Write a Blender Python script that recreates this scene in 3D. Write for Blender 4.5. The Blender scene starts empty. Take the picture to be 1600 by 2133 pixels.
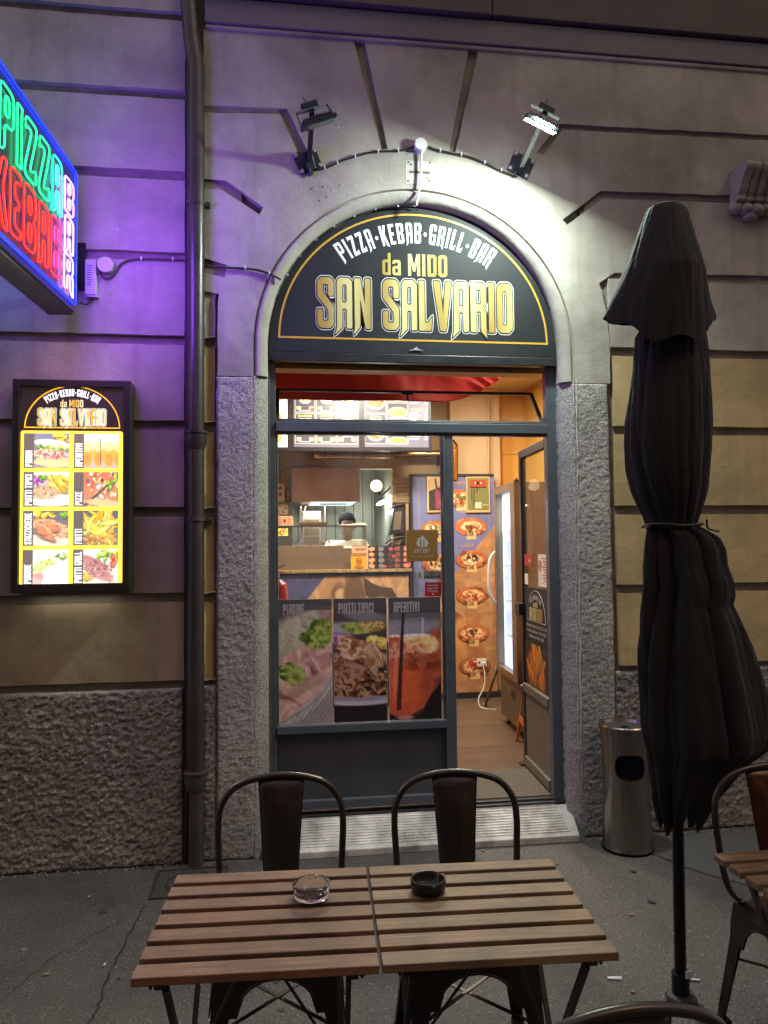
import bpy, bmesh, math, random
import numpy as np
from mathutils import Vector, Matrix, geometry
random.seed(7)
R = math.radians
SC = bpy.context.scene
COL = SC.collection

# ------------------------------------------------------------------ camera, world, light, exposure
CAM_D, CAM_H = 4.235, 1.646                # metres in front of the facade, eye height
YAW, PITCH, ROLL, FPX = 0.13588, 0.04776, -0.01072, 1598.0
FW = Vector((math.sin(YAW)*math.cos(PITCH), math.cos(YAW)*math.cos(PITCH), math.sin(PITCH)))
_r = Vector((math.cos(YAW), -math.sin(YAW), 0)); _u = _r.cross(FW)
RT = _r*math.cos(ROLL) + _u*math.sin(ROLL); UP = _u*math.cos(ROLL) - _r*math.sin(ROLL)
EYE = Vector((0, -CAM_D, CAM_H))
cam = bpy.data.objects.new('camera', bpy.data.cameras.new('camera')); COL.objects.link(cam)
m = Matrix((RT, UP, -FW)).transposed().to_4x4(); m.translation = EYE
cam.matrix_world = m
cam.data.sensor_fit = 'VERTICAL'; cam.data.sensor_height = 36; cam.data.lens = FPX/2133*36
cam.data.clip_start = .05; cam.data.clip_end = 300
SC.camera = cam

world = bpy.data.worlds.new('World'); SC.world = world; world.use_nodes = True
bg = world.node_tree.nodes['Background']
bg.inputs['Color'].default_value = (.60, .54, .53, 1)      # city glow of a clouded night sky
bg.inputs['Strength'].default_value = .98
sun = bpy.data.lights.new('street_light', 'SUN'); sun.energy = .5; sun.angle = R(14); sun.color = (1, .70, .46)
so = bpy.data.objects.new('street_light', sun); COL.objects.link(so)
so.rotation_euler = Vector((-.55, .50, -1.0)).to_track_quat('-Z', 'Y').to_euler()
SC.view_settings.view_transform = 'Standard'; SC.view_settings.look = 'None'
SC.view_settings.exposure = 0; SC.view_settings.gamma = 1
SC.render.engine = 'CYCLES'
SC.cycles.max_bounces = 7; SC.cycles.transparent_max_bounces = 12; SC.cycles.caustics_reflective = False
SC.cycles.caustics_refractive = False; SC.cycles.sample_clamp_indirect = 3
SC.cycles.use_denoising = True

def ray(x, y):
    return FW*FPX + RT*(x-800) - UP*(y-1066.5)
def at(x, y, Y=0.0):                       # point of the place seen at x, y of the photograph, on the plane Y
    d = ray(x, y); return EYE + d*((Y-EYE.y)/d.y)
def atz(x, y, Z):
    d = ray(x, y); return EYE + d*((Z-EYE.z)/d.z)
def atx(x, y, X):
    d = ray(x, y); return EYE + d*((X-EYE.x)/d.x)
def xz(x, y, Y=0.0):
    p = at(x, y, Y); return (p.x, p.z)

# ------------------------------------------------------------------ colours and materials
def lin(c):
    return tuple(v/12.92 if v <= .04045 else ((v+.055)/1.055)**2.4 for v in c)
def hx(s):
    return lin(tuple(int(s[i:i+2], 16)/255 for i in (0, 2, 4)))
MATS = {}
def mat(name, col, rough=.6, metal=0, var=0, vs=3, bump=0, bs=40, emit=0, spec=.5, var2=None, clear=0, bd=.01, ecol=None, stretch=None):
    if name in MATS: return MATS[name]
    if isinstance(col, str): col = hx(col)
    M = bpy.data.materials.new(name); M.use_nodes = True; nt = M.node_tree; N = nt.nodes; L = nt.links
    b = N['Principled BSDF']
    b.inputs['Roughness'].default_value = rough; b.inputs['Metallic'].default_value = metal
    b.inputs['Specular IOR Level'].default_value = spec
    b.inputs['Base Color'].default_value = (*col, 1)
    if clear: b.inputs['Coat Weight'].default_value = clear; b.inputs['Coat Roughness'].default_value = .08
    tc = N.new('ShaderNodeTexCoord'); src = tc.outputs['Object']
    if stretch:
        mp = N.new('ShaderNodeMapping'); mp.inputs['Scale'].default_value = stretch; L.new(src, mp.inputs['Vector']); src = mp.outputs['Vector']
    if var:
        n = N.new('ShaderNodeTexNoise'); n.inputs['Scale'].default_value = vs; n.inputs['Detail'].default_value = 6; n.inputs['Roughness'].default_value = .6
        L.new(src, n.inputs['Vector'])
        r = N.new('ShaderNodeValToRGB'); r.color_ramp.elements[0].position = .3; r.color_ramp.elements[1].position = .7
        c2 = hx(var2) if isinstance(var2, str) else (var2 or tuple(max(0, c*(1-var)) for c in col))
        r.color_ramp.elements[0].color = (*c2, 1); r.color_ramp.elements[1].color = (*[min(1, c*(1+var*.35)) for c in col], 1)
        L.new(n.outputs['Fac'], r.inputs['Fac']); L.new(r.outputs['Color'], b.inputs['Base Color'])
        mr = N.new('ShaderNodeMapRange'); mr.inputs['To Min'].default_value = max(0, rough-.08); mr.inputs['To Max'].default_value = min(1, rough+.1)
        L.new(n.outputs['Fac'], mr.inputs['Value']); L.new(mr.outputs['Result'], b.inputs['Roughness'])
    if bump:
        n = N.new('ShaderNodeTexNoise'); n.inputs['Scale'].default_value = bs; n.inputs['Detail'].default_value = 5; n.inputs['Roughness'].default_value = .65
        L.new(src, n.inputs['Vector'])
        bp = N.new('ShaderNodeBump'); bp.inputs['Strength'].default_value = bump; bp.inputs['Distance'].default_value = bd
        L.new(n.outputs['Fac'], bp.inputs['Height']); L.new(bp.outputs['Normal'], b.inputs['Normal'])
    if emit:
        b.inputs['Emission Color'].default_value = (*(hx(ecol) if isinstance(ecol, str) else (ecol or col)), 1); b.inputs['Emission Strength'].default_value = emit
    MATS[name] = M; return M
def print_mat(name, rough=.45, emit=0, dif=1):
    if name in MATS: return MATS[name]
    M = bpy.data.materials.new(name); M.use_nodes = True; nt = M.node_tree; N = nt.nodes
    b = N['Principled BSDF']; a = N.new('ShaderNodeAttribute'); a.attribute_name = 'Col'
    nt.links.new(a.outputs['Color'], b.inputs['Base Color']); b.inputs['Roughness'].default_value = rough
    if emit:
        nt.links.new(a.outputs['Color'], b.inputs['Emission Color']); b.inputs['Emission Strength'].default_value = emit
    MATS[name] = M; return M
def glass_mat(name='clear_glass', tint=(.96, .98, .97), fac=1.5, rough=.01):
    if name in MATS: return MATS[name]
    M = bpy.data.materials.new(name); M.use_nodes = True; nt = M.node_tree; N = nt.nodes; L = nt.links
    N.remove(N['Principled BSDF'])
    t = N.new('ShaderNodeBsdfTransparent'); t.inputs['Color'].default_value = (*tint, 1)
    g = N.new('ShaderNodeBsdfGlossy'); g.inputs['Roughness'].default_value = rough
    f = N.new('ShaderNodeLayerWeight'); f.inputs['Blend'].default_value = .5
    pw = N.new('ShaderNodeMath'); pw.operation = 'POWER'; pw.inputs[1].default_value = 4.5; L.new(f.outputs['Facing'], pw.inputs[0])
    ma = N.new('ShaderNodeMath'); ma.operation = 'MULTIPLY_ADD'; ma.inputs[1].default_value = .9 if name == 'clear_glass' else .12; ma.inputs[2].default_value = .035 if name == 'clear_glass' else .012; L.new(pw.outputs[0], ma.inputs[0])
    mx = N.new('ShaderNodeMixShader'); L.new(ma.outputs[0], mx.inputs['Fac']); L.new(t.outputs[0], mx.inputs[1]); L.new(g.outputs[0], mx.inputs[2])
    # patchy dust and smears, also a milky glare haze put into the pane
    tc = N.new('ShaderNodeNewGeometry'); mp = N.new('ShaderNodeMapping'); mp.inputs['Scale'].default_value = (3, 3, 1.2); mp.inputs['Rotation'].default_value = (0, .5, 0); L.new(tc.outputs['Position'], mp.inputs['Vector'])
    nz = N.new('ShaderNodeTexNoise'); nz.inputs['Scale'].default_value = 3; nz.inputs['Detail'].default_value = 8; nz.inputs['Distortion'].default_value = 1.2; L.new(mp.outputs[0], nz.inputs['Vector'])
    mr = N.new('ShaderNodeMapRange'); mr.inputs['From Min'].default_value = .35; mr.inputs['From Max'].default_value = .75; mr.inputs['To Min'].default_value = .012; mr.inputs['To Max'].default_value = .075; L.new(nz.outputs['Fac'], mr.inputs['Value'])
    df = N.new('ShaderNodeBsdfDiffuse'); df.inputs['Color'].default_value = (.7, .68, .62, 1); m2 = N.new('ShaderNodeMixShader'); L.new(mr.outputs[0], m2.inputs['Fac']); L.new(mx.outputs[0], m2.inputs[1]); L.new(df.outputs[0], m2.inputs[2])
    L.new(m2.outputs[0], N['Material Output'].inputs['Surface']); MATS[name] = M; return M

# plaster with grime that runs down, hairline cracks and trowel relief
def plaster(name, col, dark, scale=1.6, bump=.35):
    M = mat(name, col, .85, var=.25, vs=scale, var2=dark)
    nt = M.node_tree; N = nt.nodes; L = nt.links; b = N['Principled BSDF']
    g = N.new('ShaderNodeNewGeometry')
    n1 = N.new('ShaderNodeTexNoise'); n1.inputs['Scale'].default_value = 120; n1.inputs['Detail'].default_value = 4
    n2 = N.new('ShaderNodeTexNoise'); n2.inputs['Scale'].default_value = 9; n2.inputs['Detail'].default_value = 3
    for n in (n1, n2): L.new(g.outputs['Position'], n.inputs['Vector'])
    a = N.new('ShaderNodeMath'); a.operation = 'MULTIPLY_ADD'; a.inputs[1].default_value = 3; L.new(n2.outputs['Fac'], a.inputs[0]); L.new(n1.outputs['Fac'], a.inputs[2])
    bp = N.new('ShaderNodeBump'); bp.inputs['Strength'].default_value = bump; bp.inputs['Distance'].default_value = .006
    L.new(a.outputs[0], bp.inputs['Height']); L.new(bp.outputs['Normal'], b.inputs['Normal'])
    ramp = [x for x in N if x.type == 'VALTORGB'][0]; tn = [x for x in N if x.type == 'TEX_NOISE' and x not in (n1, n2)][0]
    L.new(g.outputs['Position'], tn.inputs['Vector'])
    mp = N.new('ShaderNodeMapping'); mp.inputs['Scale'].default_value = (7, 7, .7); L.new(g.outputs['Position'], mp.inputs['Vector'])
    n3 = N.new('ShaderNodeTexNoise'); n3.inputs['Scale'].default_value = 1.6; n3.inputs['Detail'].default_value = 6; L.new(mp.outputs[0], n3.inputs['Vector'])
    mr = N.new('ShaderNodeMapRange'); mr.inputs['From Min'].default_value = .52; mr.inputs['From Max'].default_value = .75; mr.inputs['To Max'].default_value = .55
    L.new(n3.outputs['Fac'], mr.inputs['Value'])
    mx = N.new('ShaderNodeMix'); mx.data_type = 'RGBA'; L.new(mr.outputs[0], mx.inputs['Factor']); L.new(ramp.outputs[0], mx.inputs[6]); mx.inputs[7].default_value = (*hx(dark), 1)
    v = N.new('ShaderNodeTexVoronoi'); v.feature = 'DISTANCE_TO_EDGE'; v.inputs['Scale'].default_value = 1.3
    wn = N.new('ShaderNodeTexNoise'); wn.inputs['Scale'].default_value = 3; wn.inputs['Detail'].default_value = 5; L.new(g.outputs['Position'], wn.inputs['Vector'])
    wa = N.new('ShaderNodeVectorMath'); wa.operation = 'ADD'; L.new(g.outputs['Position'], wa.inputs[0]); L.new(wn.outputs['Color'], wa.inputs[1]); L.new(wa.outputs[0], v.inputs['Vector'])
    cm = N.new('ShaderNodeMapRange'); cm.inputs['From Max'].default_value = .004; cm.inputs['To Min'].default_value = .35; cm.inputs['To Max'].default_value = 0
    L.new(v.outputs['Distance'], cm.inputs['Value'])
    mx2 = N.new('ShaderNodeMix'); mx2.data_type = 'RGBA'; L.new(cm.outputs[0], mx2.inputs['Factor']); L.new(mx.outputs[2], mx2.inputs[6]); mx2.inputs[7].default_value = (*[c*.5 for c in hx(dark)], 1)
    L.new(mx2.outputs[2], b.inputs['Base Color'])
    return M
plaster('grey_plaster', 'aca89e', '7d776e')
plaster('ochre_plaster', 'c0a97a', '93805a')
plaster('veiled_ochre_plaster', 'a39579', '7c6f5a')
plaster('grey_brown_plaster', '9a9084', '746b61')
mat('recess_plaster', '8a8178', .9, var=.4, vs=5, bump=.4, bs=60)
mat('dark_fascia', '5b534e', .85, var=.3, vs=3, bump=.3, bs=60)

def granite(name, base, dark, light):
    M = mat(name, base, .8, var=.2, vs=2.2)
    nt = M.node_tree; N = nt.nodes; L = nt.links; b = N['Principled BSDF']
    g = N.new('ShaderNodeNewGeometry')
    v = N.new('ShaderNodeTexVoronoi'); v.inputs['Scale'].default_value = 210; L.new(g.outputs['Position'], v.inputs['Vector'])
    r = N.new('ShaderNodeValToRGB'); e = r.color_ramp.elements
    e[0].position = .15; e[0].color = (*hx(dark), 1); e[1].position = .85; e[1].color = (*hx(light), 1)
    q = e.new(.45); q.color = (*hx(base), 1)
    sp = N.new('ShaderNodeSeparateColor'); L.new(v.outputs['Color'], sp.inputs[0]); L.new(sp.outputs[0], r.inputs['Fac'])
    n = N.new('ShaderNodeTexNoise'); n.inputs['Scale'].default_value = 3; n.inputs['Detail'].default_value = 6; L.new(g.outputs['Position'], n.inputs['Vector'])
    mr = N.new('ShaderNodeMapRange'); mr.inputs['From Min'].default_value = .3; mr.inputs['From Max'].default_value = .7; mr.inputs['To Min'].default_value = .7; mr.inputs['To Max'].default_value = 1.1; L.new(n.outputs['Fac'], mr.inputs['Value'])
    mu = N.new('ShaderNodeMix'); mu.data_type = 'RGBA'; mu.blend_type = 'MULTIPLY'; mu.inputs['Factor'].default_value = 1
    L.new(r.outputs[0], mu.inputs[6]); L.new(mr.outputs[0], mu.inputs[7]); L.new(mu.outputs[2], b.inputs['Base Color'])
    n2 = N.new('ShaderNodeTexNoise'); n2.inputs['Scale'].default_value = 75; n2.inputs['Detail'].default_value = 5; n2.inputs['Roughness'].default_value = .7; L.new(g.outputs['Position'], n2.inputs['Vector'])
    bp = N.new('ShaderNodeBump'); bp.inputs['Strength'].default_value = .75; bp.inputs['Distance'].default_value = .009
    L.new(n2.outputs['Fac'], bp.inputs['Height']); L.new(bp.outputs['Normal'], b.inputs['Normal'])
    return M
granite('granite', 'a09c96', '7b7772', 'b8b4ae')
granite('dark_granite', '88837e', '645f5b', 'a19c97')

# ------------------------------------------------------------------ mesh builder
class MB:
    def __init__(s): s.v = []; s.f = []
    def add(s, vs, fs):
        o = len(s.v); s.v += [tuple(v) for v in vs]; s.f += [tuple(i+o for i in f) for f in fs]; return s
    def box(s, x0, x1, y0, y1, z0, z1):
        x0, x1 = sorted((x0, x1)); y0, y1 = sorted((y0, y1)); z0, z1 = sorted((z0, z1))
        return s.add([(x0,y0,z0),(x1,y0,z0),(x1,y1,z0),(x0,y1,z0),(x0,y0,z1),(x1,y0,z1),(x1,y1,z1),(x0,y1,z1)],
                     [(0,3,2,1),(4,5,6,7),(0,1,5,4),(1,2,6,5),(2,3,7,6),(3,0,4,7)])
    def hexa(s, a, b):                     # two rings of four points
        n = len(a); fs = [tuple(range(n))[::-1], tuple(range(n, 2*n))]
        fs += [(i, (i+1) % n, n+(i+1) % n, n+i) for i in range(n)]
        return s.add(list(a)+list(b), fs)
    def bar(s, p, q, w, d=None, up=(0, 0, 1)):
        p = Vector(p); q = Vector(q); d = d or w; t = (q-p).normalized(); u = Vector(up)
        if abs(t.dot(u)) > .98: u = Vector((0, 1, 0))
        a = t.cross(u).normalized(); b = a.cross(t).normalized()
        c = [(a*w/2*i+b*d/2*j) for i, j in ((-1,-1),(1,-1),(1,1),(-1,1))]
        return s.hexa([p+k for k in c], [q+k for k in c])
    def tube(s, pts, r, n=10, closed=False, cap=True):
        P = [Vector(p) for p in pts]; m = len(P); rr = r if isinstance(r, (list, tuple)) else [r]*m
        T = []
        for i in range(m):
            a = P[(i-1) % m] if (closed or i > 0) else P[0]; b = P[(i+1) % m] if (closed or i < m-1) else P[-1]
            T.append((b-a).normalized() if (b-a).length > 1e-9 else Vector((0,0,1)))
        u = Vector((0,0,1)) if abs(T[0].z) < .9 else Vector((1,0,0)); u = (u-T[0]*u.dot(T[0])).normalized()
        vs = []
        for i in range(m):
            u = u-T[i]*u.dot(T[i]); u = u.normalized() if u.length > 1e-6 else T[i].orthogonal().normalized()
            w = T[i].cross(u)
            vs += [P[i]+(u*math.cos(2*math.pi*k/n)+w*math.sin(2*math.pi*k/n))*rr[i] for k in range(n)]
        fs = []
        for i in range(m if closed else m-1):
            j = (i+1) % m
            fs += [(i*n+k, i*n+(k+1) % n, j*n+(k+1) % n, j*n+k) for k in range(n)]
        if cap and not closed: fs += [tuple(range(n))[::-1], tuple(range((m-1)*n, m*n))]
        return s.add(vs, fs)
    def lathe(s, prof, n=24, c=(0,0,0), axis='z', a0=0, a1=2*math.pi):
        vs = []; full = abs(a1-a0-2*math.pi) < 1e-6; k = n if full else n+1
        for i in range(k):
            t = a0+(a1-a0)*i/n
            for r, z in prof:
                p = (r*math.cos(t), r*math.sin(t), z)
                if axis == 'y': p = (p[0], p[2], p[1])
                if axis == 'x': p = (p[2], p[0], p[1])
                vs.append((p[0]+c[0], p[1]+c[1], p[2]+c[2]))
        m = len(prof); fs = []
        for i in range(n):
            j = (i+1) % k
            for q in range(m-1): fs.append((i*m+q, j*m+q, j*m+q+1, i*m+q+1))
        return s.add(vs, fs)
    def ell(s, c, r, n=16, m=10):
        pr = [(math.sin(math.pi*i/m), -math.cos(math.pi*i/m)) for i in range(m+1)]
        o = len(s.v); s.lathe(pr, n)
        s.v[o:] = [(v[0]*r[0]+c[0], v[1]*r[1]+c[1], v[2]*r[2]+c[2]) for v in s.v[o:]]; return s
    def prism(s, loops, y0, y1, mp=None):  # 2-D loops (x, z): outline then holes, solid between y0 and y1
        mp = mp or (lambda x, z, y: (x, y, z))
        flat = [p for l in loops for p in l]
        tris = geometry.tessellate_polygon([[Vector((p[0], p[1], 0)) for p in l] for l in loops])
        n = len(flat); vs = [mp(p[0], p[1], y0) for p in flat]; fs = [tuple(t) for t in tris]
        if y1 is not None:
            vs += [mp(p[0], p[1], y1) for p in flat]; fs += [tuple(i+n for i in t[::-1]) for t in tris]; o = 0
            for l in loops:
                k = len(l); fs += [(o+i, o+(i+1) % k, n+o+(i+1) % k, n+o+i) for i in range(k)]; o += k
        return s.add(vs, fs)
    def xf(s, M, start=0):
        s.v[start:] = [tuple(M @ Vector(v)) for v in s.v[start:]]; return s
def finish(me, m_, bevel, smooth, weld, seg=2, recalc=True):
    if weld or bevel or recalc:
        b = bmesh.new(); b.from_mesh(me)
        if weld: bmesh.ops.remove_doubles(b, verts=b.verts, dist=1e-5)
        if bevel:
            ed = [e for e in b.edges if len(e.link_faces) == 2 and e.calc_face_angle(0) > .5]
            bmesh.ops.bevel(b, geom=ed, offset=bevel, segments=seg, affect='EDGES', profile=.5, clamp_overlap=True)
        if recalc: bmesh.ops.recalc_face_normals(b, faces=b.faces)
        b.to_mesh(me); b.free()
    if smooth:
        me.polygons.foreach_set('use_smooth', [True]*len(me.polygons))
        if smooth != 'all': me.set_sharp_from_angle(angle=R(smooth if smooth is not True else 40))
    if m_: me.materials.append(MATS[m_] if isinstance(m_, str) else m_)
def obj(name, mb, m_, parent=None, bevel=0, smooth=False, loc=None, weld=True, seg=2, label=None, rot=None):
    me = bpy.data.meshes.new(name); me.from_pydata([tuple(v) for v in mb.v], [], mb.f); me.update()
    finish(me, m_, bevel, smooth, weld, seg)
    o = bpy.data.objects.new(name, me); COL.objects.link(o)
    if parent: o.parent = parent
    if loc is not None: o.location = loc
    if rot is not None: o.rotation_euler = rot
    if label: o['label'] = label
    return o
def thing(name, label, cat, loc=(0,0,0), rz=0, group=None, rot=None):
    o = bpy.data.objects.new(name, None); COL.objects.link(o); o.location = loc
    o.rotation_euler = rot if rot else (0, 0, rz); o.empty_display_size = .1
    o['label'] = label; o['category'] = cat
    if group: o['group'] = group
    return o
def tag(o, label, cat, group=None, kind=None):
    if label: o['label'] = label
    if cat: o['category'] = cat
    if group: o['group'] = group
    if kind: o['kind'] = kind
    return o
def structure(o): o['kind'] = 'structure'; return o
def dup(root, loc, rz=0, label=None, group=None):
    r = root.copy(); COL.objects.link(r); r.location = loc; r.rotation_euler = (0, 0, rz)
    if label: r['label'] = label
    if group: r['group'] = group
    for ch in root.children:
        c = ch.copy(); COL.objects.link(c); c.parent = r
        for g in ch.children:
            d = g.copy(); COL.objects.link(d); d.parent = c
    return r
def arc(cx, cz, r, a0, a1, n):
    return [(cx+r*math.cos(R(a0+(a1-a0)*i/n)), cz+r*math.sin(R(a0+(a1-a0)*i/n))) for i in range(n+1)]
def rrect(x0, x1, z0, z1, r, n=5):
    P = []
    for cx, cz, a in ((x1-r, z1-r, 0), (x0+r, z1-r, 90), (x0+r, z0+r, 180), (x1-r, z0+r, 270)): P += arc(cx, cz, r, a, a+90, n)
    return P
def smoothpath(P, k=6):                    # Catmull-Rom
    P = [Vector(p) for p in P]; o = []
    for i in range(len(P)-1):
        a = P[max(i-1, 0)]; b = P[i]; c = P[i+1]; d = P[min(i+2, len(P)-1)]
        for j in range(k):
            t = j/k; o.append(.5*((2*b)+(c-a)*t+(2*a-5*b+4*c-d)*t*t+(3*b-a-3*c+d)*t**3))
    return o+[P[-1]]

# ------------------------------------------------------------------ value noise
def vnoise(x, y, seed=0):
    xi = np.floor(x).astype(np.int64); yi = np.floor(y).astype(np.int64); fx = x-xi; fy = y-yi
    fx = fx*fx*(3-2*fx); fy = fy*fy*(3-2*fy)
    def h(a, b):
        n = (a*374761393+b*668265263+seed*1442695041) & 0xffffffff
        n = ((n ^ (n >> 13))*1274126177) & 0xffffffff
        return ((n ^ (n >> 16)) & 0xffff)/65535.
    return (h(xi, yi)*(1-fx)+h(xi+1, yi)*fx)*(1-fy)+(h(xi, yi+1)*(1-fx)+h(xi+1, yi+1)*fx)*fy
def fbm(x, y, seed=0, o=4):
    s = 0; a = 1; t = 0
    for i in range(o): s = s+a*vnoise(x*2**i, y*2**i, seed+i*17); t += a; a *= .55
    return s/t

def jitter(loop, step=.05, amp=.0022, seed=0, closed=True):    # hand made edges: nothing on an old wall is ruler straight
    o = []; n = len(loop); t = seed*3.7
    for i in range(n if closed else n-1):
        a = Vector(loop[i]); b = Vector(loop[(i+1) % n]); L_ = (b-a).length; k = max(1, min(60, int(L_/step))); nr = Vector((-(b-a).y, (b-a).x)).normalized() if L_ > 1e-6 else Vector((0, 0))
        for j in range(k):
            t += .61; q = a.lerp(b, j/k); w = (float(vnoise(np.array(t), np.array(seed*1.3), 5))-.5)*2*amp if L_ > .03 else 0
            o.append(tuple(q+nr*w*(1 if j else .3)))
    return o if closed else o+[tuple(loop[-1])]
# rough hewn slab standing on the facade: real relief on a grid
def rough_slab(name, x0, x1, z0, z1, y, amp, res, m_, parent, seed=0, edge=.012, hole=None, label=None, chamf=None):
    nx = max(2, int((x1-x0)/res)); nz = max(2, int((z1-z0)/res))
    X, Z = np.meshgrid(np.linspace(x0, x1, nx+1), np.linspace(z0, z1, nz+1))
    wx = fbm(X/.05+9, Z/.05, seed+2, 2)*1.1; n = (1-np.abs(2*fbm(X/.030+wx, Z/.024+wx, seed, 3)-1)**.8)*.75+fbm(X/.013, Z/.012, seed+5, 2)*.45+fbm(X/.35, Z/.35, seed+9, 2)*.4-.1
    e = np.minimum(np.minimum(X-x0, x1-X), np.minimum(Z-z0, z1-Z)); k = np.clip(e/edge, 0, 1)
    Y = y-amp*(n-.75)*k+(1-k)**2*edge*.9
    if chamf: Y = Y+np.clip(chamf[0]-(X if chamf[1] > 0 else -X)*1., 0, None)*0
    jx = (fbm(X/.05+50, Z/.05, seed, 2)-.5)*.012*(1-k)
    V = np.stack([X+jx, Y, Z+jx*.6], -1).reshape(-1, 3)
    idx = np.arange((nx+1)*(nz+1)).reshape(nz+1, nx+1)
    F = np.stack([idx[:-1, :-1], idx[:-1, 1:], idx[1:, 1:], idx[1:, :-1]], -1).reshape(-1, 4)
    b = np.concatenate([idx[0, :], idx[1:, -1], idx[-1, -2::-1], idx[-2:0:-1, 0]])
    B = V[b].copy(); B[:, 1] = y+.09; o = len(V); k = len(b)
    S = np.array([(b[i], o+i, o+(i+1) % k, b[(i+1) % k]) for i in range(k)])
    return np_mesh(name, np.vstack([V, B]), np.vstack([F, S]), m_, parent, smooth=True, label=label)
def np_mesh(name, V, F, m_, parent=None, smooth=False, cols=None, label=None):
    me = bpy.data.meshes.new(name); nv = len(V); nf = len(F)
    me.vertices.add(nv); me.vertices.foreach_set('co', np.asarray(V, np.float32).ravel())
    me.loops.add(nf*4); me.loops.foreach_set('vertex_index', np.asarray(F, np.int32).ravel())
    me.polygons.add(nf); me.polygons.foreach_set('loop_start', np.arange(0, nf*4, 4, dtype=np.int32))
    me.update(calc_edges=True)
    if cols is not None:
        a = me.color_attributes.new('Col', 'FLOAT_COLOR', 'POINT'); a.data.foreach_set('color', np.asarray(cols, np.float32).ravel())
    if smooth: me.polygons.foreach_set('use_smooth', [True]*nf)
    me.materials.append(MATS[m_] if isinstance(m_, str) else m_)
    o = bpy.data.objects.new(name, me); COL.objects.link(o)
    if parent: o.parent = parent
    if label: o['label'] = label
    return o

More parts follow.
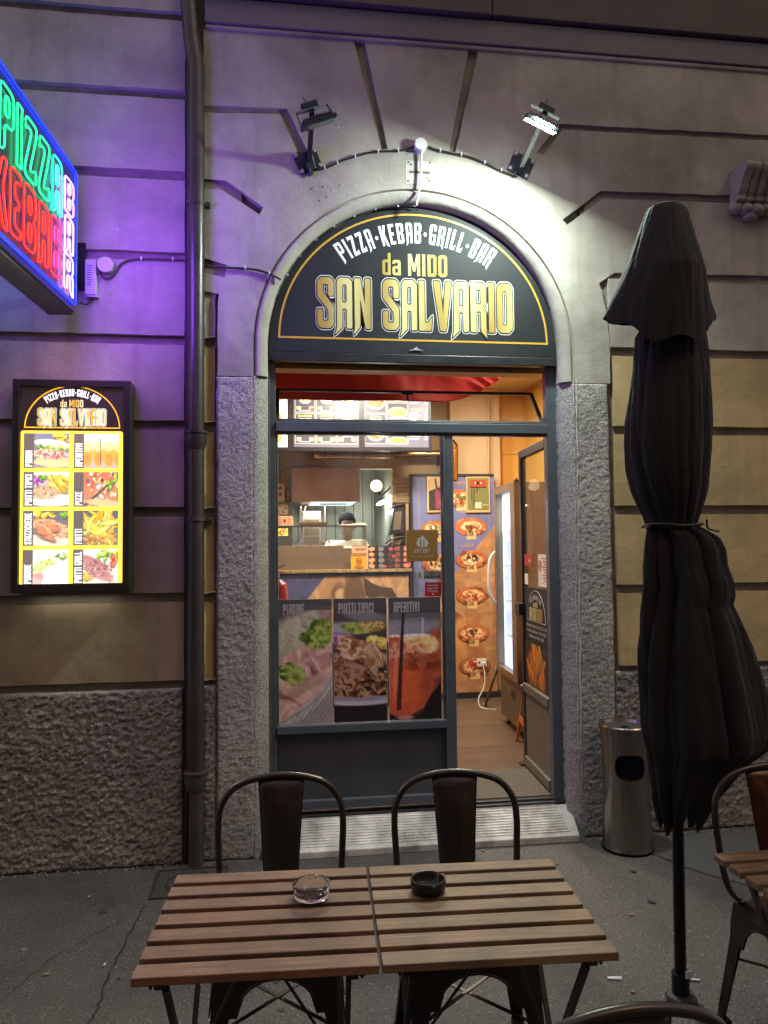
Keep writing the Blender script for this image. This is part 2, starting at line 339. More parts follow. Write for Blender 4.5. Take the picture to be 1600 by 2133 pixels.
# ------------------------------------------------------------------ print painter: flat printed pictures as coloured grids
class Paint:
    def __init__(s, w, h, col='202020'):
        s.w, s.h = w, h; s.a = w/h
        u, v = np.meshgrid(np.linspace(0, 1, w), np.linspace(0, 1, h)); s.u, s.v = u, v       # v runs down
        s.c = np.zeros((h, w, 3)); s.fill(col); s.rs = np.random.RandomState(w*7+h)
    def col(s, c): return np.array([int(c[i:i+2], 16)/255 for i in (0, 2, 4)]) if isinstance(c, str) else np.array(c)
    def fill(s, c): s.c[:] = s.col(c); return s
    def mix(s, m, c): s.c += (s.col(c)-s.c)*np.clip(m, 0, 1)[..., None]; return s
    def grad(s, a, b, vert=True): t = (s.v if vert else s.u)[..., None]; s.c[:] = s.col(a)*(1-t)+s.col(b)*t; return s
    def ell(s, cx, cy, rx, ry, c, rot=0, soft=.12, wob=0, seed=0, al=1):    # units: fractions of height, x from left * aspect
        X = (s.u-cx)*s.a; Y = s.v-cy; t = math.radians(rot); ct, st = math.cos(t), math.sin(t)
        x = (X*ct+Y*st)/rx; y = (-X*st+Y*ct)/ry; d = np.sqrt(x*x+y*y)
        if wob: d = d+wob*(fbm((s.u*s.a)*14+seed*3.1, s.v*14, seed, 3)-.5)*2
        return s.mix(np.clip((1-d)/max(soft, .01)+.5, 0, 1)*al, c)
    def ruf(s, cx, cy, rx, ry, cols, fr=16, rot=0, wob=.3, seed=0, st=1., soft=.12, al=1, warp=.12):   # ruffled, folded surface: leaves, sliced meat, crust
        X = (s.u-cx)*s.a; Y = s.v-cy; t = math.radians(rot); ct, st_ = math.cos(t), math.sin(t); x = X*ct+Y*st_; y = -X*st_+Y*ct
        wx = (fbm(x*9+seed, y*9, seed, 3)-.5)*warp; wy = (fbm(x*9, y*9+seed, seed+7, 3)-.5)*warp
        d = np.sqrt((x/rx)**2+(y/ry)**2)+wob*(fbm(x*16+seed*3.1, y*16, seed, 4)-.5)*2; m = np.clip((1-d)/soft+.5, 0, 1)*al
        f = 1-np.abs(2*fbm((x+wx)*fr+seed, (y+wy)*fr*st, seed+11, 4)-1); f = np.clip((f-.35)/.6, 0, 1)*(len(cols)-1.001); i = f.astype(int); C = np.array([s.col(c) for c in cols])
        q = C[i]*(1-(f-i))[..., None]+C[np.minimum(i+1, len(cols)-1)]*(f-i)[..., None]; s.c += (q-s.c)*m[..., None]; return s
    def poly(s, P, c, al=1):
        m = np.zeros_like(s.u, bool); n = len(P)
        for i in range(n):
            x0, y0 = P[i]; x1, y1 = P[(i+1) % n]
            if y0 == y1: continue
            m ^= ((s.v > min(y0, y1)) & (s.v <= max(y0, y1)) & (s.u < x0+(s.v-y0)*(x1-x0)/(y1-y0)))
        return s.mix(m*al, c)
    def rect(s, x0, y0, x1, y1, c, al=1): return s.mix(((s.u >= x0) & (s.u <= x1) & (s.v >= y0) & (s.v <= y1))*al, c)
    def clu(s, n, cx, cy, rx, ry, cols, size, el=2., ang=None, shade=.25):   # cluster of food pieces
        for i in range(n):
            t = s.rs.rand()*6.28; q = math.sqrt(s.rs.rand()); x = cx+q*math.cos(t)*rx/s.a; y = cy+q*math.sin(t)*ry
            z = size*(.6+.8*s.rs.rand()); c = s.col(cols[s.rs.randint(len(cols))])*(1-shade+shade*1.6*s.rs.rand())
            a = s.rs.rand()*180 if ang is None else ang+s.rs.randn()*14
            s.ell(x+.006, y+z*.35, z*el*.5, z*.5, c*.35, a, .5, al=.55); s.ell(x, y, z*el*.5, z*.45, np.clip(c, 0, 1), a, .35)
            s.ell(x-.004, y-z*.12, z*el*.3, z*.12, np.clip(c*1.35+.05, 0, 1), a, .9, al=.5)
        return s
    def grain(s, amt=.1, sc=30, seed=3):
        s.c *= (1+amt*2*(fbm(s.u*s.a*sc, s.v*sc, seed, 3)-.5))[..., None]; return s
    def mesh(s, name, P0, U, V, m_, parent=None, label=None):               # P0 top left corner, U to the right, V down
        c = np.clip(s.c, 0, 1); c = np.where(c <= .04045, c/12.92, ((c+.055)/1.055)**2.4)
        P0, U, V = (np.array(q, float) for q in (P0, U, V))
        W = P0+s.u[..., None]*U+s.v[..., None]*V; h, w = s.u.shape; idx = np.arange(w*h).reshape(h, w)
        F = np.stack([idx[:-1, :-1], idx[1:, :-1], idx[1:, 1:], idx[:-1, 1:]], -1).reshape(-1, 4)
        return np_mesh(name, W.reshape(-1, 3), F, m_, parent, cols=np.concatenate([c.reshape(-1, 3), np.ones((w*h, 1))], 1), label=label)

# ------------------------------------------------------------------ lettering: condensed gothic capitals drawn as outlines
O4 = [(.9,10),(3.3,10),(4.2,9.1),(4.2,.9),(3.3,0),(.9,0),(0,.9),(0,9.1)]
GL = {
 'A': (4.2, [(.9,10),(3.4,10),(4.2,9.2),(4.2,0),(2.75,0),(2.75,3.9),(1.65,3.9),(1.65,.2),(-.3,-1.3),(.25,.2),(.25,9.3)], [(1.65,5.1),(2.75,5.1),(2.75,8.5),(2.2,8.8),(1.65,8.5)]),
 'S': (4.2, [(.9,10),(3.4,10),(4.2,9.2),(4.2,6.3),(2.8,6.3),(2.8,8.6),(1.45,8.6),(1.45,7.1),(4.2,4.3),(4.2,.8),(3.4,0),(.9,0),(0,.8),(0,3.7),(1.4,3.7),(1.4,1.4),(2.8,1.4),(2.8,3.5),(0,6.3),(0,9.2)]),
 'N': (4.2, [(0,10),(1.6,10),(2.75,4.6),(2.75,10),(4.2,10),(4.2,0),(2.9,0),(1.5,6.2),(1.5,.4),(-.1,-1.2),(.1,.4)]),
 'L': (3.5, [(0,10),(1.5,10),(1.5,1.6),(2.3,1.6),(3.5,2.9),(3.2,0),(0,0)]),
 'V': (4.4, [(-.2,10),(1.5,10),(2.3,3.2),(3.0,10),(4.6,10),(3.1,0),(1.5,0)]),
 'R': (4.2, [(.0,10),(3.4,10),(4.2,9.2),(4.2,5.9),(3.6,5),(4.2,4.1),(4.2,.4),(4.4,-1.3),(2.75,.2),(2.75,4.2),(1.5,4.2),(1.5,0),(0,0)], [(1.5,5.6),(2.75,5.6),(2.75,8.6),(1.5,8.6)]),
 'I': (1.8, [(0,10),(1.8,10),(1.6,9.4),(1.6,.6),(1.8,0),(0,0),(.15,.6),(.15,9.4)]),
 'O': (4.2, O4, [(1.5,1.7),(2.1,1.4),(2.7,1.7),(2.7,8.3),(2.1,8.6),(1.5,8.3)]),
 'P': (4.2, [(0,10),(3.4,10),(4.2,9.2),(4.2,5),(3.4,4.1),(1.5,4.1),(1.5,.2),(-.2,-1),(0,.2)], [(1.5,5.5),(2.75,5.5),(2.75,8.6),(1.5,8.6)]),
 'Z': (4.0, [(.1,10),(3.9,10),(3.9,8.4),(1.7,1.7),(2.6,1.7),(3.9,2.7),(3.9,0),(0,0),(0,1.6),(2.2,8.4),(.6,8.4),(.1,7.6)]),
 'K': (4.2, [(0,10),(1.5,10),(1.5,6.2),(2.6,10),(4.1,10),(2.8,5.6),(4.2,.2),(4.4,-1),(2.8,0),(1.5,4.4),(1.5,0),(0,0)]),
 'E': (3.6, [(0,10),(3.5,10),(3.5,8.5),(1.5,8.5),(1.5,5.8),(2.9,5.8),(2.9,4.4),(1.5,4.4),(1.5,1.5),(3.5,1.5),(3.5,0),(0,0)]),
 'B': (4.2, [(0,10),(3.4,10),(4.2,9.2),(4.2,6),(3.5,5.1),(4.2,4.2),(4.2,.8),(3.4,0),(0,0)], [(1.5,5.8),(2.7,5.8),(2.7,8.6),(1.5,8.6)], [(1.5,1.4),(2.7,1.4),(2.7,4.3),(1.5,4.3)]),
 'G': (4.2, [(.9,10),(3.3,10),(4.2,9.2),(4.2,7),(2.75,7),(2.75,8.6),(1.5,8.6),(1.5,1.4),(2.75,1.4),(2.75,4),(2.2,4),(2.2,5.3),(4.2,5.3),(4.2,0),(.9,0),(0,.9),(0,9.1)]),
 'T': (3.8, [(-.2,10),(4,10),(4,8.5),(2.65,8.5),(2.65,.3),(1,-1.3),(1.15,.3),(1.15,8.5),(-.2,8.5)]),
 'D': (4.2, [(0,10),(3.2,10),(4.2,9),(4.2,1),(3.2,0),(0,0)], [(1.5,1.5),(2.75,1.5),(2.75,8.5),(1.5,8.5)]),
 'M': (5.6, [(0,10),(1.6,10),(2.8,4.6),(4,10),(5.6,10),(5.6,0),(4.2,0),(4.2,6),(3.3,2),(2.3,2),(1.4,6),(1.4,0),(0,0)]),
 'C': (4.0, [(.9,10),(3.2,10),(4,9.2),(4,6.6),(2.6,6.6),(2.6,8.6),(1.5,8.6),(1.5,1.4),(2.6,1.4),(2.6,3.4),(4,3.4),(4,.8),(3.2,0),(.9,0),(0,.9),(0,9.1)]),
 'H': (4.2, [(0,10),(1.5,10),(1.5,5.8),(2.7,5.8),(2.7,10),(4.2,10),(4.2,0),(2.7,0),(2.7,4.4),(1.5,4.4),(1.5,.2),(-.1,-1),(0,.2)]),
 'U': (4.2, [(0,10),(1.5,10),(1.5,1.4),(2.7,1.4),(2.7,10),(4.2,10),(4.2,.9),(3.3,0),(.9,0),(0,.9)]),
 'F': (3.5, [(0,10),(3.5,10),(3.5,8.5),(1.5,8.5),(1.5,5.8),(2.8,5.8),(2.8,4.4),(1.5,4.4),(1.5,.2),(-.1,-1),(0,.2)]),
 'd': (3.8, [(2.5,10),(3.8,10),(3.8,0),(.7,0),(0,.7),(0,6.3),(.7,7),(2.5,7)], [(1.3,1.2),(2.5,1.2),(2.5,5.8),(1.3,5.8)]),
 'a': (3.8, [(.7,7),(3.1,7),(3.8,6.3),(3.8,0),(.7,0),(0,.7),(0,3.6),(.7,4.2),(2.5,4.2),(2.5,5.8),(1.3,5.8),(1.3,5.1),(0,5.1),(0,6.3)], [(1.3,1.2),(2.5,1.2),(2.5,3.1),(1.3,3.1)]),
 '.': (2.6, [(1.3+1.0*math.cos(R(a)), 4.6+1.0*math.sin(R(a))) for a in range(0, 360, 30)]),
}
def rounded(loop, k=.35):                  # soften the corners of an outline
    n = len(loop); o = []
    for i in range(n):
        p = Vector(loop[i]); a = Vector(loop[i-1])-p; b = Vector(loop[(i+1) % n])-p
        ka = min(k, a.length*.3); kb = min(k, b.length*.3)
        o += [tuple(p+a.normalized()*ka), tuple(p+(a.normalized()*ka+b.normalized()*kb)*.28), tuple(p+b.normalized()*kb)]
    return o
def grow(loop, d):
    n = len(loop); A = sum(loop[i][0]*loop[(i+1) % n][1]-loop[(i+1) % n][0]*loop[i][1] for i in range(n)); sg = 1 if A > 0 else -1
    o = []
    for i in range(n):
        p = Vector(loop[i]); e1 = (p-Vector(loop[i-1])).normalized(); e2 = (Vector(loop[(i+1) % n])-p).normalized()
        n1 = Vector((e1.y, -e1.x))*sg; n2 = Vector((e2.y, -e2.x))*sg; b = n1+n2
        b = b/max(b.length_squared/2, .5) if b.length > 1e-6 else n1
        o.append(tuple(p+b*d))
    return o
def layout(txt, gap=.75, space=2.4):
    x = 0; o = []
    for ch in txt:
        if ch == ' ': x += space; continue
        g = GL[ch]; o.append((ch, x)); x += g[0]+gap
    return o, x-gap
def gothic(mb, txt, fmap, g=0, gap=.75, y=0, space=2.4, k=.3):
    """each glyph point (x, z in glyph units, whole line starts at 0) is sent through fmap(x, z)"""
    lo, W = layout(txt, gap, space)
    for ch, x in lo:
        loops = [rounded(l, k) for l in GL[ch][1:]]
        if g: loops = [grow(loops[0], g)]+[grow(l, -g) for l in loops[1:]]
        mb.prism([[fmap(px+x, pz, W) for px, pz in l] for l in loops], y, None)
    return W
def flat(x0, z0, s, sx=1):                 # straight line of lettering: left end, base, unit
    return lambda x, z, W: (x0+x*s*sx, z0+z*s)
FT = {}
def text_mesh(txt, bold=.0, align='CENTER'):
    k = (txt, bold, align)
    if k in FT: return FT[k]
    c = bpy.data.curves.new('t', 'FONT'); c.body = txt; c.align_x = align; c.align_y = 'CENTER'; c.offset = bold; c.resolution_u = 2
    o = bpy.data.objects.new('t', c); me = bpy.data.meshes.new_from_object(o)
    V = [tuple(v.co) for v in me.vertices]; F = [tuple(p.vertices) for p in me.polygons]
    bpy.data.objects.remove(o); bpy.data.meshes.remove(me); bpy.data.curves.remove(c)
    FT[k] = (V, F); return FT[k]
def text(mb, txt, P, U, V, size, sx=1, bold=.0, align='CENTER', w=None):   # P centre, U reading direction, V up
    vs, fs = text_mesh(txt, bold, align); P, U, V = Vector(P), Vector(U).normalized(), Vector(V).normalized()
    if w:
        ext = max(v[0] for v in vs)-min(v[0] for v in vs); sx = w/(ext*size)
    return mb.add([P+U*(v[0]*size*sx)+V*(v[1]*size) for v in vs], fs)
# ================================================================== THE SETTING
def asphalt():
    M = mat('asphalt', '4b4846', .62, var=.42, vs=1.5)
    nt = M.node_tree; N = nt.nodes; L = nt.links; b = N['Principled BSDF']; g = N.new('ShaderNodeNewGeometry')
    base = [x for x in N if x.type == 'VALTORGB'][0]; L.new(g.outputs['Position'], [x for x in N if x.type == 'TEX_NOISE'][0].inputs['Vector'])
    v = N.new('ShaderNodeTexVoronoi'); v.inputs['Scale'].default_value = 120; v.inputs['Randomness'].default_value = 1; L.new(g.outputs['Position'], v.inputs['Vector'])
    sp = N.new('ShaderNodeSeparateColor'); L.new(v.outputs['Color'], sp.inputs[0])
    a = N.new('ShaderNodeMapRange'); a.inputs['From Min'].default_value = .82; a.inputs['From Max'].default_value = .97; L.new(sp.outputs[0], a.inputs['Value'])
    c = N.new('ShaderNodeMapRange'); c.inputs['From Min'].default_value = .36; c.inputs['From Max'].default_value = .2; L.new(v.outputs['Distance'], c.inputs['Value'])
    mu = N.new('ShaderNodeMath'); mu.operation = 'MULTIPLY'; L.new(a.outputs[0], mu.inputs[0]); L.new(c.outputs[0], mu.inputs[1])
    mx = N.new('ShaderNodeMix'); mx.data_type = 'RGBA'; L.new(mu.outputs[0], mx.inputs['Factor']); L.new(base.outputs[0], mx.inputs[6]); mx.inputs[7].default_value = (*hx('a8a299'), 1)
    d = N.new('ShaderNodeMapRange'); d.inputs['From Max'].default_value = .35; d.inputs['To Min'].default_value = .55; L.new(sp.outputs[1], d.inputs['Value'])
    m2 = N.new('ShaderNodeMix'); m2.data_type = 'RGBA'; m2.blend_type = 'MULTIPLY'; m2.inputs['Factor'].default_value = 1; L.new(mx.outputs[2], m2.inputs[6]); L.new(d.outputs[0], m2.inputs[7])
    L.new(m2.outputs[2], b.inputs['Base Color'])
    bp = N.new('ShaderNodeBump'); bp.inputs['Strength'].default_value = .7; bp.inputs['Distance'].default_value = .006
    L.new(v.outputs['Distance'], bp.inputs['Height']); L.new(bp.outputs['Normal'], b.inputs['Normal'])
    return M
asphalt()
structure(obj('ground', MB().add([(-30,-40,0),(30,-40,0),(30,.3,0),(-30,.3,0)], [(0,1,2,3)]), 'asphalt'))
# cracks in the asphalt: thin sunken-looking seams of dark tar, each a ribbon with its own width
mat('crack_tar', '191716', .9)
def crack(P, w, seed):
    rs = random.Random(seed); P = smoothpath([Vector((p.x, p.y, .004)) for p in P], 7); mb = MB(); vs = []
    for i, p in enumerate(P):
        t = (P[min(i+1, len(P)-1)]-P[max(i-1, 0)]).normalized(); n = Vector((-t.y, t.x, 0)); j = n*rs.uniform(-.008, .008); k = w*rs.uniform(.3, 1)
        vs += [p+j-n*k, p+j+n*k]
    mb.add(vs, [(2*i, 2*i+1, 2*i+3, 2*i+2) for i in range(len(P)-1)])
    return obj('ground_crack', mb, 'crack_tar')
for k, (pts, w) in enumerate([([(300,1888),(262,1960),(222,2040),(205,2100),(186,2133)], .004),
                              ([(250,1920),(120,1990),(0,2090)], .002), ([(1350,1775),(1440,1812),(1540,1838)], .003)]):
    structure(crack([atz(x, y, 0) for x, y in pts], w, k))

mat('asphalt_patch', '4a4949', .75, var=.3, vs=3, bump=.3, bs=120, bd=.003)
pp_ = [atz(x, y, .004) for x, y in ((1395,1740),(1330,1752),(1350,1775),(1395,1793),(1440,1811),(1500,1828),(1600,1852),(1700,1880),(1700,1735))]
pp_ = [(p.x, p.y) for p in pp_]
structure(obj('ground_patch', MB().prism([jitter(pp_, .05, .008, 2)], .001, .004, lambda x, z, y: (x, z, y)), 'asphalt_patch'))
# trodden gum and old stains
mat('gum_dark', '232120', .7); mat('gum_pale', '6b6763', .8); rg = random.Random(12)
for i in range(26):
    x_, y_ = rg.uniform(-1.5, 2.4), rg.uniform(-2.2, -.15); r_ = rg.uniform(.006, .017)
    structure(obj('ground_stain', MB().prism([[(x_+r_*rg.uniform(.7, 1.2)*math.cos(a*.7), y_+r_*rg.uniform(.7, 1.2)*math.sin(a*.7)) for a in range(9)]], .0005, .0022 if x_ < 1.2 else .0062, lambda x, z, y: (x, z, y)), 'gum_dark' if rg.random() < .6 else 'gum_pale'))
# ------------------------------------------------------------------ the building
BLD = thing('building_facade', 'old plastered ground floor facade with grooved courses, round arch and rough granite base', 'building')
ZG = [.932, 1.398, 1.856, 2.325, 2.79, 3.25, 3.705, 4.161, 4.61]     # groove heights
GH = .026
XL, XR = -2.7, 4.4
LW = -.5075                                # right end of the left wall
bk = MB()
for x0, x1, z0, z1 in ((XL, -.2, 0, 5.3), (1.78, XR, 0, 5.3), (-.2, 1.78, 3.72, 5.3)): bk.box(x0, x1, .030, .32, z0, z1)
bk.box(-.2, XR, .018, .04, 3.735, 5.3).box(1.80, XR, .020, .04, 2.84, 3.735).box(-.40, -.2, .018, .04, 3.1, 5.3)
# spandrels behind the arch
bk.prism([[(-.2, 2.3), (-.2, 3.72), (.79, 3.72)] + arc(.784, 2.78, .90, 90, 180, 16)+[(-.116, 2.3)]], .05, .32)
bk.prism([[(1.78, 2.3), (1.684, 2.3)]+arc(.784, 2.78, .90, 0, 90, 16)+[(.79, 3.72), (1.78, 3.72)]], .05, .32)
obj('wall_core', bk, 'recess_plaster', BLD)
def block(x0, x1, z0, z1, m_, y=0.0):
    return obj('plaster_block', MB().prism([jitter([(x0, z0), (x1, z0), (x1, z1), (x0, z1)], .06, .0028, (x0*7+z0*13) % 50)], y, .052), m_, BLD, bevel=.010, seg=3)
for i, z in enumerate(ZG):
    z1 = (ZG[i+1] if i+1 < len(ZG) else 5.06)-GH; z0 = z+GH
    low = i < 3
    mm = 'veiled_ochre_plaster' if i == 0 else ('grey_brown_plaster' if i < 3 else 'grey_plaster')  # left ochre courses greyed: glare veil put into the plaster colours
    block(XL, LW, z0, z1, mm)
    if i < 4: block(-.405, -.352+.004*(i % 2), z0, z1, 'ochre_plaster' if i < 4 else 'grey_plaster', y=.012)
block(-.405, -.345, 2.79+GH, 3.07, 'grey_plaster', y=.012)
for i in range(5):
    block(1.945 if i < 4 else 1.93, XR, ZG[i]+GH, ZG[i+1]-GH, 'ochre_plaster' if i < 4 else 'grey_plaster')
# big smooth surround of the arch, its grooves cut in
C = [(453,775),(453,690),(456,612),(424,606),(424,566),(468,578),(473,552),(424,537),(424,392),(462,395),(540,447),(549,432),(470,376),(424,372),
     (424,234),(583,238),(622,322),(640,313),(598,226),(424,219),(424,60),(735,79),(795,312),(808,310),(758,81),(978,92),(936,315),(949,317),(999,94),(1640,138),
     (1640,277),(1165,258),(1118,318),(1132,323),(1172,270),(1640,290),(1640,400),(1250,398),(1172,457),(1181,468),(1256,414),(1640,420),(1640,566),(1280,568),(1248,590),(1254,606),(1264,655),(1270,720),(1271,778),(1178,778)]
P = [xz(x, y) for x, y in C]
P = [(x if x < 2.9 else XR, z) for x, z in P]
xl, xr = -.06-.078, 1.628+.078; xc, zc, RI = .784, 2.78, .844
ring = [p for p in arc(xc, zc, RI+.078, 0, 180, 48)]
P[0] = (P[0][0], 2.60); P[-1] = (xc+RI+.078, 2.60); P[-2] = (P[-2][0], 2.60)
obj('arch_surround', MB().prism([jitter(P, .05, .0025, 3, False)+ring+[(xc-RI-.078, 2.60)]], 0, .052), 'grey_plaster', BLD, bevel=.008, seg=3)
# rolled moulding round the arch and down to the stone
def sweep(name, prof, path, m_, parent, smooth=30, label=None):
    vs = []; k = len(prof)
    for (px, pz), (nx, nz) in path: vs += [(px+nx*o_, y_, pz+nz*o_) for o_, y_ in prof]
    fs = [(i*k+j, i*k+j+1, (i+1)*k+j+1, (i+1)*k+j) for i in range(len(path)-1) for j in range(k-1)]
    fs += [tuple(range(k)), tuple(range((len(path)-1)*k, len(path)*k))]
    return obj(name, MB().add(vs, fs), m_, parent, smooth=smooth, label=label)
path = [((xc-RI, 2.605), (-1, 0))]+[((xc+RI*math.cos(R(a)), zc+RI*math.sin(R(a))), (math.cos(R(a)), math.sin(R(a)))) for a in range(180, -1, -3)]+[((xc+RI, 2.605), (1, 0))]
prof = [(0,.30),(0,.045),(.006,.026),(.018,.012),(.030,.004),(.044,-.003),(.056,-.004),(.064,.002),(.068,.014),(.073,.014),(.077,.001)]
sweep('archivolt', prof, path, 'grey_plaster', BLD)
# stone jambs with chamfered edge under the moulding
def jamb(sx, seed):
    x = xc+sx*RI; nz = 190; zz = np.linspace(.0, 2.603, nz)
    pr = [(0,.32),(0,.24),(0,.16),(0,.10),(.002,.055),(.02,.036),(.04,.016),(.058,.004),(.070,.001),(.078,0)]
    V = []; 
    for z in zz:
        for j, (o_, y_) in enumerate(pr):
            k = (fbm(np.array(z/.02), np.array(j*1.7+seed), seed, 3)-.5)*.010*(j > 0)
            V.append((x+sx*(o_+k*.4), y_-abs(k), z))
    k = len(pr); F = [(i*k+j, i*k+j+1, (i+1)*k+j+1, (i+1)*k+j) for i in range(nz-1) for j in range(k-1)]
    np_mesh('stone_jamb', np.array(V), np.array(F), 'granite', BLD)
jamb(-1, 3); jamb(1, 8)
rough_slab('granite_pier', -.338, xc-RI-.078+.004, 0, 2.6, -.002, .0075, .0075, 'granite', BLD, 11)
rough_slab('granite_pier', xc+RI+.078-.004, 1.912, 0, 2.6, -.002, .0075, .0075, 'granite', BLD, 21)
rough_slab('granite_plinth', -2.1, LW-.004, 0, .915, -.010, .024, .0075, 'dark_granite', BLD, 31)
rough_slab('granite_plinth', 1.916, 3.2, 0, .925, .006, .020, .009, 'dark_granite', BLD, 41)
rough_slab('granite_plinth', -.412, -.339, 0, .925, .006, .014, .008, 'dark_granite', BLD, 51)
# cornice above the arch
mat('cornice_paint', '757072', .85, var=.2, vs=2, bump=.25, bs=90)
cz = [at(1000, 96).z, at(1000, 42).z]
obj('cornice_fascia', MB().box(-.40, XR, -.022, .05, cz[0], cz[1]-.01), 'cornice_paint', BLD, bevel=.006)
obj('cornice_roll', MB().box(-.40, XR, -.012, .05, cz[0]-.03, cz[0]-.002), 'grey_plaster', BLD, bevel=.01)
obj('cornice_cap', MB().box(-.40, 1.235, -.055, .05, cz[1], 5.3), 'dark_fascia', BLD, bevel=.006)
obj('cornice_cap', MB().box(1.24, XR, -.048, .05, cz[1]+.004, 5.3), 'dark_fascia', BLD, bevel=.006)
# carved console on the right
cb = thing('carved_corbel', 'carved plaster scroll bracket with ribs and leaf, right end of the moulding', 'corbel')
ct = at(1536, 336, -.12); cw = .30; ct.x += .025; ct.z -= .005
side = [(0,0),(.16,.0),(.19,-.02),(.185,-.05),(.15,-.08),(.13,-.11),(.11,-.15),(.085,-.175),(.09,-.20),(.07,-.21),(0,-.21)]
for i in range(5):
    x0 = ct.x+i*.062; w = .05 if i in (0, 4) else .034
    pr = [(d*(1.0 if i in (0, 4) else .93), z) for d, z in side]
    mp = lambda d, z, x: (x, .01-d, ct.z+z)
    obj('scroll_rib', MB().prism([rounded(pr, .02)], x0, x0+w, mp), 'grey_plaster', cb, bevel=.004)
obj('scroll_core', MB().prism([[(d*.84, z*.97) for d, z in side]], ct.x+.005, ct.x+.29, lambda d, z, x: (x, .01-d, ct.z+z)), 'grey_plaster', cb)
lf = MB()
for i, (dx, dz, rx, rz, ry) in enumerate([(.02,-.31,.045,.055,.05),(.075,-.32,.05,.05,.07),(.14,-.33,.06,.055,.08),(.20,-.32,.05,.05,.07),(.11,-.375,.05,.04,.05),(.26,-.31,.04,.05,.05)]):
    lf.ell((ct.x+dx, -.02, ct.z+dz*.78+.012), (rx*.9, ry*.8, rz*.75), 14, 10)
obj('leaf_carving', lf, 'grey_plaster', cb, smooth=True)
# pale mortar smears down the right pier
mat('mortar', 'c4c0b8', .9)
for k, (xa_, w_) in enumerate([(1199, .0035), (1192, .002)]):
    rs = random.Random(k); vs = []; n = 60; p0, p1_ = at(xa_, 790), at(xa_+12, 1640)
    for i in range(n):
        p = p0.lerp(p1_, i/(n-1)); w = w_*rs.uniform(.1, 1.3)*(rs.random() > .12); dx = .003*math.sin(i*.7+k); vs += [(p.x+dx-w, -.0125, p.z), (p.x+dx+w, -.0125, p.z)]
    obj('mortar_smear', MB().add(vs, [(2*i, 2*i+1, 2*i+3, 2*i+2) for i in range(n-1)]), 'mortar', BLD)
# chips, old fixings and scars on the plaster
mat('scar', '5e5850', .95); mat('plug_white', 'b5b6b2', .6); mat('filler', 'b7b5ab', .9, var=.2, vs=30)
rs = random.Random(4)
for x, y in [(649,393),(660,394),(672,389),(695,398),(707,386),(680,410),(665,418),(1044,388),(1040,408),(1076,400),(1060,428),(1034,415),(1012,388),(705,266),(245,478)]:
    p = at(x, y); r = rs.uniform(.004, .009)
    obj('old_fixing_hole', MB().prism([[(p.x+r*math.cos(a)*rs.uniform(.7,1.2), p.z+r*math.sin(a)*rs.uniform(.7,1.2)) for a in [k*.7 for k in range(9)]]], -.0015, .001), 'scar' if rs.random() < .6 else 'plug_white', BLD)
for x, y in [(851,338),(896,339),(850,377),(894,377),(856,343),(890,372)]:
    p = at(x, y); r = .007
    obj('old_fixing_hole', MB().prism([[(p.x+r*math.cos(a), p.z+r*math.sin(a)) for a in [k*.7 for k in range(9)]]], -.0015, .001), 'scar', BLD)
a = at(845, 334); b_ = at(903, 385)
obj('filler_patch', MB().box(a.x, b_.x, -.0012, .001, b_.z, a.z), 'filler', BLD)
obj('filler_patch', MB().box(a.x+.02, b_.x-.02, -.0025, .001, (a.z+b_.z)/2-.006, (a.z+b_.z)/2+.008), 'scar', BLD)

# ------------------------------------------------------------------ doorstep
mat('worn_marble', 'd2cfc8', .55, var=.35, vs=7, bump=.15, bs=60, var2='7d7a74')
mat('step_edge', '26231f', .8)
mat('metal_sill', '4e5254', .38, metal=.7, var=.4, vs=8, bump=.1, bs=50)
st = thing('doorstep', 'pale ribbed marble doorstep ramp below the shop door', 'doorstep')
y0, y1, z0, z1 = -.055, .085, .036, .165
def ramp(y): t = (y-y0)/(y1-y0); return z0+(z1-z0)*t
xa, xb = -.085, 1.655
sl = MB(); sl.hexa([(xa,y0,0),(xb,y0,0),(xb,y0,z0),(xa,y0,z0)], [(xa,y1,0),(xb,y1,0),(xb,y1,z1),(xa,y1,z1)])
obj('marble_slab', sl, 'worn_marble', st, bevel=.004)
for k in range(11):
    y = y0+.018+k*.0118; x1_ = xb-.05-.045*(k/11)
    obj('rib', MB().hexa([(xa+.03,y,ramp(y)-.001),(x1_,y,ramp(y)-.001),(x1_,y+.0012,ramp(y)+.0050),(xa+.03,y+.0012,ramp(y)+.0050)],
                         [(xa+.03,y+.0065,ramp(y+.0065)-.001),(x1_,y+.0065,ramp(y+.0065)-.001),(x1_,y+.0055,ramp(y)+.0058),(xa+.03,y+.0055,ramp(y)+.0058)]), 'worn_marble', st)
obj('metal_threshold', MB().box(xa, xb+.01, .088, .165, .02, .180), 'metal_sill', st, bevel=.004)
obj('threshold_strip', MB().box(xa, xb+.01, .120, .150, .17, .192), 'metal_sill', st, bevel=.003)

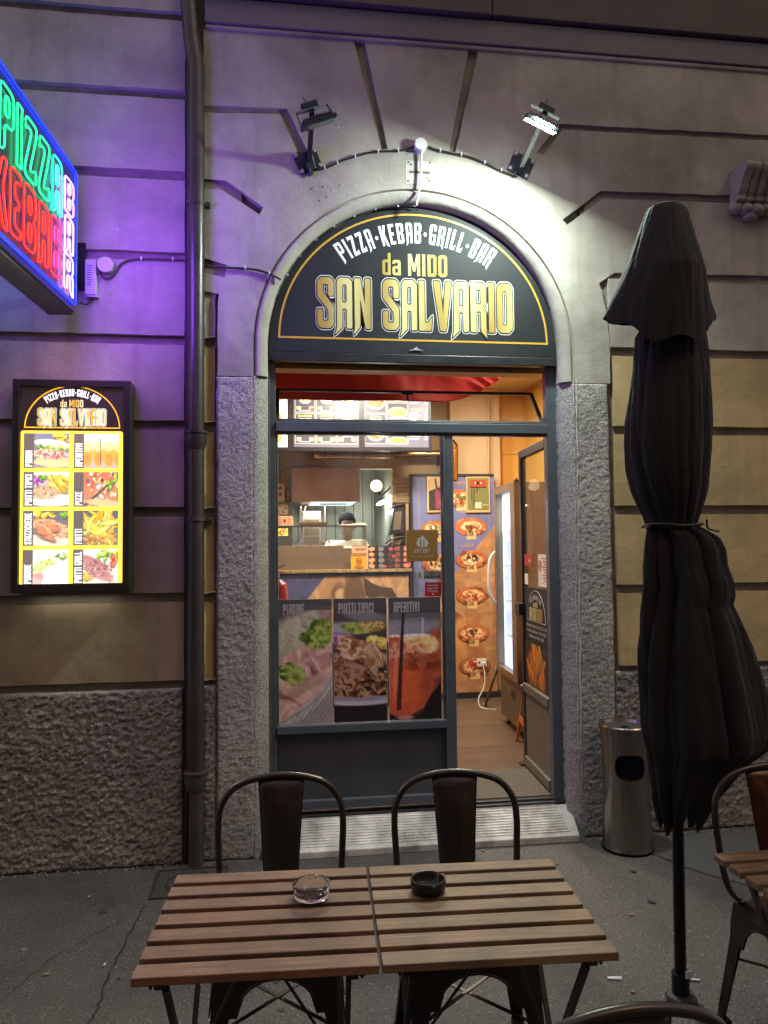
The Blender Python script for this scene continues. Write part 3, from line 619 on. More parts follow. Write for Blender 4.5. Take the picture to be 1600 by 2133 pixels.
# ------------------------------------------------------------------ shopfront joinery
mat('frame_paint', '545b62', .32, var=.25, vs=6, bump=.06, bs=30, spec=.6)
mat('panel_paint', '4b4e52', .42, var=.2, vs=4, bump=.05, bs=25)
mat('window_black', '24272a', .4, var=.3, vs=10)
glass_mat(); glass_mat('door_glass')
SF = thing('shopfront', 'dark blue grey metal shopfront with fixed glazed leaf, transom and lower panel', 'shopfront')
Y0 = .10
def px_box(name, xa_, ya_, xb_, yb_, ya, yb, m_, par, bevel=.004, **kw):   # box on the shopfront plane between two photo corners
    a = at(xa_, ya_, ya); b = at(xb_, yb_, ya); return obj(name, MB().box(a.x, b.x, ya, yb, b.z, a.z), m_, par, bevel=bevel, **kw)
FL = at(556, 900, Y0).x; FR = at(1164, 900, Y0).x
XS1 = at(575, 1000, Y0).x; XM0 = at(925, 1100, Y0).x; XM1 = at(946, 1100, Y0).x; XR0 = at(1141, 1000, Y0).x
ZT = 2.762; ZTR1 = at(850, 877, Y0).z; ZTR0 = at(850, 906, Y0).z; ZH = at(850, 752, Y0).z
def stile(x0, x1, z0, z1, y0_=Y0, y1_=Y0+.06, n='stile'): return obj(n, MB().box(x0, x1, y0_, y1_, z0, z1), 'frame_paint', SF, bevel=.004)
stile(FL-.005, XS1, .15, ZT); stile(XR0, FR+.004, .15, ZT); stile(FL-.003, FL+.016, .15, ZT, Y0-.02, Y0+.02, 'edge_strip'); stile(FR-.014, FR+.002, .15, ZT, Y0-.02, Y0+.02, 'edge_strip')
stile(XS1, XR0, ZH, ZT, n='head_rail'); stile(XS1, XR0, ZTR0+.012, ZTR1-.012, Y0-.012, Y0+.07, 'transom')
stile(XS1, XR0, ZTR1-.010, ZTR1, Y0, Y0+.05, 'transom_bead'); stile(XS1, XR0, ZTR0, ZTR0+.010, Y0+.004, Y0+.05, 'transom_bead')
LB = at(700, 1684, Y0).z
stile(XM0, XM1, LB, ZTR0, n='mullion'); stile(XM0-.004, XM0+.008, LB, ZTR0-.01, Y0-.01, Y0+.01, 'mullion_bead')
z_sill = at(740, 1506, Y0).z; z_sill0 = at(740, 1523, Y0).z
stile(XS1, XM0, z_sill0, z_sill, Y0-.018, Y0+.05, 'mid_rail'); stile(XS1, XM0, LB, LB+.05, Y0-.006, Y0+.05, 'bottom_rail')
stile(XS1, XS1+.012, z_sill, ZTR0, Y0+.006, Y0+.04, 'glazing_bead'); stile(XM0-.012, XM0-.005, z_sill, ZTR0, Y0+.006, Y0+.04, 'glazing_bead')
obj('kick_panel', MB().box(XS1, XM0, Y0+.022, Y0+.04, LB+.05, z_sill0), 'panel_paint', SF)
obj('window_pane', MB().box(XS1+.012, XM0-.012, Y0+.024, Y0+.030, z_sill, ZTR0), 'clear_glass', SF)
hw = []
# transom light, hung at its foot and tilted into the shop
th = thing('hopper_window', 'black framed transom window tilted inward above the door', 'window', (0, 0, 0))
hz0, hz1 = ZTR1+.004, ZTR1+.004+.215; hy0, hy1 = Y0+.045, Y0+.10+.14
def hp(x, t): return (x, hy0+(hy1-hy0)*t, hz0+(hz1-hz0)*t)
hx0, hx1 = XS1+.004, XR0-.004
for nm, a, b_ in (('bottom_rail', hp(hx0, 0), hp(hx1, 0)), ('top_rail', hp(hx0, 1), hp(hx1, 1)), ('side_rail', hp(hx0+.006, 0), hp(hx0+.006, 1)), ('side_rail', hp(hx1-.006, 0), hp(hx1-.006, 1))):
    obj(nm, MB().bar(a, b_, .022, .016), 'window_black', th, bevel=.003)
obj('window_pane', MB().add([hp(hx0, 0), hp(hx1, 0), hp(hx1, 1), hp(hx0, 1)], [(0,1,2,3)]), 'clear_glass', th)
mx = at(847, 803, hy1).x
obj('catch', MB().box(mx-.035, mx+.035, hy1-.025, hy1-.005, hz1-.022, hz1+.004).box(mx-.006, mx+.006, hy1-.03, hy1-.02, hz1-.06, hz1-.02), 'window_black', th)

# ------------------------------------------------------------------ door leaf, standing open into the shop
H = Vector((1.600, .145, 0)); E_ = Vector((1.640, .815, 0)); ud = (E_-H).normalized(); nd = Vector((-ud.y, ud.x, 0)); LW_ = (E_-H).length
dr = thing('open_door', 'grey metal shop door with glass top, standing open inward at the right jamb', 'door', (H.x, H.y, 0), math.atan2(ud.y, ud.x))
zb, zt = .205, 2.300
mat('door_grey', '6a655f', .38, var=.2, vs=5, bump=.05, bs=25)
def dbox(n, x0, x1, z0, z1, y0_=-.02, y1_=.02, m_='frame_paint', **k): return obj(n, MB().box(x0, x1, y0_, y1_, z0, z1), m_, dr, bevel=.004, **k)
dbox('stile', 0, .055, zb, zt); dbox('stile', LW_-.05, LW_, zb, zt, m_='window_black'); dbox('top_rail', .055, LW_-.05, zt-.055, zt, m_='window_black')
dbox('bottom_rail', .055, LW_-.05, zb, zb+.06, -.02, .03, 'door_grey')
dm = .69; dbox('mid_rail', .055, LW_-.05, dm, dm+.055, -.02, .03, 'door_grey'); dbox('lower_panel', .055, LW_-.05, zb+.06, dm, -.012, .012, 'door_grey')
obj('window_pane', MB().box(.055, LW_-.05, -.003, .003, dm+.055, zt-.055), 'door_glass', dr)
dbox('lock_case', LW_-.06, LW_+.05, 1.19, 1.27, .0, .05, 'window_black'); dbox('door_wedge', LW_-.04, LW_+.02, zb-.015, zb+.0, .0, .05, 'window_black')

# ------------------------------------------------------------------ arched shop sign
mat('sign_black', '23272b', .6, var=.25, vs=3, spec=.25); mat('sign_white', 'dfe6e6', .7, spec=.2); mat('sign_edge_black', '0c0c0d', .5)
mat('sign_line', 'c79d3c', .4)
GOLDS = ['b98a3e', 'c69a45', 'c9b05c', 'cfc06a', 'b98a3e', 'c0923f', 'c6a04c', 'd3cc7c', 'c79f3f', 'c9a445', 'c2a44a', 'b99a45', 'b08a3a']
def gold_mat():
    M = bpy.data.materials.new('gold_print'); M.use_nodes = True; nt = M.node_tree; N = nt.nodes; L = nt.links; b = N['Principled BSDF']
    tc = N.new('ShaderNodeTexCoord'); w = N.new('ShaderNodeTexWave'); w.inputs['Scale'].default_value = .9; w.inputs['Distortion'].default_value = 1.2; w.inputs['Phase Offset'].default_value = 2.2
    r = N.new('ShaderNodeValToRGB'); r.color_ramp.elements[0].color = (*hx('a58a45'), 1); r.color_ramp.elements[1].color = (*hx('cfc885'), 1)
    L.new(tc.outputs['Object'], w.inputs['Vector']); L.new(w.outputs['Color'], r.inputs['Fac']); L.new(r.outputs['Color'], b.inputs['Base Color']); b.inputs['Roughness'].default_value = .4
    MATS['gold_print'] = M
gold_mat()
SY = .055
sg = thing('arched_shop_sign', 'black half round sign lettered PIZZA KEBAB GRILL BAR da MIDO SAN SALVARIO', 'sign')
RS = RI-.008; zs0 = at(860, 738, SY).z; zsp = 2.80
board = arc(xc, 2.78, RS, 0, 180, 60)+[(xc-RS, zs0), (xc+RS, zs0)]
obj('sign_board', MB().prism([board], SY, SY+.02), 'sign_black', sg)
obj('lower_edge_strip', MB().box(xc-RS, xc+RS, SY-.004, SY+.04, zs0-.052, zs0-.003), 'window_black', sg, bevel=.003)
def band(name, rx, rz, z_base, cx, cz, w, y, m_, par, t=.0015):   # thin half-round outline with a straight foot
    out = [(cx+rx*math.cos(R(a)), z_base+rz*math.sin(R(a))) for a in range(0, 181, 3)]; a0 = math.degrees(math.asin(w/(rz-w)))
    inn = [(cx+(rx-w)*math.cos(R(a0+(180-2*a0)*i/60)), z_base+(rz-w)*math.sin(R(a0+(180-2*a0)*i/60))) for i in range(61)]
    return obj(name, MB().prism([out, inn], y-t, y+.0005), m_, par)
zgl = at(860, 711, SY).z; band('gold_line', .786, at(868, 446, SY).z-zgl, zgl, xc, zgl, .011, SY, 'sign_line', sg)
def arc_map(cx, cz, r0, a_c, s, sx, W0=None):
    def f(x, z, W):
        a = R(a_c)-(x-W/2)*s*sx/(r0+4*s); r = r0+z*s; return (cx+r*math.cos(a), cz+r*math.sin(a))
    return f
def sign_lettering(par, mapf, y, mats, big_mats=('sign_white', 'sign_edge_black', 'gold_print'), step=.0008, P3=None):
    """whole logo in metres on a 1.6 m wide half round, sent through mapf(x, z) -> (x, z)"""
    def go(name, txt, m_, fm, lay, g=0, gap=.75, k=.3, space=2.4):
        mb = MB(); gothic(mb, txt, fm, g, gap, y-step*lay, space, k)
        if P3: mb.v = [P3(*v) for v in mb.v]
        return obj(name, mb, m_, par)
    a = lambda x, z, W: ((.743+z*.0120)*math.cos(R(90.3+34.2*(1-2*x/W))), -.228+(.743+z*.0120)*math.sin(R(90.3+34.2*(1-2*x/W))))
    go('lettering_white', 'PIZZA.KEBAB.GRILL.BAR', mats[0], lambda x, z, W: mapf(*a(x, z, W)), 2, k=.15, gap=1.35)
    s = .0292; lo, W = layout('SAN SALVARIO', .55, 2.6); sx = 1.14/(W*s)
    f2 = lambda x, z, W_: mapf(-.578+x*s*sx, .004+z*s)
    go('lettering_outline', 'SAN SALVARIO', big_mats[0], f2, 2, .42, .55, space=2.6)
    go('lettering_outline_black', 'SAN SALVARIO', big_mats[1], f2, 3, .27, .55, space=2.6)
    go('lettering_gold', 'SAN SALVARIO', big_mats[2], f2, 4, 0, .55, space=2.6)
    mb = MB(); sn = .0129; W7 = layout('da MIDO', .8, 2.6)[1]; k7 = .38/(W7*sn)
    gothic(mb, 'da MIDO', lambda x, z, W: mapf(-.204+x*sn*k7, .322+z*sn), 0, .8, y-step*2, 2.6, .25)
    if P3: mb.v = [P3(*v) for v in mb.v]
    obj('lettering_name', mb, big_mats[2], par)
lz = at(865, 690, SY).z
sign_lettering(sg, lambda x, z: (xc+.012+x, lz+z), SY, ('sign_white',))
for x, y in [(690,483),(1040,500),(577,702),(1152,712),(870,437)]:
    p = at(x, y, SY); obj('screw', MB().lathe([(0,-.002),(.005,-.0015),(.006,0)], 10, (p.x, SY-.001, p.z), 'y'), 'window_black', sg)
mat('chip', 'a3a39d', .8)
p = at(868, 727, SY-.006); obj('paint_chip', MB().prism([[(p.x-.045,p.z-.012),(p.x-.02,p.z-.002),(p.x,p.z+.014),(p.x+.01,p.z+.001),(p.x+.04,p.z-.010),(p.x+.01,p.z-.006),(p.x-.02,p.z-.007)]], SY-.0065, SY-.004), 'chip', sg)

# ------------------------------------------------------------------ drainpipe
mat('pipe_paint', '3a332f', .33, var=.35, vs=7, bump=.12, bs=20, spec=.6); mat('cast_iron', '463c37', .5, var=.4, vs=9, bump=.3, bs=40)
dp = thing('drainpipe', 'dark glossy drainpipe running down the wall left of the door', 'drainpipe')
py = -.03; px_ = at(408, 900, py).x; zj1 = at(408, 905, py).z; zj0 = at(408, 1612, py).z
t1 = at(395, 0, py); t2 = at(401, 95, py)
obj('pipe_section', MB().tube([(t1.x-.03, py, 5.2), (t1.x-.005, py, t1.z), (t2.x-.004, py, t2.z+.04), (px_, py, t2.z-.12), (px_, py, 3.9), (px_, py, zj1)], .046, 20), 'pipe_paint', dp, smooth=True)
obj('pipe_section', MB().tube([(px_, py, zj1), (px_, py, zj0)], .046, 20), 'pipe_paint', dp, smooth=True)
obj('pipe_shoe', MB().tube([(px_+.004, py, zj0), (px_+.004, py, 0)], .0385, 20), 'cast_iron', dp, smooth=True)
for z, m_ in ((zj1, 'pipe_paint'), (zj0, 'cast_iron')):
    obj('pipe_collar', MB().lathe([(.046,-.085),(.050,-.07),(.057,-.045),(.058,.0),(.064,.004),(.064,.016),(.046,.018)], 24, (px_, py, z)), m_, dp, smooth=30)
zc_ = at(408, 1080, py-.05).z
cl = MB().lathe([(.047,-.012),(.052,-.012),(.052,.012),(.047,.012),(.047,-.012)], 24, (px_, py, zc_)).box(px_+.05, px_+.085, py-.012, .02, zc_-.012, zc_+.012)
obj('pipe_clamp', cl, 'cast_iron', dp); p = (px_+.075, py-.018, zc_); obj('bolt', MB().lathe([(0,-.008),(.009,-.006),(.009,0)], 8, p, 'y'), 'cast_iron', dp)
zc_ = at(408, 425, py).z
obj('pipe_clamp', MB().lathe([(.047,-.01),(.051,-.01),(.051,.01),(.047,.01),(.047,-.01)], 24, (px_, py, zc_)).box(px_+.05, px_+.075, py-.01, .02, zc_-.01, zc_+.01), 'pipe_paint', dp)
obj('slot_shade_strip', MB().box(LW+.003, LW+.020, -.004, .045, 0, 5.2), 'window_black', dp)  # dark strip standing in for the shaded slot between wall end and pipe
mat('flaked_paint', 'a79a97', .8)
for x, y in [(395,418),(398,462),(393,109),(396,200),(399,500),(400,650),(398,695),(397,735)]:
    p = at(x, y, py-.046); obj('paint_flake', MB().ell((p.x, py-.043+.010*abs(p.x-px_)/.03, p.z), (.004, .002, .006 if y != 418 else .011), 8, 6), 'flaked_paint', dp)
# unseen house added across the street behind the viewer, to block low sky light
mat('far_facade', '6a5f55', .9, var=.2, vs=1); mat('far_window', '14151a', .2)
mat('added_lit_window', 'ffc98a', .5, emit=1.6)  # glowing panes added for reflections in the shop glass and metal
ob = thing('added_opposite_building', 'plain dark unseen house front added across the street to block low sky light', 'building')
obj('wall', MB().box(-16, 16, -12.5, -12, 0, 12), 'far_facade', ob)
for i in range(9):
    for j in range(3): obj('window', MB().box(-14+i*3.3, -12.8+i*3.3, -12.02, -11.98, 1.2+j*3.6, 3.2+j*3.6), 'added_lit_window' if (i*5+j*3) % 7 == 2 else 'far_window', ob)
# ------------------------------------------------------------------ neon blade sign
def emis(name, col, s, base=None):
    return mat(name, base or col, .4, emit=s, ecol=col)
emis('neon_green', '1dff8a', 2.6); emis('neon_red', 'ff2a22', 2.4); emis('neon_pink', 'ff9cff', 3.2); emis('neon_blue', '1030ff', 2.6)
mat('sign_face', '30333b', .3, var=.2, vs=4, clear=.3); mat('sign_casing', '2f3136', .35, metal=.4, var=.2, vs=5)
A = Vector((-1.036, -.20, 0)); Bn = Vector((-1.098, -1.075, 0)); un = (A-Bn).normalized()
NEAR = A-un*1.18; Lg = 1.18; ang = math.atan2(un.y, un.x)
ns = thing('neon_sign', 'glowing neon blade sign reading PIZZA KEBAB BAR in green, red and pink', 'neon sign', (NEAR.x, NEAR.y, 0), ang)
nz0, nz1 = 2.885, 3.605                    # local: x along the sign towards the wall, -y is the lit face
F = 0.0
obj('sign_casing', MB().box(0, Lg+.012, .004, .13, nz0-.03, nz1+.02), 'sign_casing', ns, bevel=.006)
obj('sign_face', MB().box(.012, Lg, -.004, .004, nz0-.016, nz1+.008), 'sign_face', ns)
def ntube(name, loops, m_, r=.006, y=-.016):
    for l in loops:
        obj(name, MB().tube([(x, y, z) for x, z in l], r, 6, closed=True), m_, ns, smooth='all')
ntube('neon_border', [rrect(.03, Lg-.012, nz0+.012, nz1-.02, .02)], 'neon_blue', .0045)
ntube('neon_border', [rrect(.045, Lg-.027, nz0+.027, nz1-.035, .015)], 'neon_blue', .0025, -.010)
def neon_text(txt, x0, x1, z0, h, m_, gap=1.0, k=.55):
    lo, W = layout(txt, gap); sx = (x1-x0)/W; s = h/10
    for ch, x in lo:
        loops = [[(x0+(px+x)*sx, z0+max(pz, -.4 if ch != 'A' else pz*.5)*s) for px, pz in smoothloop(l)] for l in GL[ch][1:]]
        ntube('neon_letter', loops, m_, .0040)
def smoothloop(l):
    l = rounded(l, .8); return l
neon_text('PIZZA', .265, .955, nz0+.372, .262, 'neon_green')
neon_text('KEBAB', .215, .945, nz0+.062, .275, 'neon_red')
def stack(ch, z0, h):
    g = GL[ch]; x0, x1 = .995, 1.120
    ntube('neon_letter', [[(x0+(px/g[0])*(x1-x0), z0+pz/10*h) for px, pz in rounded(l, .9)] for l in g[1:]], 'neon_pink', .0040)
H3 = .191
stack('B', nz0+.055+2*H3, H3-.018); stack('A', nz0+.055+H3, H3-.018); stack('R', nz0+.055, H3-.018)
obj('mounting_bracket', MB().box(Lg+.012, Lg+.06, .03, .09, nz0+.05, nz1-.1), 'sign_casing', ns)
p = at(168, 500, 0)
obj('wall_plate', MB().box(Lg+.19, Lg+.197, .0, .085, nz0+.16, nz1-.30).box(Lg+.06, Lg+.19, .045, .075, nz0+.15, nz0+.19).box(Lg+.06, Lg+.19, .045, .075, nz1-.25, nz1-.21), 'sign_casing', ns)
# light thrown by the tubes, a lamp in the sign itself
def lamp(name, parent, loc, rot, size, e, col, shape='RECTANGLE', sy=None, spread=None):
    l = bpy.data.lights.new(name, 'AREA'); l.energy = e; l.color = col; l.shape = shape; l.size = size
    if sy: l.size_y = sy
    if spread: l.spread = spread
    o = bpy.data.objects.new(name, l); COL.objects.link(o); o.location = loc; o.rotation_euler = rot
    if parent: o.parent = parent
    return o
lamp('neon_glow', ns, (Lg*.70, -.035, 3.25), (R(-90), 0, R(42)), .60, 34, (.26, .06, 1.0), sy=.62)
lamp('neon_glow', ns, (Lg-.30, .06, nz0-.045), (R(0), 0, 0), .5, 2.5, (.75, .22, .65), sy=.1)
lamp('neon_glow', ns, (Lg*.62, .16, 3.27), (R(90), 0, 0), .70, 12, (.12, .16, 1.0), sy=.62)
lamp('neon_glow', ns, (Lg*.55, .06, nz1+.035), (R(180), 0, 0), .7, 5, (.10, .22, .9), sy=.1)
# power pack and round junction box beside it
mat('grey_plastic', 'a9abb0', .45, var=.1, vs=10); mat('cable_black', '1b1b1d', .45); mat('cable_brown', '3a2d31', .5); mat('white_plastic', 'd5d8d8', .45)
pp = thing('power_pack', 'grey box shaped power pack under the neon sign on the wall', 'power supply')
a = at(177, 540, -.045); b_ = at(200, 614, -.045)
obj('housing', MB().box(a.x, b_.x, -.045, 0, b_.z, a.z), 'grey_plastic', pp, bevel=.004)
lab = MB()
for i in range(9): lab.box(a.x+.012, a.x+.040-.004*(i % 3), -.0465, -.045, a.z-.03-i*.013, a.z-.034-i*.013)
obj('label_print', lab, 'scar', pp); obj('end_cap', MB().box(a.x+.006, b_.x+.008, -.04, -.002, b_.z-.010, b_.z), 'grey_plastic', pp, bevel=.002)
def jbox(label, x, y, r, m_='white_plastic'):
    t = thing('junction_box', label, 'junction box'); p = at(x, y, -.045)
    obj('lid', MB().lathe([(0,-.05),(r*.96,-.05),(r,-.046),(r,-.030)], 28, (p.x, 0, p.z), 'y'), m_, t, smooth=30)
    obj('box_body', MB().lathe([(r*.93,-.030),(r*.97,0)], 28, (p.x, 0, p.z), 'y'), m_, t, smooth=30); return p
j1 = jbox('round junction box right of the power pack, lit purple', 219, 551, .042, 'grey_plastic')
j2 = jbox('round white junction box centred above the arch', 877, 300, .036)
def cable(label, pts, r, m_, clips=(), cat='cable', Y=-.012, tie='white_plastic'):
    P = smoothpath([at(x, y, Y) if not isinstance(x, Vector) else x for x, y in pts], 5)
    t = thing('cable', label, cat); obj('wire', MB().tube(P, r, 8), m_, t, smooth='all')
    for cx, cy in clips:
        p = at(cx, cy, Y-r); i = min(range(len(P)-1), key=lambda i: (P[i]-p).length); d = (P[i+1]-P[i]).normalized()
        obj('cable_clip', MB().tube([P[i]-d*.003, P[i]+d*.003], r*1.45, 8).box(P[i].x-.003, P[i].x+.003, Y-.004, -.0, P[i].z+r, P[i].z+r+.008), tie, t)
    return t
cable('brown cable looping from the purple junction box to the drainpipe', [(208,566),(214,577),(226,580),(238,570),(252,550),(275,541),(310,540),(360,541),(384,542)], .006, 'cable_brown', [(293,541),(358,541)])
cable('dark cable running from the drainpipe to the left end of the arched sign', [(427,555),(470,557),(520,560),(550,566),(575,577),(585,583)], .0065, 'cable_brown', [(515,559),(560,569)])
cable('black cable from the left floodlight to the round white junction box', [(654,349),(668,352),(690,345),(712,335),(740,326),(770,318),(800,315),(830,314),(850,310),(862,305)], .0065, 'cable_black', [(677,351),(702,340),(740,326),(790,315),(832,314)])
cable('black cable from the round white junction box to the right floodlight', [(892,305),(905,311),(940,319),(975,326),(1010,339),(1040,353),(1060,361),(1072,364)], .0065, 'cable_black', [(919,315),(963,324),(1008,338),(1043,355)])
cable('white cable hanging from the junction box down to the sign', [(877,318),(877,345),(876,380),(872,400),(867,428)], .0065, 'white_plastic', Y=-.02)
P = [at(867, 430, .03)]+[Vector((xc+(RI-.006)*math.cos(R(a)), .035, zc+(RI-.006)*math.sin(R(a)))) for a in range(92, 163, 5)]
t = thing('cable', 'dark cable following the inner edge of the arch above the sign', 'cable'); obj('wire', MB().tube(P, .004, 8), 'cable_black', t, smooth='all')
for a in range(97, 160, 9):
    obj('cable_clip', MB().ell((xc+(RI-.008)*math.cos(R(a)), .030, zc+(RI-.008)*math.sin(R(a))), (.005, .006, .005), 8, 6), 'white_plastic', t)
t = thing('cable', 'short dark lead hanging under the power pack', 'cable')
obj('wire', MB().tube(smoothpath([at(190, 612, -.02), at(190, 626, -.02), at(180, 634, -.02), at(166, 630, -.03)], 5), .004, 8), 'cable_black', t, smooth='all')

# ------------------------------------------------------------------ floodlights
mat('lamp_black', '2b3036', .4, metal=.3, var=.2, vs=8); mat('bare_bolt', 'aab0b3', .35, metal=.8); mat('galvanised', '8f9699', .35, metal=.7, var=.2, vs=20)
emis('led_white', 'f2fbff', 40)
mat('led_off', '3a4044', .2)
def floodlight(label, pl, tilt, armtop, lit, roll):
    """pl: plate centre on the wall; armtop: head position; tilt: lean of the plate in its own plane"""
    t = thing('floodlight', label, 'floodlight', pl)
    Rm = Matrix.Rotation(R(tilt), 4, 'Y')
    obj('wall_plate', MB().box(-.068, .068, -.008, 0, -.062, .062).xf(Rm), 'lamp_black', t, bevel=.002)
    for sx, sz in ((-.053, -.047), (.053, -.047), (-.053, .047), (.053, .047)):
        p = Rm @ Vector((sx, -.008, sz)); obj('bolt', MB().lathe([(0,-.012),(.009,-.010),(.011,-.004),(.014,-.001),(.014,0)], 12, p, 'y'), 'bare_bolt', t, smooth=30)
    obj('socket', MB().bar(Rm @ Vector((0, -.0, -.05)), Rm @ Vector((0, -.055, .03)), .052, .045, up=(0, -1, 0)), 'lamp_black', t, bevel=.003)
    q = Vector(armtop); s0 = Rm @ Vector((0, -.035, -.02))
    obj('arm', MB().bar(s0, q, .027, .027, up=(1, 0, 0)), 'galvanised' if lit else 'lamp_black', t, bevel=.002)
    M = Matrix.Translation(q) @ Matrix.Rotation(R(roll), 4, 'Y')
    # bracket yoke
    yb = MB().bar((-.085, 0, .008), (.085, 0, .008), .026, .005, up=(0, 0, 1)).xf(M); obj('yoke', yb, 'galvanised', t, bevel=.001)
    for sx in (-1, 1): obj('yoke_arm', MB().bar((sx*.085, 0, .008), (sx*.092, -.03, -.085), .016, .004, up=(1, 0, 0)).xf(M), 'lamp_black', t)
    obj('driver_box', MB().box(-.045, .045, -.005, .04, .016, .050).xf(M), 'lamp_black', t, bevel=.004)
    obj('antenna', MB().tube([(-.01, .01, .05), (-.016, .01, .082)], .003, 6).xf(M), 'lamp_black', t)
    hM = M @ Matrix.Translation((0, -.03, -.092)) @ Matrix.Rotation(R(27 if lit else 16), 4, 'X')
    h = MB().box(-.094, .094, -.060, .060, -.004, .018).xf(hM); obj('lamp_housing', h, 'lamp_black', t, bevel=.005)
    for i in range(11):
        x = -.075+i*.015; obj('cooling_fin', MB().box(x-.0018, x+.0018, -.045, .045, .018, .040-.001*abs(i-5)).xf(hM), 'lamp_black', t)
    obj('lens', MB().box(-.086, .086, -.052, .052, -.0065, -.004).xf(hM), 'led_white' if lit else 'led_off', t)
    for sx in (-1, 1): obj('pivot_screw', MB().lathe([(0,-.008),(.008,-.006),(.008,0)], 8, (0,0,0), 'x').xf(hM @ Matrix.Translation((sx*.099, 0, .008))), 'bare_bolt', t)
    obj('cable_gland', MB().tube([Rm @ Vector((-.01, -.02, -.055)), Rm @ Vector((-.02, -.01, -.085)), Rm @ Vector((0, -.006, -.07))], .009, 8), 'cable_black', t)
    return t, hM
pr_, pl_ = at(1085, 345, 0), at(641, 336, 0)
hr = at(1135, 236, -.42); hl = at(650, 230, -.32)
f1, hM = floodlight('lit floodlight on a wall arm, above the right side of the arch', pr_, 24, hr-pr_, True, 24)
floodlight('unlit black floodlight on a wall arm, above the left side of the arch', pl_, -22, hl-pl_, False, -21)
lc = pr_+hM.translation
tgt = Vector((.10, -.14, 2.95)); dirv = (tgt-(lc-Vector((0,0,.02)))).normalized()
dn = (hM.to_3x3() @ Vector((0, 0, -1))).normalized()
lm = lamp('flood_beam', f1, hM @ Vector((0, 0, -.012)), Vector((-.38, -.06, -.92)).normalized().to_track_quat('-Z', 'Y').to_euler(), .18, 98, (.84, 1.0, .88), sy=.10)

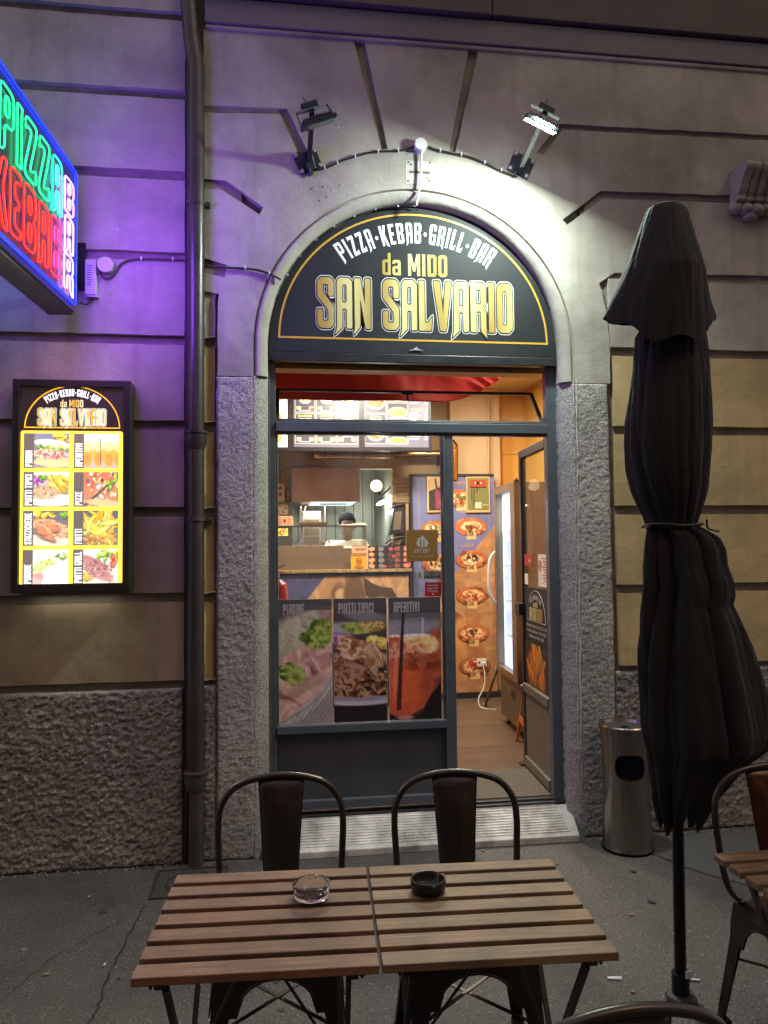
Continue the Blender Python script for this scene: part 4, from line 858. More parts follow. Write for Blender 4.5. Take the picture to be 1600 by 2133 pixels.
# ------------------------------------------------------------------ food pictures
MEAT = ['8a5a3a', '6b3f28', 'a8744c', '54301f']; FRY = ['f2c12e', 'e8a81c', 'ffd95a', 'd8921a']; GRN = ['8bb82a', '5f8f1e', 'b4d24a']; REDS = ['c8452c', 'a82a1c', 'e0703a']
def food(kind, w=96, h=70):
    p = Paint(w, h, '4a4650'); a = p.a
    if kind == 'panini':
        p.grad('5c5a66', '77685c'); p.rect(.25, 0, 1, .35, '6b6d80'); p.poly([(.2,.85),(.6,1),(1,.95),(1,.7),(.3,.7)], 'd9a560'); p.clu(10, .85, .12, .2, .1, FRY, .09, 3)
        p.ell(.62, .3, .55, .12, 'f0e2c0', 6, .2, .1); p.clu(30, .6, .42, .5, .08, GRN, .06, 2); p.ruf(.6, .6, .58, .13, ['4a2a1c', '8a5a3a', 'b88a64', 'e8c8a0'], 22, 4, .25, 3, 1, .15); p.clu(14, .6, .6, .5, .1, ['a0508a', 'c8482c'], .05, 2.2); p.ell(.6, .86, .5, .07, 'e8c070', 4, .3)
    if kind == 'aperitivi':
        p.grad('e8e4e0', '8a8088'); p.rect(0, 0, .2, 1, '55505c')
        for cx in (.3, .55, .78, 1.0): p.ell(cx, .62, .17, .36, 'f08a1c', 0, .3); p.ell(cx, .36, .15, .14, 'ffd470', 0, .5); p.ell(cx, .75, .12, .18, 'e05a14', 0, .5, al=.6)
        p.rect(.58, 0, .6, .9, '3a2a28'); p.rect(.2, 0, 1, .12, 'fffdf4', .7)
    if kind == 'piatti':
        p.grad('c8c0c8', '5a5458'); p.ell(.6, .8, .75, .18, 'f2f0ee', 0, .1); p.clu(14, .3, .22, .2, .1, ['8a2a8a', 'b04ab0'], .07, 2); p.clu(14, .45, .14, .2, .08, GRN, .07, 2)
        p.clu(34, .78, .3, .32, .22, FRY, .08, 4, 35); p.ruf(.45, .6, .45, .2, ['3c2012', '7a4c30', 'a87850', 'd0a880'], 14, 0, .25, 2, 1, .15)
    if kind == 'pizze':
        p.fill('5a4a4a'); p.ell(.8, .4, 1.0, .8, 'd8904a', 0, .05); p.ell(.8, .4, .95, .75, 'd85a38', 0, .05); p.clu(50, .75, .4, .7, .5, ['f0d090', 'e8a868', 'c83c28', 'f4e4c0'], .09, 1.6)
        p.clu(10, .7, .35, .6, .4, ['2a2436', '4c4048'], .08, 1.2); p.clu(9, .85, .3, .3, .2, GRN, .09, 2); p.poly([(.2,.95),(.75,.35),(.8,.37),(.28,1)], '3c2620'); p.ell(.7, .9, .6, .1, 'd89858', 5, .2, .1)
    if kind == 'stuzzicherie':
        p.fill('55505a'); p.ell(.5, .85, .8, .16, 'c8b098', 3, .1); p.clu(16, .45, .1, .4, .1, FRY, .09, 2); p.clu(10, .9, .1, .15, .1, GRN, .1, 1.3); p.clu(8, .05, .35, .1, .1, GRN, .1, 1.3)
        p.ruf(.6, .5, .6, .24, ['5a2814', 'a05030', 'c87848', 'e0a070'], 11, 15, .2, 4, 1.6, .15); p.clu(10, .6, .6, .4, .18, ['a85430', 'c46c40'], .14, 2.6, 20)
    if kind == 'fritti':
        p.fill('4c4a56'); p.clu(14, .1, .3, .3, .3, ['c8a030', 'a88420'], .1, 5, 50, .2); p.clu(60, .62, .45, .42, .42, FRY, .10, 4.5); p.clu(26, .6, .85, .5, .15, ['d88a1c', 'b0641a'], .1, 2.5)
    if kind == 'piadine':
        p.grad('e8dccc', 'f8f4f0'); p.clu(20, .3, .2, .5, .25, ['b8a890', 'd4c8b4'], .03, 1.5); p.ell(.2, .75, .4, .3, 'e0948c', 20, .2, .1); p.ell(.3, .7, .28, .1, 'c87470', 30, .6)
        p.ruf(.45, .45, .42, .14, ['4c6a18', '80a030', 'b4cc5c', 'd8e49a'], 14, -25, .35, 5, 1, .1); p.clu(8, .85, .2, .2, .1, GRN, .08, 2); p.ell(.8, .85, .5, .35, 'fbf8f6', -20, .2)
    if kind == 'piatti_grill':
        p.grad('c8c4cc', 'e8d8b0'); p.clu(16, .7, .14, .4, .12, GRN, .1, 1.8); p.clu(14, .15, .85, .35, .2, FRY, .13, 3); p.clu(10, .95, .3, .15, .2, REDS, .14, 1.2)
        p.ell(.5, .55, .62, .24, '9c5f5a', 32, .15, .2); p.clu(90, .5, .55, .5, .24, ['b87870', '8a4c48', '6c3836', 'c89088'], .045, 1.5, 30)
    return p.grain(.07, 12)

# ------------------------------------------------------------------ lit menu box on the left wall
mat('box_frame', '2b2826', .4, var=.2, vs=6); mat('header_black', '39332f', .35); emis('header_glow', '4c4238', .22, '39332f')
emis('glow_white', 'ffffff', 1.5); emis('glow_yellow', 'ffd84a', 1.7); emis('glow_amber', 'ffc23a', 1.0); emis('glow_grey', '7c716c', .9)
def gold_glow():
    M = MATS['gold_print'].copy(); M.name = 'gold_glow'; b = M.node_tree.nodes['Principled BSDF']; r = [n for n in M.node_tree.nodes if n.type == 'VALTORGB'][0]
    w = [n for n in M.node_tree.nodes if n.type == 'TEX_WAVE'][0]; w.inputs['Scale'].default_value = 3.4
    r.color_ramp.elements[0].color = (*hx('e0b83a'), 1); r.color_ramp.elements[1].color = (*hx('fff6b0'), 1)
    M.node_tree.links.new(r.outputs[0], b.inputs['Emission Color']); b.inputs['Emission Strength'].default_value = .9; MATS['gold_glow'] = M
gold_glow()
print_mat('backlit_print', .4, emit=1.65)
LBX = thing('menu_lightbox', 'tall glowing menu box with eight food pictures on the left wall', 'menu box')
ly = -.12; lx0, lx1, lz0, lz1 = -1.352, -.768, 1.440, 2.538
fx0, fx1 = at(40, 1000, ly).x, at(270, 1000, ly).x-.0
fx0 = lx0+.036; fx1 = lx1-.036; fz1 = lz1-.038; fz0 = lz0+.045
for n_, x0, x1, z0, z1 in (('frame_side', lx0, fx0, lz0, lz1), ('frame_side', fx1, lx1, lz0, lz1), ('frame_top', fx0, fx1, fz1, lz1), ('frame_bottom', fx0, fx1, lz0, fz0)):
    obj(n_, MB().box(x0, x1, ly, 0.0, z0, z1), 'box_frame', LBX, bevel=.004)
obj('back_plate', MB().box(fx0, fx1, ly+.02, -.0, fz0, fz1), 'header_glow', LBX)
pz1 = at(150, 897, ly).z; pz0 = at(150, 1220, ly).z
fw = fx1-fx0; cxl = (fx0+fx1)/2
obj('yellow_panel', MB().prism([rrect(fx0+.004, fx1-.004, pz0+.004, pz1, .012)], ly+.012, ly+.0195), 'glow_yellow', LBX)
# header arch and logo
hb = at(150, 891, ly).z; hw_ = fw*.465
band('arch_line', hw_, at(150, 802, ly).z-hb-.0, hb, cxl, hb, .006, ly+.018, 'glow_amber', LBX)
k = hw_/.80
sign_lettering(LBX, lambda x, z: (cxl+x*k, hb+.012+(z+.0)*k*1.02), ly+.0175, ('glow_white',), ('glow_white', 'sign_edge_black', 'gold_glow'), .0005)
names = [('panini', 'PANINI'), ('aperitivi', 'APERITIVI'), ('piatti', 'PIATTI TIPICI'), ('pizze', 'PIZZE'), ('stuzzicherie', 'STUZZICHERIE'), ('fritti', 'FRITTI'), ('piadine', 'PIADINE'), ('piatti_grill', 'PIATTI GRILL')]
ph = (pz1-pz0)/4
for i, (kd, tx) in enumerate(names):
    r_, c_ = divmod(i, 2); x0 = fx0+.020+c_*(fw-.02)/2; x1 = x0+(fw-.02)/2-.024; z1 = pz1-.014-r_*ph; z0 = z1-ph+.020
    f = food(kd); f.c += (1-f.c)*(.10+.14*f.v[..., None])  # backlight bloom whitens the picture colours, more towards the bottom
    pic = f.mesh('food_picture', (x0, ly+.0115, z1), (x1-x0, 0, 0), (0, 0, z0-z1), 'backlit_print', LBX)
    obj('caption_band', MB().box(x0, x0+.050, ly+.0100, ly+.0112, z0, z1), 'glow_grey', pic)
    mb = MB(); lo, W = layout(tx, .75); s = .034/10; sx = min(1.0, (z1-z0-.02)/(W*s)); 
    gothic(mb, tx, lambda x, z, W_: (x0+.042-z*s, z0+.008+x*s*sx), 0, .75, ly+.0096, k=.15)
    obj('caption', mb, 'glow_white', pic)
lamp('menu_box_glow', LBX, (cxl, ly-.012, (pz0+pz1)/2), (R(-90), 0, 0), .46, 11, (1, .90, .72), sy=.70)
lamp('menu_box_glow', LBX, (cxl, -.06, lz0-.02), (0, 0, 0), .4, .3, (1, .90, .76), sy=.06)

# ------------------------------------------------------------------ stainless bin
def steel(name, col='8b8581', rough=.3, aniso=True):
    M = mat(name, col, rough, metal=1, var=.12, vs=3, bump=.05, bs=2, stretch=(30, 30, .8)); return M
steel('bin_steel', '8d867f', .27); mat('kitchen_steel', 'a08e7c', .5, metal=1, var=.05, vs=1.2)
mat('black_plastic', '0a0a0a', .7, spec=.1); mat('ash_grey', '3a3836', .8, var=.5, vs=60, bump=.5, bs=120)
bn = thing('litter_bin', 'round stainless steel ashtray bin with oval opening beside the doorway', 'bin', (1.88, -.175, 0))
HB = .665
prof = [(.137, .012), (.134, .03), (.127, .20), (.123, .38), (.125, .52), (.131, .60), (.137, HB)]
def bin_shell():
    n, mz = 128, 96; zs = np.linspace(.012, HB, mz); rr = np.interp(zs, [p[1] for p in prof], [p[0] for p in prof]); V = []; ca = R(-103)
    for z, r in zip(zs, rr):
        for k in range(n): V.append((r*math.cos(2*math.pi*k/n), r*math.sin(2*math.pi*k/n), z))
    F = []; ca = R(-103)
    for i in range(mz-1):
        for k in range(n):
            zc0 = (zs[i]+zs[i+1])/2; aa = (2*math.pi*(k+.5)/n-ca+math.pi) % (2*math.pi)-math.pi
            q = abs(aa*.128/.078)**3+abs((zc0-.462)/.062)**3
            if q < 1: continue
            F.append((i*n+k, i*n+(k+1) % n, (i+1)*n+(k+1) % n, (i+1)*n+k))
    return np.array(V), np.array(F)
V, F = bin_shell(); np_mesh('bin_shell', V, F, 'bin_steel', bn, smooth=True)
obj('inner_bucket', MB().lathe([(0,.30),(.112,.30),(.118,.60),(.11,.62)], 40), 'black_plastic', bn, smooth=True)
ca = R(-103); P = []
for k in range(40):
    t = 2*math.pi*k/40; c, s_ = math.cos(t), math.sin(t); ax = .080*math.copysign(abs(c)**.67, c)/.128; az = .064*math.copysign(abs(s_)**.67, s_); r = .1245
    P.append((r*math.cos(ca+ax), r*math.sin(ca+ax), .462+az))
obj('opening_rim', MB().tube(P, .0045, 8, closed=True), 'black_plastic', bn, smooth='all')
obj('base_ring', MB().lathe([(.12,.0),(.139,0),(.140,.012),(.134,.016)], 48), 'black_plastic', bn, smooth=30)
lid = MB().lathe([(.1385,HB-.012),(.1390,HB),(.134,HB+.006),(.126,HB+.004),(.119,HB-.012),(.035,HB-.014),(.024,HB-.018),(.022,HB-.06)], 48)
obj('ashtray_top', lid, 'bin_steel', bn, smooth=30); obj('ash_bed', MB().lathe([(.022,HB-.0135),(.118,HB-.0115)], 40), 'ash_grey', bn); obj('ash_hole', MB().lathe([(0,HB-.05),(.022,HB-.05)], 20), 'black_plastic', bn)

# ------------------------------------------------------------------ manhole cover
mh = thing('manhole_cover', 'square cast iron manhole cover with diamond tread by the drainpipe', 'manhole cover')
q = [atz(x, y, .003) for x, y in ((308,1874),(345,1813),(446,1808),(440,1868))]
mat('iron_cover', '4a4744', .55, metal=.5, var=.4, vs=20, bump=.2, bs=80); mat('iron_rim', '2a2826', .6, var=.3, vs=20)
a, b_ = Vector((q[0].x, q[0].y, 0)), Vector((q[0].x+.36, q[0].y+.01, 0))
S = .36
mh.location = (q[0].x, q[0].y, 0); mh.rotation_euler = (0, 0, R(1))
obj('rim', MB().prism([[(0,0),(S,0),(S,S-.03),(0,S-.03)], [(.012,.012),(.012,S-.042),(S-.012,S-.042),(S-.012,.012)]], .001, .007, lambda x, z, y: (x, z, y)), 'iron_rim', mh)
obj('plate', MB().box(.012, S-.012, .012, S-.042, .0005, .003), 'iron_cover', mh)
tr = MB(); st_ = .0165
cyv = (S-.03)/2
for i in range(20):
    for j in range(19):
        x = .022+i*st_+(j % 2)*st_/2; y = .02+j*st_
        if x > S-.02 or y > S-.05: continue
        d = math.hypot(x-S/2, y-cyv)
        if .105 < d < .125 or d < .05: continue
        tr.add([(x-.006,y,.003),(x,y-.006,.003),(x+.006,y,.003),(x,y+.006,.003),(x,y,.0075)], [(0,1,4),(1,2,4),(2,3,4),(3,0,4)])
t_ = obj('diamond_tread', tr, 'iron_cover', mh, weld=False); t_['kind'] = 'stuff'
obj('ring', MB().lathe([(.108,.003),(.110,.007),(.121,.007),(.123,.003)], 40, (S/2, cyv, 0)), 'iron_rim', mh)
obj('hub', MB().lathe([(0,.006),(.03,.006),(.036,.003)], 6, (S/2, cyv, 0)), 'iron_cover', mh)
# ================================================================== THE SHOP INSIDE
mat('warm_wall', 'a58a68', .75, var=.2, vs=2.5, bump=.15, bs=30); mat('yellow_wall', 'd0a050', .7, var=.15, vs=2, bump=.15, bs=30)
mat('beige_wall', 'c0a886', .7, var=.15, vs=2.5, bump=.1, bs=30); mat('beige_tile', 'b09070', .5, var=.15, vs=2)
mat('floor_tile', '5f4f42', .38, var=.35, vs=2.2, bump=.04, bs=20); mat('entry_mat', '57504a', .9, var=.35, vs=50, bump=.6, bs=150)
mat('ceiling_paint', 'c9b79a', .8); mat('kitchen_wall', 'a9ab9c', .35, metal=.2, var=.15, vs=3); mat('joint', '5d5044', .8)
ZF = .19
S_ = lambda n, mb, m_, **k: structure(obj(n, mb, m_, **k))
S_('shop_floor', MB().box(-.2, 2.55, .165, 5.4, .0, ZF), 'floor_tile')
jm = MB()
for x in (.55, 1.2, 1.85): jm.box(x, x+.004, .8, 3.1, ZF, ZF+.0012)
for y in (1.3, 1.95, 2.6): jm.box(-.1, 2.4, y, y+.004, ZF, ZF+.0012)
S_('floor_joints', jm, 'joint')
my = atz(1000, 1607, ZF).y
S_('entry_flag', MB().box(-.05, 1.72, .168, my, ZF-.01, ZF+.004), 'entry_mat')
S_('ceiling', MB().box(-.2, 2.6, .32, 5.4, 3.25, 3.35), 'ceiling_paint')
S_('wall_left', MB().box(-.26, -.16, .32, 5.4, 0, 3.25), 'warm_wall')
S_('wall_right', MB().box(2.5, 2.6, .32, 5.4, 0, 3.25), 'yellow_wall')
S_('wall_front', MB().box(-.2, -.02, .26, .32, 0, 3.3).box(1.69, 2.6, .33, .36, 0, 3.3).box(-.1, 1.78, .33, .36, 2.9, 3.7), 'beige_wall')
YB = 3.35
kx0, kx1 = at(601, 1000, YB).x, at(818, 1000, YB).x; kz = at(700, 976, YB).z
S_('wall_back', MB().box(-.16, kx0, YB, YB+.1, 0, 3.25).box(kx1, 2.17, YB, YB+.1, 0, 3.25).box(kx0, kx1, YB, YB+.1, kz, 3.25), 'warm_wall')
cx0 = at(938, 900, 3.2).x; cx1 = at(1041, 900, 3.2).x
S_('wall_pilaster', MB().box(cx0, cx1, 3.2, 3.35, 0, 3.25), 'beige_wall'); S_('wall_back_yellow', MB().box(2.17, 2.5, YB, YB+.1, 0, 3.25), 'yellow_wall')
S_('wall_ledge', MB().box(cx1, 2.5, YB-.012, YB, at(1080, 944, YB).z-.012, at(1080, 944, YB).z+.005), 'yellow_wall')
obj_ = obj('pilaster_pipe', MB().tube([at(1018, 826, 3.17), at(1018, 986, 3.17)], .014, 10), 'beige_tile', smooth=True); tag(obj_, 'thin beige pipe running up the pilaster above the pizza panel', 'pipe')
# kitchen beyond the opening
S_('kitchen_wall', MB().box(-.2, 2.2, 4.9, 5.0, 0, 3.2).box(kx1, kx1+.05, YB+.1, 4.9, 0, 3.2), 'kitchen_wall')
kj = MB()
for i in range(12): kj.box(.0+i*.11, .006+i*.11, 4.885, 4.9, 1.0, 2.6)
S_('kitchen_wall_joints', kj, 'joint')
# timber beam over the door
mat('beam_wood', 'a98a66', .5, var=.3, vs=4, stretch=(1, 8, 8))
bt = thing('panelled_beam', 'brown panelled beam inside above the transom window', 'beam')
bz0 = at(850, 775, .45).z
obj('beam_body', MB().box(-.02, 1.69, .42, .55, bz0, bz0+.35), 'beam_wood', bt, bevel=.004)
x1 = at(836, 760, .42).x; x2 = at(866, 760, .42).x
for a, b_ in ((.02, x1), (x2, 1.66)):
    obj('raised_panel', MB().prism([[(a, bz0+.012), (b_, bz0+.012), (b_, bz0+.30), (a, bz0+.30)], [(a+.012, bz0+.024), (a+.012, bz0+.288), (b_-.012, bz0+.288), (b_-.012, bz0+.024)]], .411, .421), 'beam_wood', bt)
# red fabric pelmet
mat('red_fabric', 'b8343a', .42, var=.15, vs=4, spec=.5)
yr = .95; nx, nz = 150, 44; xs = np.linspace(-.14, at(1050, 780, yr).x, nx); xe = xs[-1]
zb_ = at(850, 836, yr).z; xk = at(900, 835, yr).x
zlow = np.where(xs < xk, zb_, zb_+(np.clip((xs-xk)/(xe-xk), 0, 1)**2.1)*.19)
U_, T_ = np.meshgrid(xs, np.linspace(0, 1, nz)); ZL = np.broadcast_to(zlow, U_.shape); Z_ = ZL+(3.10-ZL)*T_
Yw = yr+.03*(fbm(U_*5, Z_*3, 5, 3)-.5)+.02*np.sin(U_*7+Z_*9)*(1-T_)+.05*np.clip((U_-xk)/(xe-xk), 0, 1)*np.abs(fbm(U_*9+Z_*14, Z_*4, 9, 2)-.5)*2
def closed_sheet(name, X, Y, Z, th_, m_, par=None):
    h, w = X.shape; a = np.stack([X, Y, Z], -1).reshape(-1, 3); b_ = a+np.array([0, th_, 0]); idx = np.arange(h*w).reshape(h, w)
    F = [np.stack([idx[:-1, :-1], idx[:-1, 1:], idx[1:, 1:], idx[1:, :-1]], -1).reshape(-1, 4)]; F.append(F[0][:, ::-1]+h*w)
    br = np.concatenate([idx[0, :], idx[1:, -1], idx[-1, -2::-1], idx[-2:0:-1, 0]]); n = len(br)
    F.append(np.array([(br[i], h*w+br[i], h*w+br[(i+1) % n], br[(i+1) % n]) for i in range(n)]))
    return np_mesh(name, np.vstack([a, b_]), np.vstack(F), m_, par, smooth=True)
tag(closed_sheet('red_pelmet', U_, Yw, Z_, .006, 'red_fabric'), 'red fabric pelmet with curved lower edge hanging inside above the menu boards', 'pelmet')

# ------------------------------------------------------------------ lit menu boards
print_mat('screen_print', .4, emit=1.25); mat('board_black', '1c1c1f', .4)
emis('screen_white', 'ffffff', 1.2); emis('screen_yellow', 'ffe066', 1.1)
yb_ = 2.7
def menu_board(label, xa_, xb_, kind):
    t = thing('menu_board', label, 'menu board', group='lit menu boards above the counter')
    a = at(xa_, 931, yb_); x0, x1 = a.x, at(xb_, 931, yb_).x; z0 = a.z; z1 = z0+.58
    obj('board_housing', MB().box(x0-.03, x1+.03, yb_+.002, yb_+.05, z0-.035, z1+.02), 'board_black', t, bevel=.003)
    w = x1-x0; p = Paint(max(20, int(w*190)), 110, '5a5866')
    S = (1/(w/.58))
    mb = MB(); my_ = MB()
    def card(u0, v0, u1, v1, f):
        p.rect(u0, v0, u1, v1, 'a8a092'); e = .008
        p.rect(u0+e*S, v0+e, u1-e*S, v1-e, '44424c'); f(u0, v0, u1, v1)
    def pos(u, v, dy=.0015): return (x0+u*w, yb_-dy, z1-v*(z1-z0))
    def tx(s_, u, v, size, yellow=False, w_=None): text(my_ if yellow else mb, s_, pos(u, v), (1,0,0), (0,0,1), size, bold=.012, w=w_)
    if kind == 0:
        p.fill('f4f0ee'); 
        for v in (.1, .42, .74): p.ell(.5, v+.12, .07, .07, 'e0905a', 0, .3, .2); p.ell(.2, v+.13, .05, .07, 'c8784a', 0, .3, .2); p.rect(.05, v-.08, .95, v-.07, '9aa0b0')
        tx('KIDS', .5, .38, .03)
    if kind == 1:
        cols = [('MENU FALAFEL VERTICALE', ['f0b83a', 'd89a2a']), ('MENU PIZZA KEBAP', ['c08a58', 'e8d0a8', 'a86a3c']), ('MENU HOT DOG', ['e8c24a', 'c88a2a', 'd8462a'])]
        for r_ in range(2):
            for c_ in range(3):
                u0 = .02+c_*.325; v0 = -.02+r_*.49
                def f(u0, v0, u1, v1, c_=c_, r_=r_):
                    um = (u0+u1)/2; p.ell(um, v0+.28, .085, .055, 'f2efe8', 0, .15); p.ruf(um, v0+.27, .072, .046, ['6a3a18']+sorted(cols[c_][1])+['f4dca0'], 34, 0, .25, c_+r_*3, 1, .1)
                    for q in (.2, .8): p.rect(u0+(u1-u0)*q-.03, v0+.38, u0+(u1-u0)*q+.03, v0+.43, 'ecd98a')
                    if r_ == 0: p.rect(u1-.075, v0+.40, u1-.01, v0+.46, 'c83a4a')
                card(u0, v0, u0+.31, v0+.475, f)
                tx(cols[c_][0], u0+.155, v0+.045, .02, True, w_=.12); tx('+ patatine + bibita 33cl', u0+.155, v0+.085, .015, w_=.11)
                tx('pane arabo, carne kebap', u0+.155, v0+.445 if c_ < 2 else v0+.36, .014, w_=.10); 
    if kind == 2:
        for i, (u0, v0, u1, v1, cc) in enumerate([(.01,.02,.34,.44,FRY+MEAT), (.01,.47,.34,.95,MEAT+['e8d0b8']), (.36,.02,.68,.27,MEAT+FRY), (.36,.29,.68,.54,['e8b860','d09a4a','c8583a']), (.36,.56,.68,.76,['e0c090','b86a3a']), (.36,.78,.68,.95,FRY)]):
            def f(u0, v0, u1, v1, cc=cc): p.ell((u0+u1)/2, (v0+v1)/2+.03, (u1-u0)*.47*p.a, (v1-v0)*.34, 'ece6dc', 0, .1); p.ruf((u0+u1)/2, (v0+v1)/2+.03, (u1-u0)*.42*p.a, (v1-v0)*.29, ['3a2214']+sorted(cc)[:4], 30, 0, .3, int(u0*90+v0*70), 1, .1)
            card(u0, v0, u1, v1, f)
        tx('PIATTO ANGELO', .175, .52, .02, True, w_=.10); tx('carne, patatine, insalata', .175, .56, .014, w_=.11)
        tx('VASCHETTE', .80, .40, .030, True, w_=.09); tx('INSALATE', .80, .66, .030, True, w_=.08); tx('PANINI', .78, .1, .030, True, w_=.07)
        for i in range(14):
            v = (.15+i*.035) if i < 5 else (.45+(i-5)*.035 if i < 10 else .72+(i-10)*.05)
            if .60 < v < .69: continue
            p.rect(.71, v-.006, .88-.03*(i % 3), v+.006, 'd8d4e0'); p.rect(.945, v-.006, .985, v+.006, 'eeeaf4')
    p.mesh('screen_print', (x0, yb_, z1), (w, 0, 0), (0, 0, z0-z1), 'screen_print', t)
    if mb.v: obj('lettering', mb, 'screen_white', t)
    if my_.v: obj('lettering_yellow', my_, 'screen_yellow', t)
menu_board('narrow white kids menu board at the left end of the lit row', 560, 599, 0)
menu_board('lit menu board with three columns of combo meals, middle of the row', 612, 748, 1)
menu_board('lit menu board with a price list column, right end of the row', 760, 893, 2)

# ------------------------------------------------------------------ ducts, hood, electrics
mat('brass_pipe', 'b08a5a', .25, metal=1, var=.2, vs=6); mat('copper_dark', '6b5640', .4, metal=.6)
dk = thing('ventilation_duct', 'shiny metal duct running along the back wall under the menu boards', 'duct')
dy_ = 3.24; a = at(672, 948, dy_); b_ = at(932, 946, dy_)
obj('duct_tube', MB().tube([a, b_], .038, 18), 'brass_pipe', dk, smooth=True)
obj('duct_elbow', MB().tube(smoothpath([a, a+Vector((-.04,0,0)), a+Vector((-.075,.02,0)), a+Vector((-.08,.10,0))], 4), .041, 18), 'brass_pipe', dk, smooth='all')
for x in (676, 735, 752, 757, 915, 921): p = at(x, 948, dy_); obj('duct_band', MB().tube([(p.x-.004, p.y, a.z), (p.x+.004, p.y, a.z)], .041, 18), 'copper_dark', dk, smooth=True)
vd = thing('vertical_duct', 'vertical metal duct with elbow beside the beige pilaster', 'duct')
c_ = at(946, 935, 3.12); d_ = at(946, 990, 3.12)
obj('duct_tube', MB().tube([d_-Vector((0,0,.05)), c_], .040, 18), 'brass_pipe', vd, smooth=True); obj('duct_elbow', MB().tube(smoothpath([c_, c_+Vector((-.01,0,.04)), c_+Vector((-.05,0,.06)), c_+Vector((-.10,.02,.06))], 4), .043, 18), 'brass_pipe', vd, smooth='all')
hd = thing('extractor_hood', 'brown reflecting steel extractor hood over the kebab station', 'extractor hood')
hx0_, hx1_ = at(607, 1000, 3.30).x, at(750, 1000, 3.30).x; hz1_ = at(680, 974, 3.30).z; hz0_ = at(680, 1045, 3.30).z
obj('hood_body', MB().box(hx0_, hx1_, 3.30, 3.315, hz0_, hz1_).box(hx0_, hx0_+.012, 3.315, 4.15, hz0_, hz1_).box(hx1_-.012, hx1_, 3.315, 4.15, hz0_, hz1_).box(hx0_, hx1_, 3.315, 4.15, hz1_-.012, hz1_), 'kitchen_steel', hd, bevel=.003)
emis('hood_underside_glow', 'dff2f4', 1.3)  # hood underside looks lit: its brightness is put in as glow
obj('hood_underside_glow', MB().box(hx0_+.19, hx1_-.02, 3.34, 4.1, hz0_+.005, hz0_+.02), 'hood_underside_glow', hd)
obj('filter_frame', MB().box(hx0_+.012, hx0_+.19, 3.34, 4.1, hz0_+.005, hz0_+.02).box(hx0_+.3, hx1_-.1, 3.7, 3.73, hz0_-.004, hz0_+.005), 'copper_dark', hd)
lamp('hood_lamp', hd, ((hx0_+hx1_)/2, 3.7, hz0_-.02), (0, 0, 0), .5, 22, (.86, .95, 1.0), sy=.5)
cd = thing('conduit', 'dark bent conduit from the switch boxes to the hood', 'conduit')
obj('wire', MB().tube(smoothpath([at(586, 1007, 3.3), at(585, 990, 3.3), at(590, 978, 3.3), at(603, 974, 3.3), at(640, 973, 3.285), at(690, 973, 3.285)], 4), .009, 8), 'copper_dark', cd, smooth='all')
obj('wire', MB().tube([at(579, 940, 3.3), at(579, 1007, 3.3)], .007, 8), 'copper_dark', cd, smooth='all')
mat('switch_cream', 'b59a7c', .5); mat('knob_red', '8c2018', .5); mat('dark_plastic', '2b2522', .5)
sb = thing('switch_box', 'cream switch box with black and red knobs beside the hood', 'switch box')
a, b_ = at(577, 1007, 3.28), at(593, 1045, 3.28); obj('housing', MB().box(a.x, b_.x, 3.27, 3.34, b_.z, a.z), 'switch_cream', sb, bevel=.004)
for y, m_ in ((1017, 'dark_plastic'), (1030, 'knob_red')): p = at(584, y, 3.27); obj('knob', MB().lathe([(0,-.02),(.013,-.018),(.015,0)], 14, (p.x, 3.27, p.z), 'y'), m_, sb, smooth=30)
a, b_ = at(593, 1018, 3.29), at(606, 1045, 3.29); tt = thing('control_box', 'small black control box between the switch box and the hood', 'control box'); obj('housing', MB().box(a.x, b_.x, 3.29, 3.34, b_.z, a.z), 'dark_plastic', tt, bevel=.003)
for y in (1024, 1031, 1038): p = at(600, y, 3.29); obj('key', MB().lathe([(0,-.006),(.008,-.005),(.008,0)], 10, (p.x, 3.29, p.z), 'y'), 'switch_cream', tt)
mat('card_print', 'b9a78c', .6, var=.6, vs=30, var2='40362c'); mat('menu_sheet', 'd8a888', .6)
a, b_ = at(577, 1049, 3.28), at(600, 1072, 3.28); tag(obj('picture_frame', MB().box(a.x, b_.x, 3.28, 3.30, b_.z, a.z), 'card_print', bevel=.003), 'small dark patterned picture under the switch boxes', 'picture')
sh = thing('takeaway_menu', 'peach coloured menu sheet at the left above the glowing card', 'menu sheet'); a, b_ = at(577, 1075, 3.05), at(611, 1095, 3.05)
obj('sheet', MB().box(a.x, b_.x, 3.05, 3.053, b_.z, a.z), 'menu_sheet', sh); mb = MB()
for i in range(5):
    for x in (.03, .115): mb.box(a.x+x-.018, a.x+x+.014, 3.0485, 3.0495, a.z-.014-i*.015, a.z-.018-i*.015)
mb.ell(((a.x+b_.x)/2-.005, 3.049, (a.z+b_.z)/2), (.014, .001, .02), 10, 6); obj('sheet_print', mb, 'knob_red', sh)
emis('flame_card', 'ffb63a', 1.6); a, b_ = at(577, 1101, 3.05), at(600, 1116, 3.05)
gc = thing('glowing_card', 'small glowing yellow food card at the left end of the counter', 'lit card'); p = Paint(34, 22, 'ffdf60'); p.clu(18, .5, .45, .5, .3, ['ff8a2a', 'e0602a', 'ffe890'], .25, 2); p.mesh('card_picture', (a.x, 3.05, a.z), (b_.x-a.x, 0, 0), (0, 0, b_.z-a.z), 'screen_print', gc)
obj('card_holder', MB().box(a.x-.01, b_.x+.04, 3.053, 3.10, b_.z-.12, a.z+.02), 'dark_plastic', gc)

